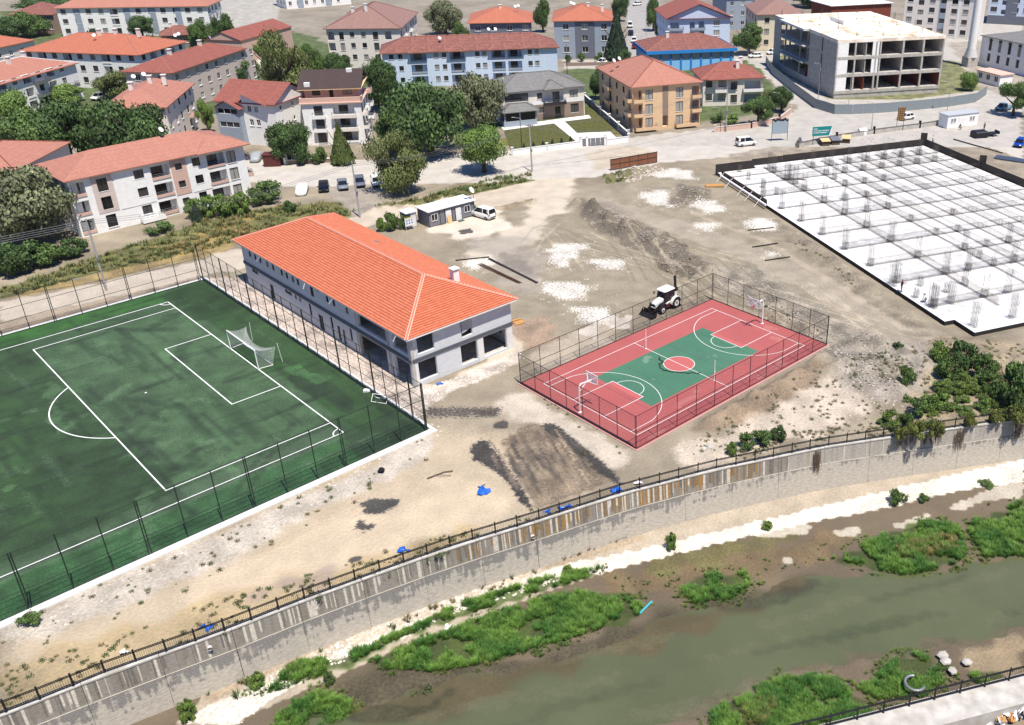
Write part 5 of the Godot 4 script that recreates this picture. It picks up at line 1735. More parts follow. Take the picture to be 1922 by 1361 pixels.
# ------------------------------------------------------------------ machines and huts of the site
func wheel(parent: Node3D, at: Vector3, r: float, w: float, rim: Material, axis := Vector3(0,0,1)) -> void:
	var b := MB.new()
	b.tube(-axis * w / 2, axis * w / 2, r, r, 18)
	b.smooth(0.3)
	var t := part("wheel", b, M.rubber, parent)
	t.position = at
	var k := MB.new()
	k.tube(-axis * (w / 2 + 0.012), axis * (w / 2 + 0.012), r * 0.58, r * 0.58,14)
	part("rim", k, rim, t)
	var h := MB.new()
	h.tube(-axis * (w / 2 + 0.03), axis * (w / 2 + 0.03), r * 0.2, r * 0.2,8)
	part("hub", h, M.steel_dark, t)
func backhoe() -> void:
	var f := court(8.1,-11.0)
	var rear := court(10.75,-11.1)
	var turn := atan2(-(f.z - rear.z), f.x - rear.x)
	var o := thing("backhoe_loader", "white and black backhoe loader standing beside the court fence", "backhoe loader", court(9.6,-11.9), turn)
	for s in [-1,1]:
		wheel(o, Vector3(-1.25,0.72,0.86 * s), 0.72,0.45, M.white_gloss)
		wheel(o, Vector3(1.3,0.52,0.86 * s), 0.52,0.36, M.white_gloss)
	var ch := MB.new()
	ch.box(Vector3(0.1,0.75,0), Vector3(3.9,0.4,0.75))
	ch.box(Vector3(1.3,0.55,0), Vector3(0.3,0.25,1.5))
	ch.box(Vector3(-1.25,0.7,0), Vector3(0.35,0.35,1.4))
	part("chassis", ch, M.steel_dark, o)
	var red := MB.new()
	red.box(Vector3(0.05,0.62,0.62), Vector3(0.9,0.3,0.3))
	red.box(Vector3(0.05,0.62,-0.62), Vector3(0.9,0.3,0.3))
	part("side_step", red, plain("dark_red", Color(0.32,0.06,0.07), 0.6), o)
	var hood := MB.new()
	var ring := func(x: float, y0: float, y1: float, w: float) -> Array:
		return [Vector3(x, y0, w), Vector3(x, y0,-w), Vector3(x, y1 - 0.12,-w), Vector3(x, y1,-w * 0.75), Vector3(x, y1, w * 0.75), Vector3(x, y1 - 0.12, w)]
	hood.loft([ring.call(2.05,0.98,1.35,0.36), ring.call(1.9,0.92,1.52,0.42), ring.call(0.55,0.92,1.78,0.48)])
	part("bonnet", hood, M.white_gloss, o)
	var grille := MB.new()
	grille.box(Vector3(2.06,1.1,0), Vector3(0.06,0.32,0.62))
	grille.box(Vector3(1.95,0.88,0), Vector3(0.3,0.1,0.7))
	part("grille", grille, M.steel_dark, o)
	var bump := MB.new()
	bump.box(Vector3(2.12,0.86,0), Vector3(0.08,0.1,0.75))
	part("bumper", bump, M.white_gloss, o)
	for s in [-1,1]:
		var fd := MB.new()      # arched rear mudguards
		for i in 7:
			var a0 := PI * (0.02 + 0.13 * i)
			var a1 := PI * (0.02 + 0.13 * (i + 1))
			fd.hexa(Vector3(-1.25 + 0.86 * cos(a0), 0.74 + 0.86 * sin(a0), 0.58 * s if s > 0 else -1.12), Vector3(0.86 * (cos(a1) - cos(a0)), 0.86 * (sin(a1) - sin(a0)), 0), Vector3(0.06 * cos(a0), 0.06 * sin(a0), 0), Vector3(0,0,0.54))
		part("mudguard", fd, M.white_gloss, o)
		var sk := MB.new()
		sk.bar(Vector3(-0.45,1.15,0.62 * s), Vector3(0.45,0.98,0.62 * s), 0.3,0.14)
		part("sill_panel", sk, M.white_gloss, o)
	var cab := MB.new()
	cab.loft([[Vector3(0.5,1.25,0.66), Vector3(0.5,1.25,-0.66), Vector3(-1.15,1.25,-0.7), Vector3(-1.15,1.25,0.7)], [Vector3(0.62,1.75,0.7), Vector3(0.62,1.75,-0.7), Vector3(-1.2,1.75,-0.72), Vector3(-1.2,1.75,0.72)], [Vector3(0.42,2.62,0.66), Vector3(0.42,2.62,-0.66), Vector3(-1.15,2.62,-0.68), Vector3(-1.15,2.62,0.68)]])
	part("cab", cab, M.glass, o)
	var fr := MB.new()
	for q in [[0.56,0.40,0.68], [-0.35,-0.38,0.71], [-1.18,-1.14,0.71]]:
		for s in [-1,1]:
			fr.bar(Vector3(q[0], 1.25, q[2] * s), Vector3(q[0] + 0.06,1.75, q[2] * s), 0.08)
			fr.bar(Vector3(q[0] + 0.04,1.75, q[2] * s), Vector3(q[1], 2.65, (q[2] - 0.03) * s), 0.08)
	part("cab_frame", fr, M.steel_dark, o)
	var rf := MB.new()
	var rr := func(y: float, k: float) -> Array: return [Vector3(0.72 * k - 0.02, y, 0.55 * k), Vector3(0.60 * k, y, 0.78 * k), Vector3(-1.2 * k, y, 0.78 * k), Vector3(-1.32 * k, y, 0.6 * k), Vector3(-1.32 * k, y, -0.6 * k), Vector3(-1.2 * k, y, -0.78 * k), Vector3(0.60 * k, y, -0.78 * k), Vector3(0.72 * k - 0.02, y, -0.55 * k)]
	rf.loft([rr.call(2.64,0.98), rr.call(2.72,1.02), rr.call(2.82,0.95), rr.call(2.86,0.8)])
	part("cab_roof", rf, M.white_gloss, o)
	for s in [-1,1]:
		var mi := MB.new()
		mi.bar(Vector3(0.6,2.35,0.7 * s), Vector3(0.85,2.4,0.98 * s), 0.03)
		mi.box(Vector3(0.87,2.25,1.0 * s), Vector3(0.06,0.32,0.2))
		part("mirror", mi, M.steel_dark, o)
		var arm := MB.new()
		arm.bar(Vector3(0.35,1.35,0.62 * s), Vector3(1.6,1.2,0.62 * s), 0.12,0.2)
		arm.bar(Vector3(1.55,1.22,0.62 * s), Vector3(2.75,0.42,0.62 * s), 0.12,0.2)
		arm.tube(Vector3(0.7,0.95,0.62 * s), Vector3(1.7,1.05,0.62 * s), 0.05)
		part("loader_arm", arm, M.steel_dark, o)
	var sh := MB.new()      # front shovel: curved shell with teeth
	var prof := [Vector2(2.75,0.85), Vector2(2.62,0.6), Vector2(2.66,0.28), Vector2(2.85,0.1), Vector2(3.55,0.06)]
	for i in 4:
		var a: Vector2 = prof[i]
		var b: Vector2 = prof[i + 1]
		sh.bar(Vector3((a.x + b.x) / 2, (a.y + b.y) / 2,-1.15), Vector3((a.x + b.x) / 2, (a.y + b.y) / 2,1.15), 0.0001,0.0001)
		sh.quad(Vector3(a.x, a.y, 1.15), Vector3(a.x, a.y, -1.15), Vector3(b.x, b.y, -1.15), Vector3(b.x, b.y, 1.15))
		sh.quad(Vector3(b.x - 0.05, b.y - 0.04,1.15), Vector3(b.x - 0.05, b.y - 0.04,-1.15), Vector3(a.x - 0.05, a.y - 0.04,-1.15), Vector3(a.x - 0.05, a.y - 0.04,1.15))
	for s in [-1,1]:
		sh.tri(Vector3(2.75,0.85,1.15 * s), Vector3(2.66,0.28,1.15 * s), Vector3(3.55,0.06,1.15 * s))
		sh.tri(Vector3(2.66,0.28,1.15 * s), Vector3(2.85,0.1,1.15 * s), Vector3(3.55,0.06,1.15 * s))
	for k in 7:
		sh.box(Vector3(3.6,0.07,-1.05 + k * 0.35), Vector3(0.2,0.04,0.08))
	part("front_shovel", sh, M.steel_dark, o)
	var bo := MB.new()
	bo.box(Vector3(-2.0,0.85,0), Vector3(0.3,0.6,1.7))
	bo.bar(Vector3(-2.15,0.6,0.1), Vector3(-2.3,2.0,0.1), 0.28,0.34)
	part("boom", bo, M.white_gloss, o)
	var dp := MB.new()
	dp.bar(Vector3(-2.3,1.9,0.1), Vector3(-2.15,3.9,0.1), 0.2,0.3)
	dp.box(Vector3(-2.35,2.0,0.1), Vector3(0.5,0.4,0.34))
	part("dipper_arm", dp, M.steel_dark, o)
	var ram := MB.new()
	ram.tube(Vector3(-2.42,2.2,0.1), Vector3(-2.36,3.5,0.1), 0.055)
	part("ram", ram, M.galvanised, o)
	var bk := MB.new()
	bk.loft([[Vector3(-2.35,0.2,0.45), Vector3(-2.35,0.2,-0.3), Vector3(-2.75,0.35,-0.3), Vector3(-2.75,0.35,0.45)], [Vector3(-2.2,0.75,0.45), Vector3(-2.2,0.75,-0.3), Vector3(-2.6,0.95,-0.3), Vector3(-2.6,0.95,0.45)]])
	part("rear_bucket", bk, M.steel_dark, o)
	for s in [-1,1]:
		var lg := MB.new()
		lg.bar(Vector3(-2.05,0.2,0.85 * s), Vector3(-2.05,1.3,0.85 * s), 0.16)
		lg.box(Vector3(-2.05,0.12,0.85 * s), Vector3(0.35,0.08,0.35))
		part("stabiliser", lg, M.white_gloss if s > 0 else M.steel_dark, o)
func hut_window(root: Node3D, x: float, y: float, w: float, h: float, t: Transform3D) -> void:
	var win := inst("window", window_mesh(w, h, 2), M.frame_white, root)
	win.transform = t * Transform3D(Basis(), Vector3(x, y, 0.15))
	inst("pane", pane_mesh(w, h), M.glass, win)
func huts() -> void:
	var R := [Vector3(-37.51,0,-141.49), 0.7721,8.00,4.93]
	var t: float = R[1]
	var o := thing("site_office", "grey panelled site office cabin with white roof and two white doors", "cabin", R[0], t)
	var w := 8.6
	var d := 3.2
	var b := MB.new()
	b.box(Vector3(w / 2,1.3,-d / 2), Vector3(w, 2.6, d))
	part("wall", b, mottled("hut_grey", Color(0.46,0.47,0.50), 0.7, M.grain, 2.0), o)
	var rf := MB.new()
	rf.hexa(Vector3(-0.2,2.61,-d - 0.25), Vector3(w + 0.4,0,0), Vector3(0,0.14,0), Vector3(0,0, d + 0.55))
	part("roof", rf, M.white_paint, o)
	var ob := MB.new()
	ob.box(Vector3(w - 0.6,2.79,-1.2), Vector3(0.8,0.06,0.4))
	part("roof_panel", ob, M.blue_plastic, o)
	var tr := MB.new()
	for x in [0.04,2.1,3.0,4.35,4.9,6.0, w - 0.04]:
		tr.box(Vector3(x, 1.3,0.02), Vector3(0.09,2.6,0.05))
	tr.box(Vector3(w / 2,0.06,0.02), Vector3(w, 0.12,0.06))
	tr.box(Vector3(w / 2,2.54,0.02), Vector3(w, 0.12,0.06))
	part("trim", tr, M.frame_dark, o)
	hut_window(o, 0.5,0.95,1.15,1.15, Transform3D())
	hut_window(o, 6.6,0.95,1.15,1.15, Transform3D())
	for x in [3.15,5.0]:
		var dr := MB.new()
		dr.box(Vector3(x + 0.5,1.08,0.04), Vector3(1.0,2.1,0.06))
		var dn := part("door", dr, M.frame_white, o)
		var hd := MB.new()
		hd.box(Vector3(x + 0.88,1.05,0.09), Vector3(0.12,0.03,0.05))
		part("handle", hd, M.steel_dark, dn)
	var bd := MB.new()
	bd.box(Vector3(0,0.65,0), Vector3(0.75,1.3,0.04), Basis(Vector3.RIGHT, -0.2))
	var bo := part("plywood_board", bd, M.timber_pale)
	bo.position = R[0] + Vector3(3.6,0,0.35).rotated(Vector3.UP, t)
	bo.rotation.y = t
	tag(bo, "plywood board leaning against the white door of the grey site office", "board")
	var mt := MB.new()
	mt.box(Vector3(0,0.02,0), Vector3(1.0,0.03,0.7))
	var mo := part("door_mat", mt, plain("mat_green", Color(0.30,0.36,0.32), 0.95))
	mo.position = R[0] + Vector3(5.5,0.06,0.6).rotated(Vector3.UP, t)
	mo.rotation.y = t
	tag(mo, "green mat before the plain white door of the site office", "mat")
	var ds := thing("satellite_dish", "white satellite dish on a pole at the corner of the site office", "satellite dish", R[0] + Vector3(w + 0.35,0,-0.6).rotated(Vector3.UP, t), t)
	var pb := MB.new()
	pb.tube(Vector3.ZERO, Vector3(0,4.2,0), 0.04)
	part("pole", pb, M.iron, ds)
	dish_part(ds, Vector3(-0.35,4.2,0.1), 0.55)
	for i in 2:
		var c := thing("traffic_cone", "orange and white traffic cone between the site office and the white van", "traffic cone", R[0] + Vector3(w + 0.9 + 0.7 * i, 0.05,0.4 - 0.2 * i).rotated(Vector3.UP, t), 0.0, "traffic cones by the office")
		var cb := MB.new()
		cb.tube(Vector3(0,0.03,0), Vector3(0,0.7,0), 0.2,0.04,12)
		cb.box(Vector3(0,0.02,0), Vector3(0.42,0.04,0.42))
		part("cone", cb, plain("cone_orange", Color(0.85,0.28,0.14), 0.6), c)
		var wb := MB.new()
		wb.tube(Vector3(0,0.3,0), Vector3(0,0.45,0), 0.145,0.11,12)
		part("band", wb, M.white_paint, c)
	var S := [Vector3(-41.00,0,-140.25), 0.1707,1.47,2.79]
	var c := thing("guard_cabin", "small grey cabin with flat white roof beside the site office", "cabin", S[0] + Vector3(0.1,0,-0.8), t)
	var cb := MB.new()
	cb.box(Vector3(0.9,1.25,-0.9), Vector3(1.8,2.5,1.8))
	part("wall", cb, M.hut_grey, c)
	var cf := MB.new()
	cf.box(Vector3(0.9,2.56,-0.85), Vector3(2.1,0.12,2.2))
	part("roof", cf, M.white_paint, c)
	var cp := MB.new()
	cp.box(Vector3(1.25,1.25,0.02), Vector3(0.9,2.3,0.05))
	part("door", cp, M.frame_white, c)
	var sg := thing("safety_board", "white safety notice board with blue round signs in front of the small cabin", "sign", S[0] + Vector3(0.15,0,0.35), t)
	var lb := MB.new()
	lb.bar(Vector3(0.1,0,0), Vector3(0.1,2.2,-0.1), 0.05)
	lb.bar(Vector3(1.5,0,0), Vector3(1.5,2.2,-0.1), 0.05)
	part("leg", lb, M.frame_white, sg)
	var pb2 := MB.new()
	pb2.box(Vector3(0.8,1.45,0.0), Vector3(1.55,1.35,0.04))
	part("panel", pb2, M.white_gloss, sg)
	var ys := MB.new()
	ys.box(Vector3(0.8,2.05,0.025), Vector3(1.45,0.14,0.012))
	part("yellow_strip", ys, plain("sign_yellow", Color(0.80,0.70,0.25), 0.6), sg)
	for i in 3:
		for j in 2:
			var dsk := MB.new()
			dsk.tube(Vector3(0.35 + i * 0.45,1.22 + j * 0.45,0.02), Vector3(0.35 + i * 0.45,1.22 + j * 0.45,0.032), 0.15,0.15,14)
			part("blue_sign", dsk, plain("sign_blue", Color(0.10,0.36,0.68), 0.5), sg)
			var fig := MB.new()
			fig.tube(Vector3(0.35 + i * 0.45,1.25 + j * 0.45,0.034), Vector3(0.35 + i * 0.45,1.25 + j * 0.45,0.038), 0.06,0.06,10)
			part("pictogram", fig, M.white_paint, sg)
	var K := [Vector3(61.09,0,-204.65), 0.4152,8.31,2.97]
	var kt: float = K[1]
	var k := thing("site_container", "white twin site container with two small windows beside the street wall", "container", K[0], kt)
	var kw: float = K[2]
	var kb := MB.new()
	kb.box(Vector3(kw / 2,1.4,-1.5), Vector3(kw, 2.8,3.0))
	part("wall", kb, M.plaster_white, k)
	var kr := MB.new()
	kr.box(Vector3(kw / 2,2.86,-1.5), Vector3(kw + 0.3,0.12,3.3))
	part("roof", kr, plain("hut_roof", Color(0.66,0.68,0.70), 0.6), k)
	for x in [0.9, kw - 2.3]:
		for e in 2:
			hut_window(k, x + e * 0.75,1.2,0.55,1.0, Transform3D())
	for x in [kw * 0.42, kw * 0.55]:
		var dr := MB.new()
		dr.box(Vector3(x, 1.1,0.03), Vector3(0.9,2.1,0.05))
		part("door", dr, M.white_gloss, k)
func dish_part(parent: Node3D, at: Vector3, r: float) -> void:
	var b := MB.new()
	var rings := []
	for i in 4:
		var q := r * i / 3.0
		var ring := []
		for j in 12:
			ring.append(Vector3(cos(TAU * j / 12) * maxf(q, 0.01), sin(TAU * j / 12) * maxf(q, 0.01), 0.22 * r * (q * q) / (r * r)))
		rings.append(ring)
	b.loft(rings, true, false)
	b.prism(Vector3(0,-r * 0.9,0.05), Vector3(0,0, r * 0.9), 0.015)
	b.box(Vector3(0,0, r * 0.9), Vector3(0.07,0.07,0.12))
	var o := part("dish", b, M.white_paint, parent)
	o.position = at
	o.rotation = Vector3(-0.6,0.5,0)
# ------------------------------------------------------------------ signs, hoardings and walls round the site
func signs() -> void:
	var g := Vector3(29.89,0,-191.27)
	var s := thing("site_sign", "turquoise and white site sign on two posts by the street wall", "sign", g, 0.25)
	var lb := MB.new()
	lb.tube(Vector3(0.2,0,0), Vector3(0.2,3.4,0), 0.05)
	lb.tube(Vector3(3.9,0,0), Vector3(3.9,3.4,0), 0.05)
	part("leg", lb, M.iron, s)
	var p := MB.new()
	p.box(Vector3(2.05,2.75,0.05), Vector3(4.3,1.9,0.06))
	part("panel", p, plain("turquoise", Color(0.05,0.52,0.52), 0.5), s)
	var wv := MB.new()
	wv.flat(PackedVector2Array([Vector2(3.55,-1.8), Vector2(4.2,-1.8), Vector2(4.2,-3.7), Vector2(4.1,-3.7)]), 0.0)
	for i in wv.v.size():
		wv.v[i] = Vector3(wv.v[i].x, -wv.v[i].z, 0.085)
		wv.n[i] = Vector3(0,0,1)
	part("white_flash", wv, M.white_paint, s)
	var rw := MB.new()       # three lines of white print, too worn and far to read
	var rg := RandomNumberGenerator.new()
	rg.seed = 4
	for row in [[3.25,0.15,1.0], [2.85,0.15,3.3], [2.45,0.15,3.0]]:
		var x: float = row[1]
		while x < row[2]:
			var lw := rg.randf_range(0.1,0.2)
			rw.box(Vector3(x + lw / 2, row[0], 0.086), Vector3(lw, 0.16 + 0.06 * rg.randf(), 0.008))
			x += lw + (0.05 if rg.randf() < 0.8 else 0.16)
	part("print", rw, M.white_paint, s)
	var bb := thing("billboard", "pale blank billboard on thin posts with a torn dark top", "billboard", Vector3(21.85,0,-194.06), 0.2)
	var l2 := MB.new()
	for x in [0.0,3.4]:
		l2.tube(Vector3(x, 0,0), Vector3(x, 4.6,0), 0.05)
	l2.bar(Vector3(0,4.55,0), Vector3(3.4,4.55,0), 0.06)
	l2.bar(Vector3(0,1.55,0), Vector3(3.4,1.55,0), 0.05)
	part("frame", l2, M.iron, bb)
	var pp := MB.new()
	pp.box(Vector3(1.7,3.0,0.02), Vector3(3.3,2.9,0.04))
	part("panel", pp, plain("billboard_pale", Color(0.60,0.66,0.70), 0.6), bb)
	var tp := MB.new()
	for i in 8:
		tp.box(Vector3(0.25 + i * 0.415,4.42 - 0.12 * sin(i * 1.9) - 0.08 * (i % 2), 0.05), Vector3(0.44,0.3 + 0.16 * absf(sin(i * 2.3)), 0.03))
	part("torn_print", tp, M.steel_dark, bb)
	var tb := thing("board_frame", "tall timber board on a dark lattice frame by the street wall", "board", Vector3(49.73,0,-203.08), 0.15)
	var l3 := MB.new()
	for x in [0.0,1.5]:
		l3.bar(Vector3(x, 0,0), Vector3(x, 5.0,0), 0.08)
	for i in 8:
		l3.bar(Vector3(0,2.2 + i * 0.38,0.06), Vector3(1.5,2.2 + i * 0.38,0.06), 0.05)
	for x in [0.5,1.0]:
		l3.bar(Vector3(x, 2.2,0.06), Vector3(x, 5.0,0.06), 0.04)
	part("frame", l3, M.steel_dark, tb)
	var b3 := MB.new()
	b3.box(Vector3(0.75,3.6,0), Vector3(1.5,2.8,0.04))
	part("panel", b3, M.timber, tb)
	var h0 := Vector3(-10.49,0,-172.92)
	var h1 := Vector3(-1.83,0,-178.28)
	var hf := thing("site_hoarding", "rust brown panel hoarding in a dark frame on the rubble heap", "hoarding", h0, atan2(-(h1.z - h0.z), h1.x - h0.x))
	var len := h0.distance_to(h1)
	var pan := mottled("rust_panel", Color(0.56,0.37,0.27), 0.85, M.coarse, 3.0)
	for i in 5:
		var q := MB.new()
		q.box(Vector3(len * (i + 0.5) / 5,1.1,0), Vector3(len / 5 - 0.04,2.0,0.03))
		part("panel", q, pan, hf)
	for i in 6:
		var q := MB.new()
		q.box(Vector3(len * i / 5,1.1,0.04), Vector3(0.08,2.3,0.08))
		part("post", q, M.wood_pole, hf)
	for y in [0.12,1.15,2.12]:
		var q := MB.new()
		q.box(Vector3(len / 2, y, 0.05), Vector3(len, 0.07,0.06))
		part("rail", q, M.wood_pole, hf)
func low_wall(called: String, label: String, pts: Array, h: float, w: float, mat: Material, piers := 0.0, cap: Material = null) -> void:
	var o := thing(called, label, "wall", pts[0])
	for i in pts.size() - 1:
		var a: Vector3 = pts[i] - pts[0]
		var e: Vector3 = pts[i + 1] - pts[0]
		var b := MB.new()
		b.bar(a + Vector3(0, h / 2 - 0.1,0), e + Vector3(0, h / 2 - 0.1,0), w, h + 0.2)
		part("wall_run", b, mat, o)
		if cap:
			var c := MB.new()
			c.bar(a + Vector3(0, h + 0.04,0), e + Vector3(0, h + 0.04,0), w + 0.12,0.08)
			part("coping", c, cap, o)
		if piers > 0.0:
			var n := maxi(int(a.distance_to(e) / piers), 1)
			for k in n + 1:
				var q := a.lerp(e, float(k) / n)
				var p := MB.new()
				p.box(q + Vector3(0, h * 0.5 + 0.2,0), Vector3(0.4, h + 0.55,0.4))
				p.box(q + Vector3(0, h + 0.53,0), Vector3(0.55,0.1,0.55))
				part("pier", p, cap if cap else mat, o)
func metal_hoarding() -> void:
	var pts := [Vector3(28.37,0,-277.61), Vector3(28.86,0,-262.53), Vector3(31.30,0,-245.70), Vector3(35.05,0,-223.57), Vector3(38.67,0,-217.85), Vector3(42.86,0,-217.90), Vector3(50.56,0,-219.55), Vector3(58.62,0,-222.28), Vector3(67.00,0,-225.61), Vector3(74.65,0,-230.15), Vector3(79.83,0,-238.36)]
	var o := thing("metal_hoarding", "grey sheet metal hoarding round the bare concrete building", "hoarding", pts[4])
	var m := mottled("hoarding_grey", Color(0.52,0.56,0.58), 0.6, M.grain, 4.0)
	for i in pts.size() - 1:
		var a: Vector3 = pts[i] - o.position
		var e: Vector3 = pts[i + 1] - o.position
		var n := maxi(int(a.distance_to(e) / 2.2), 1)
		for k in n:
			var b := MB.new()
			var p := a.lerp(e, float(k) / n)
			var q := a.lerp(e, (k + 0.985) / n)
			b.bar(p + Vector3(0,1.1,0), q + Vector3(0,1.1,0), 0.05,2.2 + 0.05 * (k % 2))
			part("sheet", b, m, o)
func building_site() -> void:
	foundation()
	backhoe()
	huts()
	signs()
	metal_hoarding()
	low_wall("street_wall", "low grey block wall with capped piers along the building site", [Vector3(26.79,0,-189.22), Vector3(35.60,0,-195.48), Vector3(44.35,0,-200.34), Vector3(55.36,0,-205.43), Vector3(62.20,0,-209.26)], 0.95,0.25, M.concrete, 8.0, M.concrete_dark)
# ------------------------------------------------------------------ houses
func ops(w: float, cols: Array, floors: Array) -> Array:
	var out := []
	for f: float in floors:
		for c in cols:
			var x: float = clampf(c[0] * w - c[1] / 2.0,0.15, w - c[1] - 0.15)
			var y := f + 0.95
			if c[3] in ["l", "n", "d"]:
				y = f + 0.12
			elif c[2] > 1.8:
				y = f + 0.25
			out.append([x, y, c[1], c[2], c[3]])
	return out
func even(n: int, w := 1.3, h := 1.35, kinds := "w") -> Array:
	var out := []
	for i in n:
		var k := kinds[i % kinds.length()]
		out.append([(i + 0.5) / n, 2.4 if k == "l" else w, 2.2 if k == "l" else h, k])
	return out
func roof_quad(b: MB, a: Vector3, e: Vector3, f: Vector3, g: Vector3) -> void:
	var u := (e - a).normalized()
	var n := (e - a).cross(g - a) if (g - a).length() > 0.01 else (e - a).cross(f - a)
	var v := n.normalized().cross(u)
	var t := func(p: Vector3) -> Vector2: return Vector2((p - a).dot(u), -(p - a).dot(v)) / 4.0
	if f.distance_to(g) < 0.01:
		var k := (e - a).cross(f - a).normalized()
		for p: Vector3 in [a, f, e]:
			b.v.append(p)
			b.n.append(k)
			b.c.append(Color.WHITE)
			b.t.append(t.call(p))
	else:
		b.quv(a, e, f, g, t.call(a), t.call(e), t.call(f), t.call(g))
func hip_roof(parent: Node3D, x0: float, x1: float, z0: float, z1: float, y: float, rise: float, mat: Material, ridge_mat: Material, gable := false) -> MeshInstance3D:
	var b := MB.new()
	var A := Vector3(x0, y, z0)
	var B := Vector3(x1, y, z0)
	var C := Vector3(x1, y, z1)
	var D := Vector3(x0, y, z1)
	var w := x1 - x0
	var d := z0 - z1
	var R0: Vector3
	var R1: Vector3
	if w >= d:
		var k := 0.0 if gable else d / 2
		R0 = Vector3(x0 + k, y + rise, (z0 + z1) / 2)
		R1 = Vector3(x1 - k, y + rise, (z0 + z1) / 2)
		roof_quad(b, A, B, R1, R0)
		roof_quad(b, C, D, R0, R1)
		if not gable:
			roof_quad(b, B, C, R1, R1)
			roof_quad(b, D, A, R0, R0)
	else:
		var k := 0.0 if gable else w / 2
		R0 = Vector3((x0 + x1) / 2, y + rise, z0 - k)
		R1 = Vector3((x0 + x1) / 2, y + rise, z1 + k)
		roof_quad(b, B, C, R1, R0)
		roof_quad(b, D, A, R0, R1)
		if not gable:
			roof_quad(b, A, B, R0, R0)
			roof_quad(b, C, D, R1, R1)
	var dn := Vector3(0,-0.16,0)
	b.quad(D + dn, C + dn, B + dn, A + dn)
	for q in [[A, B], [B, C], [C, D], [D, A]]:
		b.quad(q[0] + dn, q[1] + dn, q[1], q[0])
	var o := part("roof", b, mat, parent)
	if ridge_mat:
		var r := MB.new()
		r.tube(R0 + Vector3(0,0.03,0), R1 + Vector3(0,0.03,0), 0.11,0.11,6)
		if not gable:
			for q in [[A, R0], [B, R1 if w >= d else R0], [C, R1], [D, R0 if w >= d else R1]]:
				r.tube(q[0] + Vector3(0,0.03,0), q[1] + Vector3(0,0.03,0), 0.10,0.10,6)
		part("ridge", r, ridge_mat, o)
	return o
func balcony(root: Node3D, t: Transform3D, x: float, y: float, w: float, d: float, mat: Material, rail := true) -> void:
	var b := MB.new()
	b.box(Vector3(x + w / 2, y - 0.1, d / 2), Vector3(w, 0.2, d))
	var h := 0.5 if rail else 0.95
	b.box(Vector3(x + w / 2, y + h / 2, d - 0.06), Vector3(w, h, 0.12))
	b.box(Vector3(x + 0.06, y + h / 2, d / 2 - 0.06), Vector3(0.12, h, d - 0.12))
	b.box(Vector3(x + w - 0.06, y + h / 2, d / 2 - 0.06), Vector3(0.12, h, d - 0.12))
	var o := part("balcony", b, mat, root)
	o.transform = t
	if rail:
		var r := MB.new()
		for k in [0.68,0.98]:
			r.bar(Vector3(x + 0.04, y + k, d - 0.06), Vector3(x + w - 0.04, y + k, d - 0.06), 0.045)
			for s in [x + 0.06, x + w - 0.06]:
				r.bar(Vector3(s, y + k, 0.0), Vector3(s, y + k, d - 0.06), 0.045)
		for i in 5:
			r.bar(Vector3(x + 0.08 + (w - 0.16) * i / 4, y + 0.5, d - 0.06), Vector3(x + 0.08 + (w - 0.16) * i / 4, y + 0.98, d - 0.06), 0.035)
		part("rail", r, M.rail_grey, o)
func loggia_rail(root: Node3D, list: Array, t: Transform3D, mat: Material) -> void:
	for o in list:
		if o[4] != "l":
			continue
		var b := MB.new()
		b.box(Vector3(o[0] + o[2] / 2, o[1] + 0.22,0.04), Vector3(o[2], 0.44,0.14))
		var q := part("parapet", b, mat, root)
		q.transform = t
		var r := MB.new()
		for k in [0.62,0.92]:
			r.bar(Vector3(o[0], o[1] + k, 0.04), Vector3(o[0] + o[2], o[1] + k, 0.04), 0.045)
		part("rail", r, M.rail_grey, q)
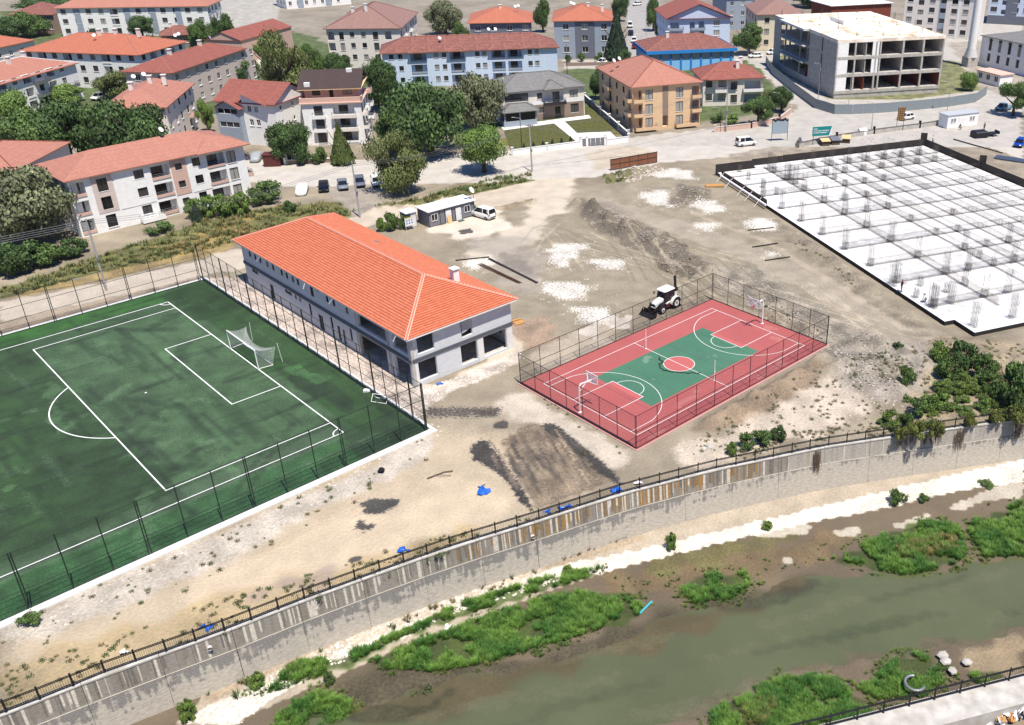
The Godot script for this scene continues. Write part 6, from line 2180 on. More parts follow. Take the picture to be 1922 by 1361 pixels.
func house(called: String, label: String, R: Array, h: float, o: Dictionary) -> Node3D:
	var ov: float = o.get("ov", 0.6)
	var turn: float = R[1]
	var w: float = R[2] - 2 * ov
	var d: float = R[3] - 2 * ov
	var root := thing(called, label, o.get("cat", "house"), R[0] + Vector3(ov, 0,-ov).rotated(Vector3.UP, turn), turn, o.get("group", ""))
	var b := MB.new()
	var fm: Material = o.get("frame", M.frame_white)
	var sm: Material = o.get("sill", M.white_paint)
	for i in 4:
		var len := w if i % 2 == 0 else d
		var list: Array = o.get("s%d" % i, [])
		facade(b, len, -0.3, h, list, side(i, w, d))
		fit_openings(root, list, side(i, w, d), fm, sm)
		loggia_rail(root, list, side(i, w, d), o.get("parapet", o.wall))
	part("wall", b, o.wall, root)
	var rk: String = o.get("roof", "hip")
	if rk == "flat":
		var f := MB.new()
		f.box(Vector3(w / 2, h + 0.08,-d / 2), Vector3(w + 2 * ov, 0.2, d + 2 * ov))
		part("roof", f, o.rmat, root)
	else:
		var rise: float = o.get("rise", minf(w, d) * 0.2)
		var ro := hip_roof(root, -ov, w + ov, ov, -d - ov, h + 0.05, rise, o.rmat, o.get("ridge", null), rk == "gable")
		if rk == "gable":
			var g := MB.new()
			if w + 0.0 >= d:
				for x in [0.0, w]:
					g = MB.new()
					g.tri(Vector3(x, h, 0), Vector3(x, h, -d), Vector3(x, h + rise * d / (d + 2 * ov), -d / 2))
					part("gable_wall", g, o.wall, root)
			else:
				for z in [0.0,-d]:
					g = MB.new()
					g.tri(Vector3(0, h, z), Vector3(w, h, z), Vector3(w / 2, h + rise * w / (w + 2 * ov), z))
					part("gable_wall", g, o.wall, root)
		for c in o.get("chim", []):
			var cb := MB.new()
			cb.box(Vector3(c[0] * w, c[2], -c[1] * d), Vector3(0.8,2.0,0.7))
			var co := part("chimney", cb, M.plaster_warm, root)
			var cc := MB.new()
			cc.box(Vector3(c[0] * w, c[2] + 1.08,-c[1] * d), Vector3(1.05,0.12,0.95))
			part("cap", cc, M.concrete_pale, co)
	for c in o.get("dish", []):
		var pb := MB.new()
		pb.tube(Vector3(c[0] * w, c[2] - 0.9,-c[1] * d), Vector3(c[0] * w, c[2], -c[1] * d), 0.03,0.03,5)
		part("dish_pole", pb, M.iron, root)
		dish_part(root, Vector3(c[0] * w, c[2], -c[1] * d), 0.45)
	for q in o.get("bal", []):      # side, share, floor, width, depth, material
		var len := w if q[0] % 2 == 0 else d
		balcony(root, side(q[0], w, d), clampf(q[1] * len - q[3] / 2,0, len - q[3]), q[2], q[3], q[4], q[5])
	for q in o.get("strip", []):     # side, from share, to share, y0, y1, material: a proud stretch of wall
		var len := w if q[0] % 2 == 0 else d
		var s := MB.new()
		var list: Array = o.get("s%d" % q[0], [])
		var inside := []
		var x0: float = q[1] * len
		for e in list:
			if e[0] > x0 and e[0] + e[2] < q[2] * len and e[1] > q[3] and e[1] + e[3] < q[4]:
				inside.append([e[0] - x0, e[1], e[2], e[3], "o"])
		facade(s, (q[2] - q[1]) * len, q[3], q[4], inside, side(q[0], w, d) * Transform3D(Basis(), Vector3(x0,0,0.06)))
		part("wall_panel", s, q[5], root)
	return root
func dup_d(R: Array, d: float) -> Array:
	return [R[0], R[1], R[2], d]
func town() -> void:
	var W := M
	var fl3 := [0.3,3.2,6.1]
	var fl2 := [0.4,3.4]
	var R: Array = dup_d([Vector3(-89.73,0,-135.83), 0.8599,28.78,8.13], 13.0)
	var w: float = R[2] - 1.2
	var f := ops(w, [[0.045,2.0,2.2, "l"], [0.17,1.5,2.0, "w"], [0.37,1.5,1.4, "w"], [0.49,2.9,2.2, "l"], [0.595,1.1,1.1, "b"], [0.70,1.3,1.4, "w"], [0.815,3.1,2.2, "l"], [0.915,1.5,2.0, "w"]], fl3)
	var h1 := house("apartment_block", "white three storey apartment block with rose stripes and salmon roof beside the weedy verge", R, 9.1, {"wall": W.plaster_white, "rmat": W.roof_salmon, "rise": 2.3, "s0": f, "s1": ops(11.8, [[0.3,1.3,1.4, "w"], [0.7,2.4,2.2, "l"]], fl3), "s3": ops(11.8, [[0.4,1.3,1.4, "w"], [0.8,2.0,2.2, "n"]], fl3), "parapet": W.plaster_rose, "frame": W.frame_brown, "ov": 0.6, "strip": [[0,0.55,0.64,3.0,9.0, W.plaster_rose], [0,0.115,0.225,3.0,9.0, W.plaster_pink], [0,0.235,0.43,2.9,9.0, W.plaster_white], [0,0.65,0.765,2.9,9.0, W.plaster_white]], "bal": [[1,0.15,3.3,2.4,1.2, W.plaster_rose], [1,0.15,6.2,2.4,1.2, W.plaster_rose], [0,0.38,0.4,3.6,1.3, W.plaster_white]], "dish": [[0.62,0.45,12.6]]})
	hip_roof(h1, w * 0.70, w + 0.9,1.1,-6.0,9.14,1.5, W.roof_salmon, null)
	house("apartment_block", "house with pale red hip roof behind the big dusty leaved tree", dup_d([Vector3(-102.80,0,-144.95), 1.6258,17.29,117.79], 14.0), 8.0, {"wall": W.plaster_warm, "rmat": W.roof_salmon, "rise": 2.2, "ridge": W.roof_red, "s0": ops(18, [[0.2,1.2,1.4, "w"], [0.75,1.0,1.5, "w"], [0.9,1.0,1.5, "w"]], fl2), "frame": W.frame_brown})
	house("apartment_block", "rose roofed apartment house with two grey chimney pots behind dark green trees", [Vector3(-109.76,0,-182.31), 0.1961,12.57,22.71], 8.8, {"wall": W.plaster_warm, "rmat": W.roof_salmon, "rise": 2.6, "s0": ops(11, [[0.8,1.2,1.4, "w"]], fl3), "s1": ops(21, [[0.10,1.1,1.4, "w"], [0.3,1.1,1.4, "w"], [0.48,1.2,1.4, "b"], [0.72,1.3,1.5, "b"], [0.9,1.6,1.5, "w"]], fl3), "chim": [[0.55,0.55,11.6], [0.75,0.62,11.4], [0.3,0.4,11.0]], "dish": [[0.35,0.75,12.2], [0.2,0.7,12.0]], "bal": [[1,0.75,3.3,2.6,0.9, W.plaster_rose]]})
	house("apartment_block", "long pinkish apartment house with old red hip roof and white window frames", dup_d([Vector3(-111.20,0,-216.36), 1.4359,31.91,130.75], 12.5), 9.0, {"wall": W.plaster_pink, "rmat": W.roof_red, "rise": 2.2, "ridge": W.roof_salmon, "s0": ops(36, even(9,1.3,1.4, "wwcw"), fl3), "s3": ops(11.3, even(2,1.3,1.4, "w"), fl3), "chim": [[0.3,0.5,11.4], [0.7,0.5,11.4]], "dish": [[0.85,0.5,12.4]]})
	house("apartment_block", "wide white apartment block with loggias and broad orange red roof with chimney stack", [Vector3(-163.74,0,-245.53), -0.1584,33.47,20.23], 8.6, {"wall": W.plaster_white, "rmat": W.roof_orange, "rise": 3.2, "ridge": W.roof_salmon, "s0": ops(32, even(9,1.4,1.4, "wlwlwwlww"), fl3), "s1": ops(18.8, even(5,1.4,1.4, "wlwlw"), fl3), "chim": [[0.5,0.45,11.9], [0.62,0.5,12.0], [0.8,0.55,12.0]], "dish": [[0.52,0.3,12.0], [0.95,0.95,10.4], [0.97,0.98,10.7]], "frame": W.frame_brown})
	house("apartment_block", "white balconied block with ribbed salmon roof behind leafy garden trees", dup_d([Vector3(-146.39,0,-199.78), 1.4407,34.16,103.74], 16.0), 8.0, {"wall": W.plaster_white, "rmat": W.roof_salmon, "rise": 2.6, "ridge": W.concrete_pale, "s0": ops(30, even(8,1.4,1.4, "lwlwlwlw"), fl3), "s1": ops(14, even(3), fl3), "bal": [[0,0.62,3.3,4.0,1.3, W.rail_grey], [0,0.9,3.3,3.0,1.3, W.rail_grey], [0,0.62,6.2,4.0,1.3, W.rail_grey]], "chim": [[0.6,0.4,10.6], [0.8,0.5,10.6]], "frame": W.frame_brown})
	house("apartment_block", "long white block with grey window bands and shingled salmon roof above a green canopy", dup_d([Vector3(-197.37,0,-318.92), 0.1239,47.65,22.96], 16.0), 9.0, {"wall": W.plaster_white, "rmat": W.roof_salmon, "rise": 3.4, "s0": ops(46, even(12,1.6,1.4, "wwwwlwwwww"), [0.2,3.2,6.2]), "s1": ops(14.8, even(4,1.3,1.4, "lw"), fl3), "frame": W.frame_dark, "strip": [[0,0.11,0.15,0.5,8.6, W.plaster_slate], [0,0.44,0.48,0.5,8.6, W.plaster_slate], [0,0.61,0.65,0.5,8.6, W.plaster_slate], [0,0.78,0.82,0.5,8.6, W.plaster_slate]]})
	house("house", "old house with two dull red hip roofs among trees beside the long white block", dup_d([Vector3(-217.29,0,-325.47), 0.0208,14.89,37.01], 16.0), 6.0, {"wall": W.brick_brown, "rmat": W.roof_old, "rise": 3.0, "s0": ops(20, even(4), fl2)})
	house("house", "low house with orange red roof beside the wide white apartment block", dup_d([Vector3(-178.95,0,-252.86), 1.3879,19.13,75.60], 14.0), 7.0, {"wall": W.plaster_warm, "rmat": W.roof_orange, "rise": 2.4, "s0": ops(20, even(5), fl2)})
	house("house", "small house with weathered red hip roof behind the wide white apartment block", dup_d([Vector3(-155.44,0,-299.46), 0.3812,11.18,112.54], 9.0), 3.6, {"wall": W.brick_brown, "rmat": W.roof_old, "rise": 2.2, "ridge": W.roof_salmon, "s0": ops(9, even(2), [0.2]), "chim": [[0.3,0.5,5.6]]})
	var cn := thing("green_canopy", "low green sheet metal canopy with hipped ends before the long white block", "canopy", Vector3(-193.30,0,-327.61), 0.1)
	var cb := MB.new()
	var ring := func(y: float, k: float) -> Array: return [Vector3(2.5 * (1 - k), y, 0 - 2.2 * k), Vector3(10 - 2.5 * (1 - k) * 0.2, y, -2.2 * k), Vector3(13 - 3.0 * k, y, -3.2), Vector3(12 - 3 * k, y, -6 + 1.6 * k), Vector3(3 + 2 * k, y, -6 + 1.6 * k), Vector3(0 + 3.0 * k, y, -3.2)]
	cb.loft([ring.call(3.4,0.0), ring.call(4.9,0.75), ring.call(5.1,0.95)])
	part("roof", cb, W.roof_green, cn)
	for x in [1.2,6.0,11.0]:
		var pb := MB.new()
		pb.tube(Vector3(x, 0,-3), Vector3(x, 3.6,-3), 0.08)
		part("post", pb, W.iron, cn)
	house("house", "plain pink rendered house with blank gable side and red roof", dup_d([Vector3(-120.15,0,-275.79), 1.3699,26.41,135.61], 12.0), 6.2, {"wall": W.plaster_rose.duplicate(), "rmat": W.roof_red, "roof": "gable", "rise": 2.2, "ov": 0.25, "s1": ops(11, even(2), [0.4])})
	house("apartment_block", "white four storey block with grey stripes at the end of the pale yard", dup_d([Vector3(-147.41,0,-383.87), 0.6392,26.69,17.56], 14.0), 12.0, {"wall": W.plaster_white, "rmat": W.roof_dull, "rise": 2.5, "s0": ops(22, even(7,1.2,1.5, "w"), [0.3,3.2,6.1,9.0]), "s1": ops(12, even(3), [0.3,3.2,6.1,9.0]), "s3": ops(12, even(3), fl3), "strip": [[0,0.17,0.26,0.2,11.8, W.plaster_slate], [0,0.6,0.69,0.2,11.8, W.plaster_slate]]})
	house("apartment_block", "white apartment house with dull rose hip roof, attic terrace and blue grey awning", dup_d([Vector3(-93.99,0,-268.69), 0.0760,21.06,42.52], 30.0), 10.6, {"wall": W.plaster_warm, "rmat": W.roof_dull, "rise": 4.6, "ridge": W.roof_old, "s0": ops(18, [[0.06,1.8,2.2, "n"], [0.22,1.2,2.0, "w"], [0.38,1.2,1.3, "w"], [0.55,1.2,1.3, "w"], [0.73,1.4,2.0, "w"], [0.92,1.8,2.2, "n"]], [1.4,4.5,7.4]), "s1": ops(28, even(7,1.3,1.4, "wnwnwwn"), [1.4,4.5,7.4]), "chim": [[0.5,0.25,15.0], [0.3,0.3,14.0]], "bal": [[1,0.25,7.5,2.4,1.0, W.plaster_white], [1,0.55,7.5,2.4,1.0, W.plaster_white], [1,0.55,4.6,2.4,1.0, W.plaster_white]], "frame": W.frame_brown})
	R = dup_d([Vector3(-71.95,0,-243.12), 0.2252,45.23,130.95], 13.0)
	w = R[2] - 1.2
	var hb := house("apartment_block", "long light blue apartment block with weathered red roof and paired loggias", R, 8.6, {"wall": W.plaster_blue, "rmat": W.roof_old, "rise": 2.9, "ridge": W.roof_salmon, "s0": ops(w, [[0.05,1.1,1.2, "w"], [0.10,1.1,1.2, "w"], [0.20,3.9,2.2, "l"], [0.30,1.1,1.2, "w"], [0.345,1.1,1.2, "w"], [0.42,3.6,2.2, "l"], [0.535,1.1,1.2, "w"], [0.575,1.1,1.2, "w"], [0.655,3.4,2.2, "l"], [0.75,3.6,2.2, "l"], [0.84,1.1,1.2, "w"], [0.88,1.1,1.2, "w"]], fl3), "s1": ops(11.8, [[0.3,0.5,0.5, "w"], [0.75,0.5,0.5, "w"]], fl3), "parapet": W.plaster_slate, "frame": W.frame_brown, "dish": [[0.33,0.25,11.4], [0.62,0.8,12.2], [0.66,0.8,12.2]]})
	for x in [0.2,0.42]:
		hip_roof(hb, w * x - 2.4, w * x + 2.4,1.1,-3.4,8.64,1.3, W.roof_old, W.roof_salmon)
	hip_roof(hb, w * 0.60, w * 0.81,1.0,-4.5,8.66,1.5, W.roof_old, W.roof_salmon)
	R = dup_d([Vector3(-73.31,0,-188.99), 0.1743,12.23,156.45], 13.0)
	w = R[2] - 0.8
	var hp := house("terraced_house", "peach and white four storey house with flat brown sloping roof and roof terrace", R, 8.4, {"wall": W.plaster_white, "ov": 0.4, "roof": "flat", "rmat": W.plaster_rose, "s0": ops(w, [[0.27,1.7,2.1, "w"], [0.70,4.2,2.3, "l"]], [0.2,2.9,5.6]), "s1": ops(12, [[0.15,1.6,2.1, "w"], [0.5,1.6,2.1, "w"], [0.85,1.8,2.1, "w"]], [0.2,2.9,5.6]), "s3": ops(12, even(2), fl3), "bal": [[0,0.27,5.7,2.5,0.9, W.plaster_white], [0,0.27,3.0,2.5,0.9, W.plaster_white], [0,0.70,5.7,4.8,0.9, W.plaster_warm], [0,0.70,3.0,4.8,0.9, W.plaster_warm], [1,0.15,5.7,2.2,1.0, W.plaster_warm], [1,0.15,3.0,2.2,1.0, W.plaster_warm], [1,0.5,5.7,2.2,1.0, W.plaster_white], [1,0.85,5.7,2.4,1.2, W.plaster_white], [1,0.85,3.0,2.4,1.2, W.plaster_white], [1,0.85,8.4,2.4,1.2, W.plaster_rose]], "frame": W.frame_brown})
	var at := MB.new()
	var attic := ops(w - 1.0, [[0.22,1.6,1.6, "w"], [0.5,0.8,2.0, "d"], [0.8,1.8,1.6, "c"]], [8.6])
	facade(at, w - 1.0,8.55,11.2, attic, Transform3D(Basis(), Vector3(0.5,0,-2.4)))
	at.box(Vector3(w / 2,9.9,-7.4), Vector3(w - 1.2,2.6,9.2))
	part("attic_wall", at, W.plaster_rose, hp)
	fit_openings(hp, attic, Transform3D(Basis(), Vector3(0.5,0,-2.4)), W.frame_brown)
	for q in [[0.0,-0.15, w + 0.3,0.3], [-0.15,-6.0,0.3,12.0], [w + 0.15,-1.2,0.3,2.4]]:
		var pb := MB.new()
		pb.box(Vector3(q[0] + (q[2] / 2 if q[0] == 0.0 else 0.0), 9.0, q[1]), Vector3(q[2], 1.0, q[3]))
		part("terrace_parapet", pb, W.plaster_rose, hp)
	var rb := MB.new()
	roof_quad(rb, Vector3(-0.5,11.1,-0.6), Vector3(w + 0.4,11.1,-0.6), Vector3(w + 0.4,13.6,-8.0), Vector3(-0.5,13.6,-8.0))
	roof_quad(rb, Vector3(w + 0.4,11.1,-13.0), Vector3(-0.5,11.1,-13.0), Vector3(-0.5,13.6,-8.0), Vector3(w + 0.4,13.6,-8.0))
	part("roof", rb, W.roof_brown, hp)
	var rl := MB.new()
	rl.quad(Vector3(-0.5,10.9,-0.62), Vector3(w + 0.4,10.9,-0.62), Vector3(w + 0.4,11.12,-0.62), Vector3(-0.5,11.12,-0.62))
	rl.quad(Vector3(-0.5,10.92,-0.6), Vector3(-0.5,10.92,-13.0), Vector3(w + 0.4,10.92,-13.0), Vector3(w + 0.4,10.92,-0.6))
	for x in [0.3, w - 0.4]:
		rl.tri(Vector3(x, 11.0,-2.4), Vector3(x, 11.0,-12.0), Vector3(x, 13.4,-8.0))
	part("eaves", rl, W.plaster_peach, hp)
	for q in [[0.12,-2.0,11.75], [0.8,-7.0,13.4]]:
		var vb := MB.new()
		vb.box(Vector3(q[0] * w, q[2], q[1]), Vector3(1.1,0.9,0.8))
		part("chimney", vb, W.white_paint, hp)
	var hg := house("gabled_house", "white house with several small red gables and grey enclosed balconies", dup_d([Vector3(-91.57,0,-191.45), -0.2487,14.30,112.36], 13.0), 8.5, {"wall": W.plaster_white, "rmat": W.roof_red, "roof": "gable", "rise": 3.2, "ov": 0.5, "s0": ops(12, [[0.62,0.9,1.3, "w"], [0.75,0.9,1.3, "w"]], [3.0,5.8]), "s1": ops(12, even(3,0.7,0.9), fl3), "s3": ops(12, even(2), fl3), "frame": W.frame_white})
	var bay := ops(5.4, [[0.5,4.6,1.1, "w"]], [2.7,5.4])
	var bb := MB.new()
	var bt := Transform3D(Basis(), Vector3(0.5,0,1.3))
	facade(bb, 5.4,0.0,7.6, bay, bt)
	bb.quad(Vector3(5.9,0,1.3), Vector3(5.9,0,0), Vector3(5.9,7.6,0), Vector3(5.9,7.6,1.3))
	bb.quad(Vector3(0.5,0,0), Vector3(0.5,0,1.3), Vector3(0.5,7.6,1.3), Vector3(0.5,7.6,0))
	bb.tri(Vector3(0.5,7.6,1.3), Vector3(5.9,7.6,1.3), Vector3(3.2,8.9,1.3))
	part("bay", bb, W.plaster_slate, hg)
	fit_openings(hg, bay, bt, W.frame_white)
	var g1 := MB.new()
	roof_quad(g1, Vector3(0.0,7.45,1.8), Vector3(3.2,9.05,1.8), Vector3(3.2,9.05,-3.0), Vector3(0.0,7.45,-3.0))
	roof_quad(g1, Vector3(3.2,9.05,1.8), Vector3(6.4,7.45,1.8), Vector3(6.4,7.45,-3.0), Vector3(3.2,9.05,-3.0))
	part("gable_roof", g1, W.roof_red, hg)
	var g2 := MB.new()
	roof_quad(g2, Vector3(6.0,10.6,1.0), Vector3(12.2,8.3,1.0), Vector3(12.2,8.3,-5.0), Vector3(6.0,10.6,-5.0))
	part("gable_roof", g2, W.roof_red, hg)
	var g3 := MB.new()
	g3.tri(Vector3(6.2,8.0,0.35), Vector3(12.0,8.0,0.35), Vector3(6.2,10.4,0.35))
	part("gable_wall", g3, W.plaster_white, hg)
	R = dup_d([Vector3(-36.94,0,-207.27), 0.4164,20.82,218.05], 13.0)
	w = R[2] - 1.2
	var hv := house("villa", "grey two storey villa with slate grey hip roof, dark balcony and front lawn", R, 6.7, {"wall": W.plaster_warm, "rmat": W.roof_slate, "rise": 2.6, "ridge": W.concrete_dark, "s0": [[1.2,4.4,5.4,1.8, "w"], [8.6,4.6,1.2,1.3, "w"], [12.2,3.6,1.6,2.3, "d"], [16.2,4.1,1.9,1.9, "w"], [8.8,1.5,1.2,1.3, "b"], [12.6,0.2,1.3,2.4, "d"], [16.3,0.9,1.9,2.0, "w"]], "s1": ops(11.8, even(2), [3.4]), "strip": [[0,0.37,0.99,-0.2,3.3, W.brick_brown], [0,0.38,0.56,3.35,4.2, W.white_paint], [0,0.72,0.995,3.35,4.3, W.white_paint]], "bal": [[0,0.635,3.45,5.0,1.5, W.frame_dark]], "frame": W.frame_dark})
	hip_roof(hv, w * 0.50, w * 0.76,1.2,-4.0,6.74,1.6, W.roof_slate, W.concrete_dark)
	var por := MB.new()
	por.box(Vector3(3.4,0.6,2.0), Vector3(7.4,1.2,4.0))
	part("porch_base", por, W.plaster_slate, hv)
	hip_roof(hv, -0.6,7.8,4.6,-0.2,3.3,1.3, W.roof_slate, W.concrete_dark)
	for x in [0.0,3.4,7.0]:
		var pb := MB.new()
		pb.box(Vector3(x, 2.0,3.8), Vector3(0.3,2.6,0.3))
		part("porch_post", pb, W.plaster_slate, hv)
	var pg := MB.new()
	pg.box(Vector3(3.5,2.2,3.7), Vector3(6.8,1.9,0.05))
	part("porch_glass", pg, W.glass, hv)
	R = [Vector3(-7.51,0,-199.96), 0.3867,16.81,23.44]
	w = R[2] - 1.2
	var d: float = R[3] - 1.2
	house("apartment_block", "beige three storey apartment house with rounded corner balconies and salmon hip roof", R, 9.6, {"wall": W.plaster_peach, "rmat": W.roof_salmon, "rise": 3.6, "ridge": W.roof_red, "s0": ops(w, [[0.07,2.0,2.2, "n"], [0.24,1.7,2.1, "c"], [0.48,1.3,2.4, "n"], [0.69,1.7,2.1, "c"], [0.93,1.8,2.2, "n"]], [0.5,3.4,6.4]), "s3": ops(d, [[0.12,1.2,1.4, "w"], [0.35,1.4,2.2, "w"], [0.55,1.2,1.4, "w"], [0.75,1.2,1.4, "w"], [0.93,2.0,2.2, "n"]], [0.5,3.4,6.4]), "bal": [[0,0.06,3.5,2.4,1.0, W.plaster_peach], [0,0.06,6.5,2.4,1.0, W.plaster_peach], [3,0.93,3.5,2.6,1.0, W.plaster_peach], [3,0.93,6.5,2.6,1.0, W.plaster_peach], [3,0.35,3.5,3.0,1.1, W.plaster_peach], [3,0.35,6.5,3.0,1.1, W.plaster_peach], [0,0.95,3.5,2.2,1.0, W.plaster_peach], [0,0.95,6.5,2.2,1.0, W.plaster_peach], [0,0.18,0.6,5.0,1.2, W.plaster_peach], [0,0.78,0.6,5.0,1.2, W.plaster_peach]], "dish": [[0.05,0.62,12.6], [0.15,0.66,12.8]], "frame": W.frame_brown, "strip": [[0,0.44,0.52,3.2,9.4, W.brick_brown]]})
	R = dup_d([Vector3(8.06,0,-224.39), 0.1701,15.66,175.39], 12.5)
	w = R[2] - 1.2
	var hr := house("house", "white two storey house with red ribbed roof and dark glazed corner balcony", R, 6.3, {"wall": W.plaster_warm, "rmat": W.roof_red, "rise": 2.7, "ridge": W.roof_salmon, "s0": ops(w, [[0.1,1.6,1.6, "w"], [0.32,1.8,1.6, "c"], [0.52,1.6,1.9, "w"], [0.84,4.2,2.1, "n"]], [0.3,3.4]), "s1": ops(11, even(3), fl2), "frame": W.frame_dark, "bal": [[0,0.84,3.4,4.8,1.0, W.plaster_white], [0,0.3,3.4,3.0,0.9, W.plaster_white]], "chim": [[0.62,0.3,8.7], [0.75,0.7,8.7]]})
	hip_roof(hr, 1.0,8.5,1.3,-4.0,6.34,1.5, W.roof_red, W.roof_salmon)
	R = dup_d([Vector3(-5.43,0,-265.23), 0.2447,25.72,156.59], 17.0)
	w = R[2] - 1.2
	var bl := house("office_building", "bright blue single storey office with deep blue fascia and weathered red roof", R, 5.4, {"wall": W.plaster_sky, "rmat": W.roof_old, "rise": 3.0, "ridge": W.roof_salmon, "s0": ops(w, [[0.28,1.5,1.6, "w"], [0.4,0.6,0.4, "w"], [0.47,0.6,0.4, "w"], [0.58,1.5,1.5, "w"], [0.75,1.5,1.6, "w"], [0.9,1.5,1.6, "w"]], [2.2]), "chim": [[0.28,0.4,8.4]], "strip": [[0,0.0,1.0,2.9,4.7, W.plaster_slate]], "frame": W.frame_white})
	var fb := MB.new()
	fb.box(Vector3(w / 2,5.1,0.72), Vector3(w + 1.4,0.9,0.12))
	fb.box(Vector3(-0.72,5.1,-7.9), Vector3(0.12,0.9,17.0))
	fb.box(Vector3(w + 0.72,5.1,-7.9), Vector3(0.12,0.9,17.0))
	part("fascia", fb, W.plaster_azure, bl)
	for k in 9:
		var cb2 := MB.new()
		cb2.box(Vector3(w * (k + 0.2) / 8.5,2.4,0.1), Vector3(0.5,4.6,0.2))
		part("pilaster", cb2, W.plaster_azure, bl)
	house("apartment_block", "grey blue three storey apartment house with dark centre strip and orange hip roof", dup_d([Vector3(-33.18,0,-283.88), 0.0766,17.91,56.00], 20.0), 10.6, {"wall": W.plaster_slate, "rmat": W.roof_orange, "rise": 3.4, "ridge": W.roof_salmon, "s0": ops(17, [[0.2,1.7,1.6, "w"], [0.52,1.7,1.6, "w"], [0.85,1.7,1.6, "w"]], [0.8,4.0,7.2]), "s3": ops(18, even(4), [0.8,4.0,7.2]), "strip": [[0,0.36,0.70,0.0,10.4, W.plaster_steel]], "chim": [[0.6,0.45,13.4], [0.85,0.4,13.0]], "dish": [[0.3,0.5,14.4], [0.35,0.45,14.2]]})
	house("apartment_block", "grey blue house with plain orange hip roof behind the long light blue block", dup_d([Vector3(-56.83,0,-280.78), 0.1272,18.52,66.87], 20.0), 10.4, {"wall": W.plaster_steel, "rmat": W.roof_orange, "rise": 3.4, "s0": ops(18, even(4,1.6,1.5), [0.8,4.0,7.2]), "s1": ops(18, even(4), [0.8,4.0,7.2]), "chim": [[0.5,0.4,13.2]], "dish": [[0.75,0.4,13.8], [0.8,0.45,13.9]]})
	var hw := house("gabled_house", "white apartment house with broad red gable roof and grey balcony bands", dup_d([Vector3(-0.25,0,-296.97), 0.1770,20.72,77.21], 22.0), 9.4, {"wall": W.plaster_blue, "rmat": W.roof_red, "roof": "gable", "rise": 4.0, "ov": 0.7, "s0": ops(18.0, [[0.12,2.8,2.0, "n"], [0.42,1.6,2.0, "n"], [0.58,1.8,2.2, "n"], [0.84,2.0,1.6, "w"]], fl3), "s3": ops(20, even(4), fl3), "s1": ops(20, even(4,1.4,1.4, "nw"), fl3), "bal": [[0,0.13,6.2,4.6,1.0, W.plaster_slate], [0,0.48,6.2,4.4,1.0, W.plaster_slate], [0,0.13,3.3,4.6,1.0, W.plaster_slate], [1,0.2,6.2,3.0,1.2, W.plaster_slate]]})
	for q in [[0.3,-4.0], [0.75,-4.0], [0.35,-9.0], [0.62,-9.0]]:
		var sb := MB.new()
		sb.box(Vector3(20 * q[0], 12.2 - 5.0 * absf(q[0] - 0.5) , q[1]), Vector3(1.4,0.5,1.2))
		part("skylight", sb, W.timber_pale, hw)
	house("apartment_block", "cream three storey apartment house with greyish rose roof beside the bare concrete frame", dup_d([Vector3(26.94,0,-299.14), 0.0941,15.22,51.29], 22.0), 10.4, {"wall": W.plaster_cream, "rmat": W.roof_dull, "rise": 3.6, "s0": ops(15, [[0.2,1.5,1.5, "w"], [0.5,2.4,2.2, "n"], [0.85,1.5,1.5, "w"]], [0.6,3.8,7.0]), "s3": ops(20, even(4,1.2,1.5), [0.6,3.8,7.0]), "frame": W.frame_dark})
	house("apartment_block", "grey apartment house behind the cream house, beside its rose roof", dup_d([Vector3(19.80,0,-336.38), 0.2787,11.09,51.74], 16.0), 11.0, {"wall": W.plaster_slate, "rmat": W.roof_dull, "s0": ops(12, even(3), [0.6,3.8,7.0])})
	house("workshop", "low brick workshop with white sheet roof behind the bare concrete frame", dup_d([Vector3(58.15,0,-351.91), 0.3535,25.74,113.46], 16.0), 6.0, {"wall": W.brick_red, "roof": "flat", "rmat": W.white_paint, "s0": ops(18, even(4), [0.5]), "cat": "workshop"})
	house("apartment_block", "beige four storey apartment block with white pilasters behind the bare concrete frame", dup_d([Vector3(78.19,0,-328.40), -0.4219,24.54,70.58], 16.0), 13.0, {"wall": W.plaster_warm, "rmat": W.roof_dull, "ov": 0.3, "s0": ops(25, even(7,1.8,1.5, "wdwww"), [0.4,3.6,6.8,9.8]), "frame": W.frame_dark, "strip": [[0,0.47,0.56,0.0,12.8, W.plaster_slate], [0,0.72,0.75,0.0,12.8, W.plaster_white]]})
	house("apartment_block", "modern white and charcoal apartment block behind the mosque", dup_d([Vector3(114.56,0,-354.53), -0.3568,19.84,84.58], 16.0), 14.0, {"wall": W.plaster_blue, "roof": "flat", "rmat": W.concrete_pale, "ov": 0.2, "s0": ops(22, even(6,2.2,1.6, "wnwwnw"), [3.2,6.4,9.6]), "s3": ops(15, even(4), [3.2,6.4]), "strip": [[0,0.0,0.99,-0.2,2.9, W.plaster_steel], [0,0.3,0.5,3.0,13.8, W.plaster_steel]], "frame": W.frame_dark})
	bare_frame()
	mosque()
	garden_walls()
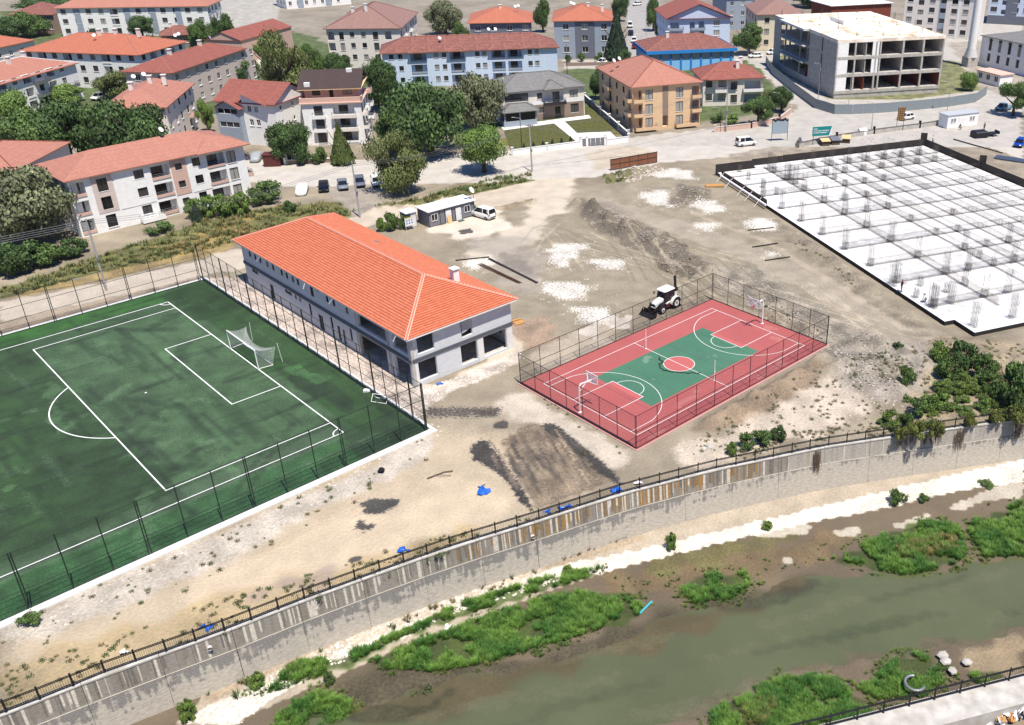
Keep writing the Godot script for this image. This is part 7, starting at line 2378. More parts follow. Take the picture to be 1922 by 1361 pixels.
func bare_frame() -> void:
	var R := [Vector3(40.87,0,-233.57), 0.2619,28.74,42.08]
	var w: float = R[2]
	var d: float = R[3]
	var o := thing("unfinished_building", "bare concrete building frame with open floors and white block infill", "building", R[0], R[1])
	var lv := [1.4,5.4,9.5,13.5]
	for i in 4:
		var s := MB.new()
		s.box(Vector3(w / 2, lv[i], -d / 2), Vector3(w, 0.75 if i < 3 else 0.8, d))
		part("floor_slab", s, M.concrete if i < 3 else M.roof_screed, o)
	var base := MB.new()
	base.box(Vector3(w / 2,0.45,-d / 2), Vector3(w - 0.3,1.5, d - 0.3))
	part("plinth", base, M.concrete, o)
	var xs := [0.0,0.17,0.36,0.40,0.61,0.80,1.0]
	var zs := [0.0,0.3,0.55,0.8,1.0]
	for i in 3:
		for x in xs:
			for z in zs:
				var c := MB.new()
				c.box(Vector3(clampf(x * w, 0.22, w - 0.22), (lv[i] + lv[i + 1]) / 2,-clampf(z * d, 0.22, d - 0.22)), Vector3(0.4, lv[i + 1] - lv[i] - 0.75,0.4))
				part("column", c, M.concrete, o)
		var y0: float = lv[i] + 0.375
		var hh: float = lv[i + 1] - lv[i] - 0.75
		for q in [[0.42,0.10,-0.12, true], [0.355,0.06,-0.12, i > 0]]:
			if q[3]:
				var b := MB.new()
				b.box(Vector3(w * (q[0] if q[0] < 0.4 else 0.055), y0 + hh / 2,-0.12), Vector3(w * q[1], hh, 0.2))
				part("block_infill", b, M.plaster_white, o)
		var cw := MB.new()
		cw.box(Vector3(w / 2, y0 + hh / 2,-d * 0.45), Vector3(w - 0.6, hh, 0.2))
		for x in [0.27,0.62,0.81,0.985]:
			cw.box(Vector3(w * x, y0 + hh / 2,-d * 0.22), Vector3(0.2, hh, d * 0.43))
		part("cross_wall", cw, M.concrete if i else M.brick_red, o)
		for q in [[0.0,0.2], [0.22,0.40], [0.88,0.99]]:      # side towards the street corner
			var sw := MB.new()
			sw.box(Vector3(0.11, y0 + hh / 2,-d * (q[0] + q[1]) / 2), Vector3(0.2, hh, d * (q[1] - q[0]) - 0.05))
			part("side_wall", sw, M.concrete, o)
		if i < 2:
			var bl := MB.new()
			bl.box(Vector3(-0.7, lv[i + 1], -d * 0.62), Vector3(1.4,0.3, d * 0.4))
			part("balcony_slab", bl, M.concrete, o)
	var tb := MB.new()
	tb.box(Vector3(-0.7, lv[3] + 0.1,-d * 0.62), Vector3(1.6,0.5, d * 0.4))
	part("roof_edge", tb, M.concrete_pale, o)
	var st := MB.new()
	st.box(Vector3(w * 0.45,14.4,-d * 0.5), Vector3(4.0,1.0,0.25))
	st.box(Vector3(w * 0.45 - 2.0,14.4,-d * 0.6), Vector3(0.25,1.0, d * 0.2))
	part("stair_upstand", st, M.concrete_pale, o)
	var pit := MB.new()
	pit.box(Vector3(w * 0.43,13.93,-d * 0.56), Vector3(3.4,0.06, d * 0.1))
	part("stair_opening", pit, M.concrete, o)
	var r := RandomNumberGenerator.new()
	r.seed = 77
	for i in 6:
		for j in 4:
			var b := MB.new()
			var p := Vector3(w * (0.03 + 0.19 * i) + r.randf(), 13.9,-d * (0.05 + 0.29 * j) - r.randf())
			for k in 6:
				var e := Vector3(r.randf_range(-0.3,0.3), 0, r.randf_range(-0.25,0.25))
				b.prism(p + e, p + e + Vector3(r.randf_range(-0.1,0.1), r.randf_range(1.2,1.9), r.randf_range(-0.1,0.1)), 0.025)
			part("rebar_stub", b, M.rebar, o)
func mosque() -> void:
	var R := [Vector3(89.16,0,-277.00), -1.0962,24.46,262.57]
	var o := thing("mosque_hall", "white prayer hall with tall arched windows and grey sheet roof", "mosque", R[0], R[1])
	var w := 34.0
	var d := 26.0
	var list := []
	for i in 8:
		var x := 3.0 + i * 3.6
		list.append([x, 1.6,1.1,2.2, "w"])
		list.append([x, 4.6,1.1,2.6, "w"])
	var b := MB.new()
	facade(b, w, -0.3,8.2, list, side(0, w, d))
	facade(b, d, -0.3,8.2, [], side(3, w, d))
	facade(b, d, -0.3,8.2, [], side(1, w, d))
	facade(b, w, -0.3,8.2, [], side(2, w, d))
	part("wall", b, M.plaster_white, o)
	fit_openings(o, list, side(0, w, d), M.frame_dark)
	for i in 8:
		var a := MB.new()
		for k in 8:
			var p := PI * k / 8
			var q := PI * (k + 1) / 8
			var c := Vector3(3.55 + i * 3.6,7.2,0.04)
			a.bar(c + Vector3(cos(p), sin(p), 0) * 0.62, c + Vector3(cos(q), sin(q), 0) * 0.62,0.12,0.1)
			a.tri(c, c + Vector3(cos(p), sin(p), 0) * 0.55, c + Vector3(cos(q), sin(q), 0) * 0.55)
		part("arch", a, M.frame_dark, o)
	hip_roof(o, -0.5, w + 0.5,0.5,-d - 0.5,8.25,2.4, M.roof_slate, null)
	var m := thing("minaret", "tall white faceted minaret shaft on a square stone base", "minaret", Vector3(86.11,0,-275.38), 0.3)
	var mb := MB.new()
	mb.box(Vector3(0,1.2,0), Vector3(3.2,2.8,3.2))
	part("base", mb, M.concrete, m)
	var t := MB.new()
	t.tube(Vector3(0,2.6,0), Vector3(0,5.0,0), 2.0,1.25,8)
	part("transition", t, M.white_paint, m)
	var s := MB.new()
	s.tube(Vector3(0,5.0,0), Vector3(0,26.0,0), 1.2,1.05,12)
	part("shaft", s, M.plaster_white, m)
	var gb := MB.new()
	gb.tube(Vector3(0,26.0,0), Vector3(0,27.2,0), 1.1,1.9,12)
	gb.tube(Vector3(0,27.2,0), Vector3(0,28.3,0), 1.9,1.9,12)
	gb.tube(Vector3(0,28.3,0), Vector3(0,33.0,0), 0.9,0.85,12)
	part("gallery", gb, M.white_paint, m)
	var cap := MB.new()
	cap.tube(Vector3(0,33.0,0), Vector3(0,38.0,0), 1.0,0.05,12)
	part("cap", cap, M.roof_slate, m)
	var R2 := [Vector3(81.57,0,-254.97), -1.0967,8.10,245.90]
	house("wash_house", "small flat roofed kiosk with pinkish roof between hoarding and mosque", [R2[0], R2[1], 9.0,5.0], 2.9, {"wall": M.plaster_white, "roof": "flat", "rmat": M.plaster_rose, "ov": 0.3, "s0": ops(8.4, even(3), [0.2]), "s3": ops(4.4, even(2), [0.2]), "cat": "kiosk"})
func garden_walls() -> void:
	var cap: Material = M.concrete_pale
	low_wall("garden_wall", "pale block garden wall with round topped piers along the villa lawn", [Vector3(-30.37,0,-182.76), Vector3(-17.46,0,-189.51)], 1.1,0.25, M.plaster_white, 7.0, cap)
	low_wall("garden_wall", "pale block garden wall between the grey gate and the beige apartment house", [Vector3(-12.32,0,-190.78), Vector3(-7.83,0,-193.30)], 1.1,0.25, M.plaster_white, 5.0, cap)
	low_wall("garden_wall", "dark sided garden wall with pale coping between villa lawn and beige apartment house", [Vector3(-19.73,0,-229.99), Vector3(-7.89,0,-194.97)], 1.5,0.25, M.plaster_steel, 7.0, cap)
	low_wall("garden_wall", "pinkish garden wall with red coping before the red roofed white house", [Vector3(10.42,0,-201.26), Vector3(18.50,0,-204.98), Vector3(25.27,0,-210.72), Vector3(28.71,0,-218.75)], 1.0,0.25, M.plaster_rose, 9.0, M.plaster_pink)
	low_wall("garden_wall", "brown garden wall with white piers before the peach house with the brown roof", [Vector3(-72.76,0,-176.08), Vector3(-67.14,0,-177.57), Vector3(-60.60,0,-177.64)], 0.8,0.25, M.brick_brown, 8.0, M.plaster_white)
	low_wall("garden_wall", "low wall before the grey blue apartment house with clipped bushes", [Vector3(-28.54,0,-273.56), Vector3(-15.36,0,-275.33)], 0.9,0.3, M.brick_brown)
	var a := Vector3(-17.35,0,-189.52)
	var e := Vector3(-12.54,0,-190.78)
	var g := thing("driveway_gate", "grey metal driveway gate and wicket between pale gate piers", "gate", a, atan2(-(e.z - a.z), e.x - a.x))
	var len := a.distance_to(e)
	for i in 5:
		var b := MB.new()
		b.box(Vector3(len * (i + 0.5) / 5,0.85,0), Vector3(len / 5 - 0.08,1.5,0.05))
		part("panel", b, M.rail_grey, g)
	for x in [0.0, len * 0.24, len]:
		var b := MB.new()
		b.box(Vector3(x, 1.0,0), Vector3(0.45,2.0,0.45))
		b.box(Vector3(x, 2.1,0), Vector3(0.6,0.14,0.6))
		part("pier", b, M.plaster_white, g)
	var lw := MB.new()
	for q in [[-35.1,-202.1,-24.9,-208.2,-18.2,-191.5,-30.8,-184.3], [-22.9,-210.1,-19.1,-224.5,-17.9,-225.6,-11.1,-204.6,-12.1,-201.4,-19.1,-200.0]]:
		var pts := PackedVector2Array()
		for i in q.size() / 2:
			pts.append(Vector2(q[i * 2], q[i * 2 + 1]))
		lw.flat(pts, 0.03)
	struct("lawn", lw, mottled("lawn_green", Color(0.37,0.37,0.18), 0.95, noise_tex(0.015,512, Color(0.62,0.66,0.55), Color(1,1,1), 5,71), 9.0), "patchy dry lawn before the grey villa", "lawn")
	var pv := MB.new()
	for q in [[-36.2,-205.2,-17.8,-216.1,-17.0,-213.1,-22.7,-210.1,-19.1,-200.0,-12.1,-201.4,-10.1,-194.9,-17.6,-190.7,-24.9,-208.2,-35.1,-202.1]]:
		var pts := PackedVector2Array()
		for i in q.size() / 2:
			pts.append(Vector2(q[i * 2], q[i * 2 + 1]))
		pv.flat(pts, 0.045)
	struct("garden_path", pv, M.concrete_pale, "pale paved path and driveway of the grey villa", "path")
	var sh := MB.new()
	sh.box(Vector3(0,1.1,0), Vector3(3.0,2.2,2.2))
	sh.box(Vector3(0,2.26,0), Vector3(3.3,0.12,2.5))
	var so := part("garden_shed", sh, plain("shed_red", Color(0.33,0.14,0.13), 0.7))
	so.position = Vector3(-74.86,0,-175.71)
	so.rotation.y = 0.1
	tag(so, "dark red garden shed beside the grey covered car", "shed")
# ------------------------------------------------------------------ plants
func leaf(b: MB, p: Vector3, out: Vector3, s: float, r: RandomNumberGenerator) -> void:
	var n := (out + Vector3(r.randf_range(-1,1), r.randf_range(-0.6,1), r.randf_range(-1,1)) * 0.9).normalized()
	var x := n.cross(Vector3(r.randf_range(-1,1), r.randf_range(-1,1), r.randf_range(-1,1))).normalized() * s
	var y := n.cross(x) * r.randf_range(0.55,0.9)
	b.quad(p - x * 0.5, p - y * 0.5, p + x * 0.6, p + y * 0.5)
func crown_mesh(sd: int, base: Color, kind: String, count: int, leaf_size: float) -> ArrayMesh:
	var b := MB.new()
	var r := RandomNumberGenerator.new()
	r.seed = sd
	if kind == "conifer":
		for i in count:
			var t := pow(r.randf(), 0.75)
			var y := 1.0 - t
			var rad := (0.06 + 0.94 * t) * (0.72 + 0.28 * absf(sin(y * 42.0 + sd))) * r.randf_range(0.62,1.0) * (1.0 if y > 0.1 else 0.75)
			var a := r.randf() * TAU
			b.col = base * r.randf_range(0.65,1.35)
			leaf(b, Vector3(cos(a) * rad, y, sin(a) * rad), Vector3(cos(a), 0.45, sin(a)), leaf_size * r.randf_range(0.7,1.3), r)
		return b.mesh()
	var lobes := []
	var n := 26 if kind == "broad" else 15
	for i in n:
		var a := r.randf() * TAU
		var y := r.randf_range(-0.85,0.95)
		var k := sqrt(maxf(1.0 - y * y, 0.05)) * r.randf_range(0.35,0.78)
		if kind == "open":
			k *= 1.1
		lobes.append([Vector3(cos(a) * k, 0.5 + y * 0.34, sin(a) * k), r.randf_range(0.22,0.40), base * r.randf_range(0.75,1.25)])
	for i in count:
		var l: Array = lobes[r.randi() % n]
		var dir := Vector3(r.randfn(), r.randfn(), r.randfn()).normalized()
		var rad: float = l[1] * r.randf_range(0.55,1.12 if r.randf() < 0.85 else 1.35)
		var p: Vector3 = l[0] + Vector3(dir.x * rad, dir.y * rad * 0.55, dir.z * rad)
		var c: Color = l[2]
		b.col = c * r.randf_range(0.7,1.35)
		if r.randf() < 0.06:
			b.col = b.col * 1.5
		leaf(b, p, dir, leaf_size * r.randf_range(0.7,1.3), r)
	return b.mesh()
func trunk_mesh(sd: int) -> ArrayMesh:
	var b := MB.new()
	var r := RandomNumberGenerator.new()
	r.seed = sd
	b.tube(Vector3(0,-0.02,0), Vector3(0.02,0.45,0), 0.055,0.038,8)
	for i in 5:
		var a := TAU * i / 5.0 + r.randf()
		var p := Vector3(0.02, r.randf_range(0.3,0.45), 0)
		var q := p + Vector3(cos(a) * 0.32, r.randf_range(0.2,0.35), sin(a) * 0.32)
		b.tube(p, q, 0.025,0.012,6)
		b.tube(q, q + Vector3(cos(a + 0.5) * 0.15,0.15, sin(a + 0.5) * 0.15), 0.012,0.005,5)
	return b.mesh()
func tree(called: String, label: String, T: Array, crown: String, low := 0.16, group := "trees of the town") -> void:
	var o := thing(called, label, "bush" if called in ["shrub", "hedge_bush"] else "tree", T[0], fmod(absf(T[0].x * 7.3 + T[0].z * 3.1), TAU), group)
	var h: float = T[1]
	var r: float = T[2]
	var t := inst("trunk", meshes["trunk%d" % (int(absf(T[0].x)) % 2)], M.bark, o)
	t.scale = Vector3(minf(h, r * 2.2), h, minf(h, r * 2.2)) * 0.92
	var c := inst("crown", meshes[crown], M.leaf, o)
	c.scale = Vector3(r, h * (1.0 - low), r)
	c.position.y = h * low
func inside(poly: Array, p: Vector2) -> bool:
	var k := poly.size() / 2
	var hit := false
	var j := k - 1
	for i in k:
		var a := Vector2(poly[i * 2], poly[i * 2 + 1])
		var b := Vector2(poly[j * 2], poly[j * 2 + 1])
		if (a.y > p.y) != (b.y > p.y) and p.x < (b.x - a.x) * (p.y - a.y) / (b.y - a.y) + a.x:
			hit = not hit
		j = i
	return hit
func scatter(poly: Array, per_m2: float, r: RandomNumberGenerator, clump := 0.0) -> Array:
	var lo := Vector2(1e9,1e9)
	var hi := Vector2(-1e9,-1e9)
	for i in poly.size() / 2:
		lo = lo.min(Vector2(poly[i * 2], poly[i * 2 + 1]))
		hi = hi.max(Vector2(poly[i * 2], poly[i * 2 + 1]))
	var out := []
	for i in int((hi.x - lo.x) * (hi.y - lo.y) * per_m2):
		var p := Vector2(r.randf_range(lo.x, hi.x), r.randf_range(lo.y, hi.y))
		if clump > 0.0 and rough_noise.get_noise_2d(p.x * 0.9 + 40.0, p.y * 0.9) + 0.4 * broad_noise.get_noise_2d(p.x * 3.0, p.y * 3.0) < clump - 0.5:
			continue
		if inside(poly, p):
			out.append(p)
	return out
func tuft_mesh(sd: int, blades: int, h: float, spread: float, w: float) -> ArrayMesh:
	var b := MB.new()
	var r := RandomNumberGenerator.new()
	r.seed = sd
	for i in blades:
		var a := r.randf() * TAU
		var d := Vector3(cos(a), 0, sin(a))
		var s := d.cross(Vector3.UP) * w
		var p := d * r.randf() * spread * 0.35
		var k := h * r.randf_range(0.6,1.1)
		var m := p + d * spread * 0.4 + Vector3(0, k * 0.65,0)
		var e := p + d * spread * r.randf_range(0.7,1.2) + Vector3(0, k, 0)
		b.col = Color(1,1,1) * r.randf_range(0.75,1.25)
		b.quad(p - s, p + s, m + s * 0.8, m - s * 0.8)
		b.tri(m - s * 0.8, m + s * 0.8, e)
	return b.mesh()
func rock_mesh(sd: int) -> ArrayMesh:
	var b := MB.new()
	var r := RandomNumberGenerator.new()
	r.seed = sd
	var rings := []
	for i in 4:
		var t: float = [0.0,0.35,0.75,1.0][i]
		var k: float = [0.75,1.0,0.8,0.3][i]
		var ring := []
		for j in 6:
			var a := TAU * j / 6.0
			ring.append(Vector3(cos(a) * k * r.randf_range(0.7,1.1), t * 0.8 - 0.15,-sin(a) * k * r.randf_range(0.7,1.1)) * 0.5)
		rings.append(ring)
	b.loft(rings)
	return b.mesh()
func strew(called: String, label: String, cat: String, mesh: Mesh, mat: Material, list: Array) -> void:
	if list.is_empty():
		return
	var mm := MultiMesh.new()
	mm.transform_format = MultiMesh.TRANSFORM_3D
	mm.use_colors = true
	mm.mesh = mesh
	mm.instance_count = list.size()
	for i in list.size():
		mm.set_instance_transform(i, list[i][0])
		mm.set_instance_color(i, list[i][1])
	var o := MultiMeshInstance3D.new()
	o.multimesh = mm
	o.material_override = mat
	o.name = numbered(called)
	add_child(o)
	tag(o, label, cat, "", "stuff")
func planted(pts: Array, r: RandomNumberGenerator, lo: float, hi: float, ca: Color, cb: Color, bed: bool, flatten := 1.0, sink := 0.0) -> Array:
	var out := []
	for p: Vector2 in pts:
		var s := r.randf_range(lo, hi)
		var y := bed_y(p.x, p.y) if bed else ground_y(p.x, p.y)
		var b := Basis(Vector3.UP, r.randf() * TAU).scaled(Vector3(s, s * flatten * r.randf_range(0.8,1.2), s))
		out.append([Transform3D(b, Vector3(p.x, y - sink * s, p.y)), ca.lerp(cb, clampf(0.5 + broad_noise.get_noise_2d(p.x * 4.0, p.y * 4.0) * 1.6 + r.randf_range(-0.35,0.35), 0.0,1.0)) * r.randf_range(0.8,1.2)])
	return out
const HEDGE := [
	[[Vector3(-76.4,0,-146.1), 3.3,1.7], "bush2", "in the hedge before the white apartment block"],
	[[Vector3(-74.3,0,-146.2), 3.8,1.9], "bush2", "in the hedge before the white apartment block"],
	[[Vector3(-72.0,0,-146.8), 3.9,2.1], "bush2", "in the hedge before the white apartment block"],
	[[Vector3(-69.5,0,-147.3), 4.0,1.9], "bush2", "in the hedge before the white apartment block"],
	[[Vector3(-75.4,0,-144.3), 3.2,1.2], "conifer1", "in the hedge before the white apartment block"],
	[[Vector3(-67.7,0,-153.9), 3.7,2.8], "bush1", "on the verge by the covered white car"],
	[[Vector3(-68.7,0,-152.5), 3.4,1.8], "bush1", "beside the white apartment block"],
	[[Vector3(-62.3,0,-149.1), 2.0,1.3], "bush3", "on the verge by the covered white car"],
	[[Vector3(-92.2,0,-122.4), 4.5,2.9], "bush3", "in the hedge below the dusty leaved tree"],
	[[Vector3(-90.4,0,-124.4), 4.2,3.1], "bush3", "in the hedge below the dusty leaved tree"],
	[[Vector3(-88.3,0,-126.6), 3.4,2.7], "bush1", "in the hedge below the dusty leaved tree"],
	[[Vector3(-87.0,0,-129.2), 2.7,2.2], "bush3", "in the hedge below the dusty leaved tree"],
	[[Vector3(-79.1,0,-138.9), 1.7,2.1], "bush1", "on the verge before the white apartment block"],
	[[Vector3(-69.3,0,-176.1), 4.2,1.8], "bush3", "behind the garden wall of the peach house"],
	[[Vector3(-66.5,0,-176.7), 3.4,1.6], "bush1", "behind the garden wall of the peach house"],
	[[Vector3(-42.8,0,-140.4), 3.3,1.4], "bush1", "beside the small grey cabin"],
	[[Vector3(-44.6,0,-140.0), 2.3,0.9], "bush2", "beside the small grey cabin"],
	[[Vector3(-41.3,0,-141.0), 2.5,0.9], "bush1", "beside the small grey cabin"],
	[[Vector3(-28.4,0,-279.0), 2.3,1.1], "bush1", "clipped round before the grey blue apartment house"],
	[[Vector3(-24.6,0,-280.7), 2.6,1.3], "bush1", "clipped round before the grey blue apartment house"],
	[[Vector3(-19.7,0,-280.8), 2.7,1.3], "bush1", "clipped round before the grey blue apartment house"],
	[[Vector3(11.2,0,-209.5), 2.2,1.5], "bush1", "behind the pinkish garden wall"],
	[[Vector3(14.6,0,-207.8), 2.2,1.7], "bush2", "behind the pinkish garden wall"],
	[[Vector3(-31.9,0,-149.6), 1.1,0.7], "bush2", "beside the white minivan"],
	[[Vector3(31.6,0,-96.6), 3.0,1.4], "bush2", "on the overgrown bank below the foundation slab"],
	[[Vector3(33.7,0,-95.0), 3.8,2.0], "bush3", "on the overgrown bank below the foundation slab"],
	[[Vector3(31.9,0,-92.9), 2.9,1.6], "bush1", "on the overgrown bank below the foundation slab"],
	[[Vector3(35.5,0,-92.9), 3.3,1.5], "bush1", "on the overgrown bank below the foundation slab"],
	[[Vector3(36.8,0,-87.5), 5.2,2.2], "bush1", "on the overgrown bank below the foundation slab"],
	[[Vector3(37.5,0,-85.2), 5.2,1.8], "bush1", "on the overgrown bank below the foundation slab"],
	[[Vector3(35.3,0,-90.4), 2.3,1.2], "bush1", "on the overgrown bank below the foundation slab"],
	[[Vector3(26.8,0,-85.4), 2.2,1.3], "bush1", "on the overgrown bank below the foundation slab"],
	[[Vector3(29.3,0,-86.4), 2.2,1.2], "bush2", "on the overgrown bank below the foundation slab"],
	[[Vector3(24.8,0,-82.9), 2.0,0.8], "bush1", "hanging over the river railing"],
	[[Vector3(27.3,0,-80.6), 2.2,0.9], "bush4", "trailing over the river wall"],
	[[Vector3(25.5,0,-80.8), 2.0,1.2], "bush4", "trailing over the river wall"],
	[[Vector3(23.7,0,-80.3), 1.7,0.8], "bush4", "trailing over the river wall"],
	[[Vector3(31.4,0,-82.9), 1.6,0.7], "bush4", "hanging over the river railing"],
	[[Vector3(34.3,0,-83.6), 1.7,0.8], "bush4", "hanging over the river railing"],
	[[Vector3(36.7,0,-83.6), 2.3,1.3], "bush4", "hanging over the river railing"],
	[[Vector3(9.7,0,-79.8), 1.8,1.1], "bush1", "between the court and the river railing"],
	[[Vector3(8.0,0,-78.8), 1.7,1.0], "bush1", "between the court and the river railing"],
	[[Vector3(11.4,0,-80.5), 1.6,0.9], "bush3", "between the court and the river railing"],
	[[Vector3(6.6,0,-77.7), 1.5,0.6], "bush2", "between the court and the river railing"],
	[[Vector3(27.6,0,-99.5), 1.5,0.7], "bush3", "on the overgrown bank below the foundation slab"],
	[[Vector3(26.8,0,-91.4), 2.9,1.1], "bush1", "on the overgrown bank below the foundation slab"],
	[[Vector3(25.6,0,-97.4), 1.2,0.6], "bush1", "on the overgrown bank below the foundation slab"],
	[[Vector3(-48.5,0,-54.5), 1.0,0.9], "bush1", "at the foot of the pitch kerb"]]
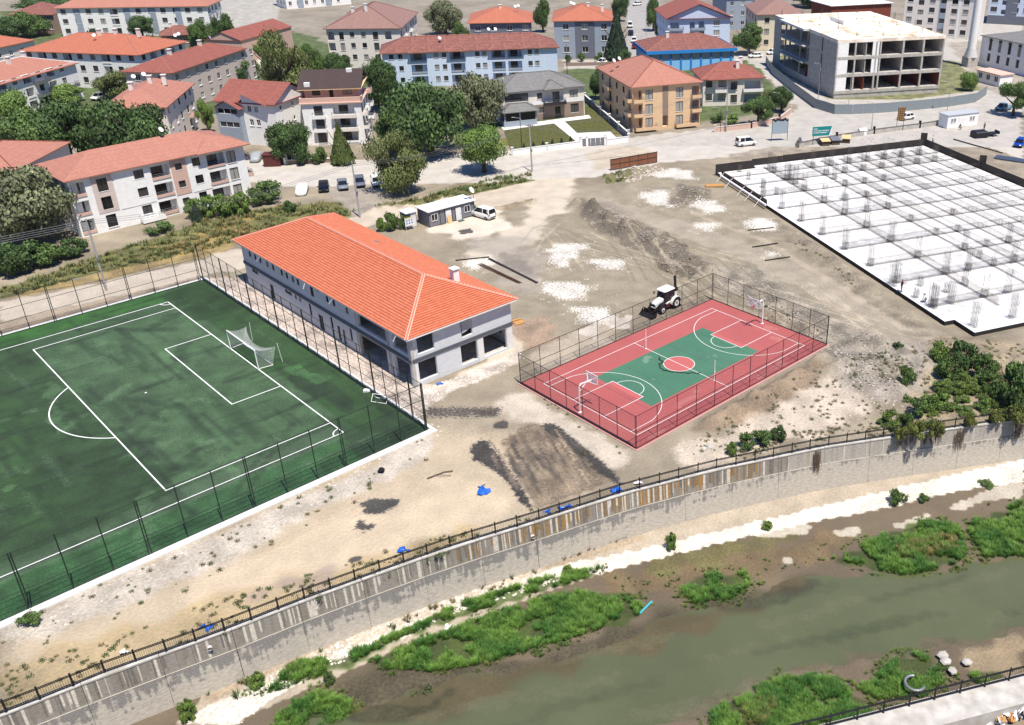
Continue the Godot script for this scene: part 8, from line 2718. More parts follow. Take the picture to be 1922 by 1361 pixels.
func greenery() -> void:
	var lm := plain("leaf", Color(0.97,0.97,0.97), 0.7)
	lm.vertex_color_use_as_albedo = true
	lm.cull_mode = BaseMaterial3D.CULL_DISABLED
	lm.backlight_enabled = true
	lm.backlight = Color(0.45,0.50,0.25)
	plain("bark", Color(0.30,0.25,0.20), 0.95)
	for i in 2:
		meshes["trunk%d" % i] = trunk_mesh(40 + i)
	var dark := Color(0.060,0.112,0.028)
	var mid := Color(0.088,0.152,0.036)
	var bright := Color(0.140,0.225,0.045)
	var dusty := Color(0.165,0.185,0.095)
	var olive := Color(0.135,0.165,0.05)
	for q in [["dark1", 1, dark, "broad", 17000,0.06], ["dark2", 2, dark, "broad", 16000,0.06], ["mid1", 3, mid, "broad", 15000,0.06], ["mid2", 4, mid, "open", 11000,0.065], ["bright1", 5, bright, "broad", 15000,0.06], ["bright2", 6, bright, "open", 10000,0.065], ["dusty1", 7, dusty, "broad", 16000,0.06], ["olive1", 8, olive, "open", 14000,0.052], ["conifer1", 9, Color(0.022,0.045,0.020), "conifer", 7000,0.14], ["conifer2", 10, Color(0.075,0.105,0.022), "conifer", 6000,0.15], ["bush1", 11, mid, "open", 3000,0.12], ["bush2", 12, bright, "open", 3000,0.12], ["bush3", 13, dark, "open", 3200,0.12], ["bush4", 14, Color(0.125,0.145,0.03), "open", 3000,0.12]]:
		meshes[q[0]] = crown_mesh(q[1], q[2], q[3], q[4], q[5])
	for q in [
		["big tree with dusty grey green leaves before the house with the pale red hip roof", [Vector3(-97.2,0,-135.6), 11.9,7.7], "dusty1", 0.05],
		["large round dark green tree before the rose roofed apartment house", [Vector3(-99.2,0,-172.6), 13.9,7.5], "dark1", 0.08],
		["spreading dark tree overgrowing a red roof beside the rose roofed house", [Vector3(-112.2,0,-173.9), 12.8,7.3], "dark2", 0.05],
		["dense dark green tree behind the hedge of the pale red hip roofed house", [Vector3(-116.5,0,-170.2), 12.3,6.8], "mid1", 0.05],
		["bright green garden tree below the white balconied block", [Vector3(-140.1,0,-201.5), 8.3,5.9], "bright1", 0.05],
		["low bright garden tree under the balconies of the ribbed salmon roof", [Vector3(-143.5,0,-223.4), 4.8,6.3], "bright2", 0.05],
		["brownish green tree between the wide white block and the rose roofed house", [Vector3(-132.3,0,-231.5), 7.2,5.7], "olive1", 0.08],
		["tall loose tree before the plain pink rendered house", [Vector3(-87.1,0,-219.6), 18.4,7.0], "olive1", 0.10],
		["dark fir in front of the long white block", [Vector3(-188.5,0,-323.0), 8.8,3.2], "conifer1", 0.05],
		["round dark tree beside the green canopy", [Vector3(-169.9,0,-317.8), 7.2,4.5], "dark2", 0.08],
		["dark tree beside the weathered red hip roofed small house", [Vector3(-143.6,0,-304.4), 8.2,3.8], "mid1", 0.08],
		["tall dark tree at the end of the long white block", [Vector3(-135.6,0,-300.8), 10.6,3.7], "dark1", 0.08],
		["round dark tree before the long pinkish apartment house", [Vector3(-110.6,0,-244.5), 7.6,5.0], "dark2", 0.08],
		["dark tree on the far left beyond the low orange roof", [Vector3(-207.6,0,-320.1), 8.1,6.4], "mid1", 0.06],
		["dark tree beside the two dull red hip roofs", [Vector3(-210.6,0,-313.7), 7.3,6.0], "dark2", 0.06],
		["leafy tree above the dull red hip roofs", [Vector3(-236.2,0,-381.2), 4.8,15.0], "dark1", 0.06],
		["dark bushy tree behind the red garden shed", [Vector3(-72.5,0,-177.6), 8.1,4.6], "dark2", 0.06],
		["pointed yellow green cypress before the peach house with the brown roof", [Vector3(-61.9,0,-176.7), 7.4,2.7], "conifer2", 0.02],
		["round thin leaved olive green tree on the verge of the dusty street", [Vector3(-47.1,0,-159.4), 10.7,5.5], "olive1", 0.06],
		["huge dark green tree between the light blue block and the street", [Vector3(-46.4,0,-183.1), 15.0,9.0], "dark1", 0.05],
		["dark tree crown beside the huge tree and the light blue block", [Vector3(-51.7,0,-182.8), 11.1,5.7], "mid1", 0.05],
		["pale dusty tree beside the grey villa porch", [Vector3(-40.1,0,-202.5), 12.4,6.1], "dusty1", 0.06],
		["bright green round tree throwing its shade on the dusty street", [Vector3(-34.0,0,-171.6), 8.7,5.0], "bright1", 0.20],
		["pale dusty tree beside the dull rose hip roof with the awning", [Vector3(-73.1,0,-325.1), 11.5,6.4], "dusty1", 0.06],
		["bright green tree before the plain orange hip roof", [Vector3(-51.6,0,-323.2), 5.5,5.9], "bright1", 0.08],
		["tall dark cypress beside the grey blue apartment house", [Vector3(-14.4,0,-279.5), 13.6,4.3], "conifer1", 0.02],
		["dark garden tree between the two orange hip roofs", [Vector3(-41.8,0,-332.4), 11.6,3.2], "mid1", 0.06],
		["dark street tree above the parked cars", [Vector3(-17.1,0,-356.5), 9.9,3.6], "dark2", 0.08],
		["green street tree beside the white gabled apartment house", [Vector3(-4.6,0,-335.2), 11.4,3.0], "mid1", 0.08],
		["bright bushy tree at the foot of the white gabled apartment house", [Vector3(-1.6,0,-318.3), 5.7,3.1], "bright2", 0.05],
		["round dark green tree beside the cream apartment house", [Vector3(24.6,0,-292.2), 9.3,5.2], "mid1", 0.10],
		["small tree before the cream apartment house", [Vector3(34.2,0,-304.9), 5.4,2.3], "mid2", 0.08],
		["dark small tree at the side of the beige apartment house", [Vector3(-16.1,0,-231.8), 7.5,2.9], "dark2", 0.08],
		["loose green tree in the garden of the red ribbed roof", [Vector3(20.1,0,-207.1), 6.4,3.6], "mid2", 0.12],
		["dark garden tree at the street corner by the metal hoarding", [Vector3(26.6,0,-219.4), 6.2,2.8], "dark2", 0.10],
		["reddish brown shrub tree in the garden of the red ribbed roof", [Vector3(24.1,0,-223.6), 4.3,2.1], "olive1", 0.08],
		["green spreading tree with cars in its shade beside the street", [Vector3(79.5,0,-216.9), 7.6,4.5], "mid2", 0.18],
		["dark tree behind the light blue block's left end", [Vector3(-65.2,0,-218.6), 12.7,4.4], "dark2", 0.06],
		["small dark tree beside the peach house's balconies", [Vector3(-67.5,0,-222.7), 5.4,2.7], "mid1", 0.06],
		["trees behind the brick workshop", [Vector3(57.1,0,-396.8), 7.5,9.0], "dark1", 0.05],
		["small blue green spruce before the rose roofed apartment house", [Vector3(-102.6,0,-200.1), 4.7,1.9], "conifer1", 0.03],
		["green creeper covered tree at the corner of the rose roofed house", [Vector3(-97.8,0,-200.0), 7.0,1.8], "bright2", 0.03],
		["dark tree at the back of the gabled white house", [Vector3(-110.7,0,-255.2), 5.4,3.2], "dark1", 0.06],
		["green garden tree between the red small house and the pink house", [Vector3(-145.1,0,-301.9), 6.9,2.7], "mid2", 0.06],
		["leafy tree behind the attic terrace of the peach house", [Vector3(-93.8,0,-255.6), 9.2,3.4], "mid1", 0.06],
		["dark tree at the foot of the white house with the dull rose roof", [Vector3(-86.9,0,-256.1), 7.0,4.0], "dark1", 0.05],
		["low green tree beside the plain pink rendered house", [Vector3(-109.1,0,-262.2), 9.4,3.2], "bright2", 0.05],
		["dark tree behind the long pinkish apartment house's far end", [Vector3(-123.5,0,-284.8), 7.2,2.8], "dark2", 0.06],
		["green tree behind the light blue block beside the pale dusty tree", [Vector3(-62.6,0,-298.2), 8.4,3.1], "mid1", 0.06],
		["bushy green tree on the weedy plot beside the bare concrete frame", [Vector3(36.3,0,-264.1), 6.5,2.4], "bright2", 0.03],
		["low scrub tree on the weedy plot behind the metal hoarding", [Vector3(76.5,0,-243.5), 4.6,2.6], "bright1", 0.02],
		["dark tree between the beige apartment house and the blue office", [Vector3(-11.9,0,-272.1), 5.0,2.2], "dark2", 0.06]]:
		tree("conifer" if q[2].begins_with("conifer") else "tree", q[0], q[1], q[2], q[3])
	var names := {"bush1": "mid green leafy bush", "bush2": "light green leafy bush", "bush3": "dark green leafy bush", "bush4": "yellow green creeper bush", "conifer1": "small dark conifer bush"}
	var by := {"bush1": "bush", "bush2": "bush", "bush3": "bush", "bush4": "bush", "conifer1": "bush"}
	for q in HEDGE:
		var T: Array = q[0]
		var where: String = q[2]
		var g := where
		tree("shrub", names[q[1]] + " " + where, T, q[1], 0.0, names[q[1]] + " " + g)
	for i in 6:       # young thuja row inside the villa's wall
		var p := Vector3(-29.43,0,-185.83).lerp(Vector3(-18.79,0,-192.35), (i + 0.5) / 6.0)
		tree("thuja", "small dark clipped thuja inside the villa's garden wall", [p, 1.5,0.55], "conifer1", 0.0, "thujas inside the villa wall")
	var r := RandomNumberGenerator.new()
	r.seed = 61
	var grass := tuft_mesh(1,18,0.5,0.34,0.022)
	var list := []
	for q in GRASS_ZONES:
		list += planted(scatter(q, 40.0, r, 0.28), r, 0.4,1.2, Color(0.055,0.165,0.020), Color(0.15,0.285,0.040), true)
	for q in GRASS_ZONES:
		var c := Vector2.ZERO
		for i in q.size() / 2:
			c += Vector2(q[i * 2], q[i * 2 + 1]) * 2.0 / q.size()
		var e := []
		for i in q.size() / 2:
			var p := Vector2(q[i * 2], q[i * 2 + 1])
			p += (p - c).normalized() * 1.1
			e += [p.x, p.y]
		list += planted(scatter(e, 16.0, r, 0.5), r, 0.2,0.75, Color(0.08,0.15,0.025), Color(0.17,0.22,0.045), true)
	list += planted(scatter([-3.2,-65.2,1.5,-67.0,8.5,-69.3,15.7,-70.9,12.1,-66.4,7.3,-66.7,0.1,-64.2], 2.0, r, 0.5), r, 0.25,0.6, Color(0.07,0.13,0.025), Color(0.10,0.17,0.03), true)
	list += planted(scatter([-6.0,-64.2,-1.5,-62.9,-0.9,-65.6,-4.2,-66.0], 3.0, r, 0.4), r, 0.3,0.7, Color(0.06,0.14,0.02), Color(0.09,0.18,0.03), true)
	strew("river_grass", "lush bright green grass and reeds on the river's mud banks", "grass", grass, M.leaf, list)
	list = planted(scatter([21.5,-70.0,23.9,-71.4,27.6,-72.0,27.5,-70.0,24.2,-68.9,21.8,-68.9], 14.0, r), r, 0.8,1.3, Color(0.23,0.19,0.06), Color(0.16,0.18,0.04), true)
	list += planted(scatter([5.8,-51.2,7.5,-52.3,8.7,-51.8,7.6,-49.7,5.7,-49.7], 10.0, r), r, 0.8,1.2, Color(0.24,0.19,0.07), Color(0.15,0.17,0.04), true)
	list += planted(scatter([-10.2,-68.2,-6.4,-70.3,-1.0,-73.0,-0.7,-72.4,-5.9,-69.5,-9.6,-67.3], 14.0, r), r, 0.5,1.0, Color(0.24,0.13,0.06), Color(0.20,0.14,0.07), true)
	list += planted(scatter([-27.8,-56.4,-23.5,-59.4,-18.0,-63.3,-11.9,-66.7,-11.4,-65.8,-17.4,-62.3,-23.2,-58.4,-26.7,-55.5], 3.0, r, 0.45), r, 0.5,1.1, Color(0.22,0.16,0.07), Color(0.10,0.13,0.04), true)
	list += planted(scatter([-35.9,-51.3,-32.0,-53.9,-29.3,-55.6,-28.8,-54.3,-31.5,-52.5,-33.9,-50.5], 4.0, r, 0.45), r, 0.6,1.3, Color(0.16,0.14,0.05), Color(0.07,0.12,0.03), true)
	strew("dry_grass", "tawny dead grass along the foot of the river wall and on the reed islands", "grass", grass, M.leaf, list)
	var verge := tuft_mesh(2,14,0.55,0.35,0.022)
	list = planted(scatter([-90.0,-116.8,-85.5,-125.3,-79.2,-136.0,-72.4,-147.0,-63.9,-152.4,-55.4,-153.9,-51.5,-147.2,-59.8,-145.8,-63.8,-136.1,-71.4,-129.5,-80.1,-122.4,-88.2,-113.8], 5.0, r, 0.38), r, 0.6,1.4, Color(0.25,0.23,0.085), Color(0.11,0.155,0.045), false)
	list += planted(scatter([-77.1,-131.6,-70.0,-143.2,-67.7,-148.3,-64.7,-138.4,-72.1,-129.5], 4.0, r, 0.4), r, 0.6,1.2, Color(0.26,0.19,0.08), Color(0.20,0.17,0.06), false)
	list += planted(scatter([-52.3,-149.8,-44.1,-152.6,-37.8,-161.4,-31.3,-167.7,-24.9,-171.1,-24.3,-166.2,-32.7,-159.3,-40.6,-152.6,-49.7,-149.8], 6.0, r, 0.36), r, 0.6,1.4, Color(0.22,0.21,0.075), Color(0.09,0.16,0.04), false)
	list += planted(scatter([-11.9,-169.5,-7.6,-172.3,-7.8,-166.3,-10.6,-164.7], 4.0, r, 0.4), r, 0.6,1.1, Color(0.07,0.12,0.03), Color(0.12,0.13,0.04), false)
	strew("verge_grass", "uncut green and straw coloured grass of the roadside verges", "grass", verge, M.leaf, list)
	var wb := MB.new()
	var wr := RandomNumberGenerator.new()
	wr.seed = 9
	for i in 70:
		var wd := Vector3(wr.randfn(), absf(wr.randfn()) * 0.8, wr.randfn()).normalized()
		wb.col = Color(1,1,1) * wr.randf_range(0.7,1.3)
		leaf(wb, wd * wr.randf_range(0.05,0.26), wd, 0.085, wr)
	var weed := wb.mesh()
	list = []
	for q in [[[-50.8,-54.4,-41.1,-62.6,-24.2,-80.8,-23.1,-76.0,-36.6,-59.3,-47.8,-49.7], 0.45,0.5], [[-47.8,-49.7,-35.5,-56.8,-16.3,-66.6,-11.9,-68.9,-11.7,-67.0,-34.0,-53.1,-45.4,-45.9], 1.6,0.45], [[-13.1,-77.9,-3.6,-78.0,-0.5,-75.3,-3.9,-71.8,-8.3,-71.0], 0.08,0.4], [[2.2,-79.9,9.8,-87.3,17.8,-95.7,22.1,-86.2,15.5,-79.5,1.6,-75.3], 0.9,0.48], [[19.1,-95.7,34.4,-102.6,43.6,-102.6,37.8,-85.2,21.3,-82.0], 0.9,0.48], [[24.0,-95.7,28.0,-97.0,28.6,-89.7,23.7,-88.5], 1.8,0.42], [[9.3,-115.8,17.2,-110.0,20.1,-102.5,16.2,-102.4,10.4,-111.6], 0.35,0.45], [[20.5,-136.8,28.3,-117.7,26.6,-116.8,18.7,-135.7], 0.8,0.42], [[-14.0,-90.0,-3.1,-78.9,-4.2,-78.0,-14.4,-88.2], 0.8,0.5], [[4.8,-79.5,17.1,-83.0,25.1,-84.1,23.9,-81.5,7.8,-76.7], 1.8,0.42]]:
		list += planted(scatter(q[0], q[1] * 2.2, r, q[2]), r, 0.25,1.3, Color(0.085,0.125,0.04), Color(0.17,0.15,0.07), false)
	strew("weeds", "scattered low green weeds on the bare gravelly ground", "weeds", weed, M.leaf, list)
	list = []
	for q in [[[-25.9,-48.3,-21.5,-51.6,-10.6,-58.2,2.3,-63.5,16.9,-69.5,33.4,-75.4,32.8,-73.7,16.8,-68.3,2.3,-62.4,-10.4,-56.9,-21.2,-50.5], 0.35,0.5]]:
		list += planted(scatter(q[0], q[1], r, q[2]), r, 0.8,2.6, Color(0.06,0.11,0.03), Color(0.09,0.13,0.04), true)
	strew("bank_weeds", "green weeds growing between the white stones of the river bank", "weeds", weed, M.leaf, list)
	for q in [[[Vector3(0.6,-5.2,-69.5), 2.1,0.6], "bush2"], [[Vector3(23.2,-5.2,-76.8), 1.8,1.0], "bush1"], [[Vector3(25.9,-5.2,-77.1), 1.1,0.6], "bush1"], [[Vector3(-31.4,-5.2,-53.0), 1.6,0.7], "bush2"], [[Vector3(33.0,-5.2,-79.9), 0.7,0.9], "bush1"], [[Vector3(9.8,-5.2,-72.6), 1.0,0.6], "bush2"], [[Vector3(-35.3,-5.2,-49.8), 2.2,0.7], "bush2"], [[Vector3(-8.7,-5.2,-66.3), 0.9,0.6], "bush2"], [[Vector3(-26.1,-5.2,-53.4), 1.2,0.5], "bush1"]]:
		tree("shrub", names[q[1]] + (" growing on the stones below the river wall" if q[0][0].y < -5 else " growing out of the river wall"), q[0], q[1], 0.0, "bushes below the river wall")
	for q in [[Vector3(24.57,-0.9,-81.44), 2.6,1.0], [Vector3(27.25,-0.6,-82.49), 2.2,1.2], [Vector3(30.37,-0.8,-83.75), 0.9,2.4], [Vector3(37.05,-0.9,-85.42), 1.4,2.2], [Vector3(15.09,-1.2,-79.69), 0.7,2.6]]:
		var z := wall_z(q[0].x) + 0.3
		var b := MB.new()
		var k := RandomNumberGenerator.new()
		k.seed = int(q[0].x * 10)
		for i in 60:
			var x: float = k.randf_range(-0.5,0.5) * q[1]
			var y0: float = 0.9 + k.randf_range(-0.3,0.1)
			var y1: float = y0 - k.randf_range(0.4,1.0) * q[2]
			b.prism(Vector3(x, y0,0), Vector3(x + k.randf_range(-0.2,0.2), y1,0.08 + k.randf() * 0.08), 0.014)
		var o := part("creeper", b, M.dry_stem)
		o.position = Vector3(q[0].x, -0.9, z)
		o.rotation.y = 0.3
		tag(o, "dry brown creeper stems hanging down the river wall", "creeper", "creepers on the river wall")
	list = []
	for p: Vector2 in scatter([21.5,-83.0,26.2,-89.1,33.5,-94.5,41.4,-95.8,39.0,-85.8,28.1,-83.1,21.8,-81.8], 0.55, r, 0.3):
		var k := r.randf_range(0.5,1.3)
		list.append([Transform3D(Basis(Vector3.UP, r.randf() * TAU).scaled(Vector3(k, k * r.randf_range(0.7,1.5), k)), Vector3(p.x, ground_y(p.x, p.y) - 0.05, p.y)), Color(1,1,1).lerp(Color(1.5,1.25,0.9), r.randf())])
	strew("scrub", "tangled green scrub filling the bank above the river wall", "scrub", meshes.bush1, M.leaf, list)
	var sm := plain("stone", Color(1,1,1), 0.95)
	sm.vertex_color_use_as_albedo = true
	var rock := rock_mesh(4)
	list = planted(scatter([-35.8,-49.4,-32.7,-52.5,-27.9,-56.4,-22.4,-60.2,-18.0,-63.2,-11.9,-65.8,-7.2,-67.6,-2.4,-69.0,7.8,-72.9,18.7,-76.9,30.6,-81.3,39.3,-84.0,38.2,-80.7,30.0,-79.0,21.7,-76.0,13.0,-73.5,2.6,-69.6,-3.8,-67.2,-9.4,-65.0,-13.4,-63.1,-17.6,-61.0,-21.2,-58.6,-24.1,-56.6,-27.2,-54.4,-29.8,-52.3,-31.5,-49.4], 14.0, r), r, 0.12,0.42, Color(0.66,0.62,0.55), Color(0.48,0.44,0.38), true, 0.45,0.1)
	strew("stone_pitching", "white stone pitching between the apron and the river mud", "stones", rock, sm, list)
	list = []
	for q in [[[-63.9,-121.6,-58.1,-121.6,-29.7,-94.1,-26.0,-88.7,-25.2,-82.8,-31.8,-88.7,-43.8,-99.9], 6.0,0.1,0.4,0], [[-28.6,-92.3,-25.1,-92.3,-17.3,-100.8,-16.4,-96.8,-22.9,-90.5,-25.4,-86.0,-27.5,-88.7], 4.0,0.1,0.35,0], [[-29.6,-78.8,-24.9,-83.8,-23.0,-82.8,-22.9,-79.8,-27.3,-76.0], 2.0,0.1,0.45,0], [[-50.8,-54.4,-41.1,-62.6,-28.6,-76.9,-27.0,-75.1,-37.4,-61.2,-48.8,-51.2], 1.4,0.06,0.3,0], [[-6.8,-164.8,-0.1,-173.0,-1.1,-176.5,-9.8,-167.9], 4.0,0.15,0.6,0], [[21.5,-95.7,24.0,-95.7,25.6,-86.3,17.0,-82.0,16.5,-86.2], 3.0,0.06,0.25,0]]:
		list += planted(scatter(q[0], q[1], r), r, q[2], q[3], Color(0.58,0.52,0.46), Color(0.40,0.35,0.30), false, 0.7,0.05)
	for q in [[[-15.2,-155.7,-8.2,-152.9,1.6,-136.7,6.9,-126.0,5.2,-120.2,0.8,-123.6,-5.6,-132.2,-12.9,-143.7], 3.0,0.08,0.4,0], [[7.4,-120.2,16.2,-113.3,20.1,-102.5,27.4,-94.5,25.5,-88.5,20.9,-92.0,18.4,-99.7,13.6,-108.4], 2.2,0.08,0.45,0], [[1.9,-164.8,7.5,-161.8,7.2,-153.1,0.8,-150.3], 2.0,0.1,0.5,0], [[13.7,-184.0,27.5,-192.9,53.4,-200.0,52.4,-195.7,26.1,-182.3,13.2,-177.4], 0.8,0.1,0.4,0], [[12.5,-139.1,26.5,-108.5,32.7,-101.1,28.6,-99.7,21.0,-108.5], 1.0,0.06,0.35,0], [[6.1,-126.0,13.0,-126.1,21.3,-110.0,28.9,-101.1,26.2,-92.0,20.7,-90.8,18.6,-101.0,13.0,-110.0,6.5,-118.4], 2.0,0.06,0.4,0], [[-19.9,-132.0,3.6,-118.4,-12.6,-105.2,-18.3,-108.2], 0.12,0.06,0.25,0]]:
		list += planted(scatter(q[0], q[1], r), r, q[2], q[3], Color(0.36,0.32,0.27), Color(0.24,0.21,0.18), false, 0.7,0.05)
	strew("rubble", "broken stones and clods strewn over the building site", "rubble", rock, sm, list)
# ------------------------------------------------------------------ vehicles
func ring8(x: float, w: float, y0: float, y1: float, k := 0.12) -> Array:
	return [Vector3(x, y0, w - k * 0.5), Vector3(x, y0,-w + k * 0.5), Vector3(x, y0 + k, -w), Vector3(x, y1 - k, -w), Vector3(x, y1,-w + k), Vector3(x, y1, w - k), Vector3(x, y1 - k, w), Vector3(x, y0 + k, w)]
func car(label: String, kind: String, paint: Material, front: Vector3, rear: Vector3, group := "") -> void:
	var d := front - rear
	var o := thing("car", label, "car", (front + rear) / 2, atan2(-d.z, d.x), group)
	var L := 4.4
	var hw := 0.87
	var body := [[-2.15,0.45,0.80], [-2.05,0.30,0.92], [-1.2,0.25,0.95], [0.9,0.25,0.92], [1.9,0.28,0.82], [2.12,0.40,0.66]]
	var cab := [[-1.75,0.92,-1.25,1.42], [1.15,0.90,0.35,1.42]]
	if kind == "hatch":
		cab = [[-2.0,0.9,-1.55,1.5], [1.2,0.9,0.45,1.5]]
	elif kind == "van":
		body = [[-2.15,0.45,1.02], [-2.1,0.30,1.10], [-1.2,0.25,1.12], [0.9,0.25,1.10], [1.85,0.28,0.95], [2.1,0.40,0.75]]
		cab = [[-2.12,1.05,-1.95,1.82], [1.55,1.02,0.6,1.80]]
	elif kind == "pickup":
		cab = [[-0.35,0.92,-0.25,1.65], [1.35,0.90,0.65,1.6]]
	if kind == "cover":
		var cv := MB.new()
		cv.loft([ring8(-2.25,0.6,0.18,0.75,0.2), ring8(-2.05,0.9,0.12,1.0,0.25), ring8(-1.3,0.95,0.1,1.42,0.3), ring8(0.3,0.95,0.1,1.46,0.3), ring8(1.2,0.93,0.1,1.02,0.25), ring8(2.0,0.88,0.12,0.86,0.25), ring8(2.2,0.6,0.18,0.6,0.2)])
		cv.smooth(0.3)
		part("cover", cv, paint, o)
	else:
		var b := MB.new()
		var rings := []
		for s in body:
			rings.append(ring8(s[0], hw if absf(s[0]) < 2.0 else hw - 0.1, s[1], s[2]))
		b.loft(rings)
		b.smooth(0.6)
		part("body", b, paint, o)
		var g := MB.new()
		var a: Array = cab[0]
		var e: Array = cab[1]
		g.loft([[Vector3(a[0], a[1], hw - 0.06), Vector3(e[0], e[1], hw - 0.06), Vector3(e[0], e[1], -hw + 0.06), Vector3(a[0], a[1], -hw + 0.06)], [Vector3(a[2], a[3], hw - 0.2), Vector3(e[2], e[3], hw - 0.2), Vector3(e[2], e[3], -hw + 0.2), Vector3(a[2], a[3], -hw + 0.2)]])
		part("windows", g, M.glass, o)
		var r := MB.new()
		r.hexa(Vector3(a[2] - 0.05, a[3] - 0.02,-hw + 0.2), Vector3(e[2] - a[2] + 0.1, e[3] - a[3], 0), Vector3(0,0.05,0), Vector3(0,0,2 * hw - 0.4))
		part("roof", r, paint, o)
		for s in [-1,1]:
			var p := MB.new()
			p.bar(Vector3(a[0], a[1], (hw - 0.05) * s), Vector3(a[2], a[3], (hw - 0.19) * s), 0.1)
			p.bar(Vector3(e[0], e[1], (hw - 0.05) * s), Vector3(e[2], e[3], (hw - 0.19) * s), 0.07)
			var mx: float = (a[2] + e[2]) * 0.5
			p.bar(Vector3(mx, a[1], (hw - 0.04) * s), Vector3(mx, a[3], (hw - 0.18) * s), 0.09)
			if kind == "van":
				p.bar(Vector3(mx - 1.0, a[1] + 0.35, (hw - 0.11) * s), Vector3(a[0] + 0.1, a[1] + 0.35, (hw - 0.11) * s), 0.04,0.72)
			part("pillar", p, paint, o)
			var m := MB.new()
			m.box(Vector3(e[0] - 0.2, e[1] + 0.08, (hw + 0.1) * s), Vector3(0.1,0.14,0.2))
			part("mirror", m, paint, o)
			var h := MB.new()
			h.box(Vector3(body[5][0] - 0.04, body[5][2] - 0.08,0.58 * s), Vector3(0.14,0.13,0.34))
			part("headlight", h, M.rail_grey, o)
			var t := MB.new()
			t.box(Vector3(body[0][0] + 0.02, body[0][2] - 0.1,0.66 * s), Vector3(0.1,0.18,0.2))
			part("tail_light", t, M.tail_red, o)
		var bp := MB.new()
		bp.box(Vector3(body[5][0] + 0.0,0.44,0), Vector3(0.1,0.14,1.3))
		bp.box(Vector3(body[0][0], 0.48,0), Vector3(0.1,0.14,1.3))
		part("bumper", bp, M.steel_dark, o)
	for s in [-1,1]:
		for x in [-1.3,1.35]:
			wheel(o, Vector3(x, 0.32,0.76 * s), 0.32,0.22, M.rail_grey)
func vehicles() -> void:
	plain("tail_red", Color(0.45,0.05,0.05), 0.4)
	var white := M.white_gloss as Material
	var black := plain("car_black", Color(0.05,0.055,0.075), 0.2)
	var silver := plain("car_silver", Color(0.50,0.54,0.57), 0.3,0.3)
	var grey := plain("car_grey", Color(0.42,0.45,0.50), 0.3,0.3)
	var blue := plain("car_blue", Color(0.03,0.24,0.62), 0.2)
	var sky := plain("car_pale_blue", Color(0.45,0.58,0.66), 0.3,0.2)
	var red := plain("car_red", Color(0.40,0.05,0.08), 0.25)
	var cloth := plain("cover_white", Color(0.90,0.90,0.89), 0.8)
	var silk := plain("cover_silver", Color(0.58,0.60,0.61), 0.5)
	car("white minivan parked beside the grey site office", "van", white, Vector3(-31.19,0,-147.62), Vector3(-28.40,0,-145.58))
	car("white minivan driving on the street by the blank billboard", "van", white, Vector3(18.10,0,-191.54), Vector3(14.48,0,-189.88))
	car("car under a white cover at the end of the parked row", "cover", cloth, Vector3(-62.89,0,-155.51), Vector3(-64.50,0,-162.62))
	car("black saloon parked beside the covered white car", "sedan", black, Vector3(-59.53,0,-157.86), Vector3(-61.29,0,-163.58))
	car("pale silver saloon parked beside the black saloon", "sedan", silver, Vector3(-56.38,0,-159.07), Vector3(-58.43,0,-164.55))
	car("grey hatchback parked behind the lamp pole", "hatch", grey, Vector3(-53.84,0,-160.59), Vector3(-55.92,0,-166.48))
	car("white hatchback parked under the round olive green tree", "hatch", white, Vector3(-50.82,0,-160.92), Vector3(-53.11,0,-166.83))
	car("car under a silver grey cover beside the red shed", "cover", silk, Vector3(-79.02,0,-176.73), Vector3(-79.82,0,-181.46))
	car("bright blue car parked at the edge of the site by the pipes", "hatch", blue, Vector3(69.85,0,-186.95), Vector3(75.07,0,-195.10))
	car("white car on the street behind the low block wall", "sedan", white, Vector3(52.38,0,-212.03), Vector3(55.72,0,-214.04))
	car("white saloon parked by the hoarding and the round tree", "sedan", white, Vector3(23.69,0,-286.51), Vector3(28.73,0,-288.29))
	car("white car parked behind the white saloon by the hoarding", "hatch", white, Vector3(29.52,0,-291.74), Vector3(34.45,0,-294.45))
	car("red car parked beside the blue office", "hatch", red, Vector3(-9.80,0,-296.36), Vector3(-10.00,0,-308.44))
	car("white car parked above the red car", "hatch", white, Vector3(-10.34,0,-308.43), Vector3(-10.65,0,-318.36))
	car("dark grey car parked in the side street", "sedan", black, Vector3(-11.79,0,-321.43), Vector3(-12.20,0,-333.26))
	car("white van parked in the side street above the dark car", "van", white, Vector3(-12.54,0,-337.76), Vector3(-13.14,0,-349.52))
	car("white pickup on the street before the grey blue apartment house", "pickup", white, Vector3(-19.61,0,-275.26), Vector3(-16.75,0,-278.47))
	car("white car at the top of the side street", "hatch", white, Vector3(-13.35,0,-397.47), Vector3(-10.44,0,-400.65))
	car("pale blue pickup in the shade of the spreading tree", "pickup", sky, Vector3(76.71,0,-220.93), Vector3(81.31,0,-223.64))
	car("white car between the wide white block and the rose roofed house", "hatch", white, Vector3(-137.79,0,-229.52), Vector3(-137.21,0,-231.81))
	var t := thing("trailer", "dark tarpaulin covered stack on a low trailer near the white site container", "trailer", Vector3(66.23,0,-197.98), 0.25)
	var lb := MB.new()
	lb.loft([ring8(-1.6,1.1,0.15,1.1,0.15), ring8(-1.4,1.2,0.1,1.3,0.2), ring8(1.3,1.2,0.1,1.35,0.2), ring8(1.5,1.1,0.15,1.15,0.15)])
	part("tarpaulin", lb, plain("tarp_dark", Color(0.06,0.07,0.10), 0.6), t)
	var fb := MB.new()
	fb.box(Vector3(3.0,0.55,-0.4), Vector3(3.0,0.12,1.9))
	fb.box(Vector3(4.4,0.8,-0.4), Vector3(0.1,0.5,1.9))
	part("bed", fb, M.steel_dark, t)
	for s in [-1,1]:
		wheel(t, Vector3(3.1,0.3,-0.4 + 0.9 * s), 0.3,0.2, M.rail_grey)
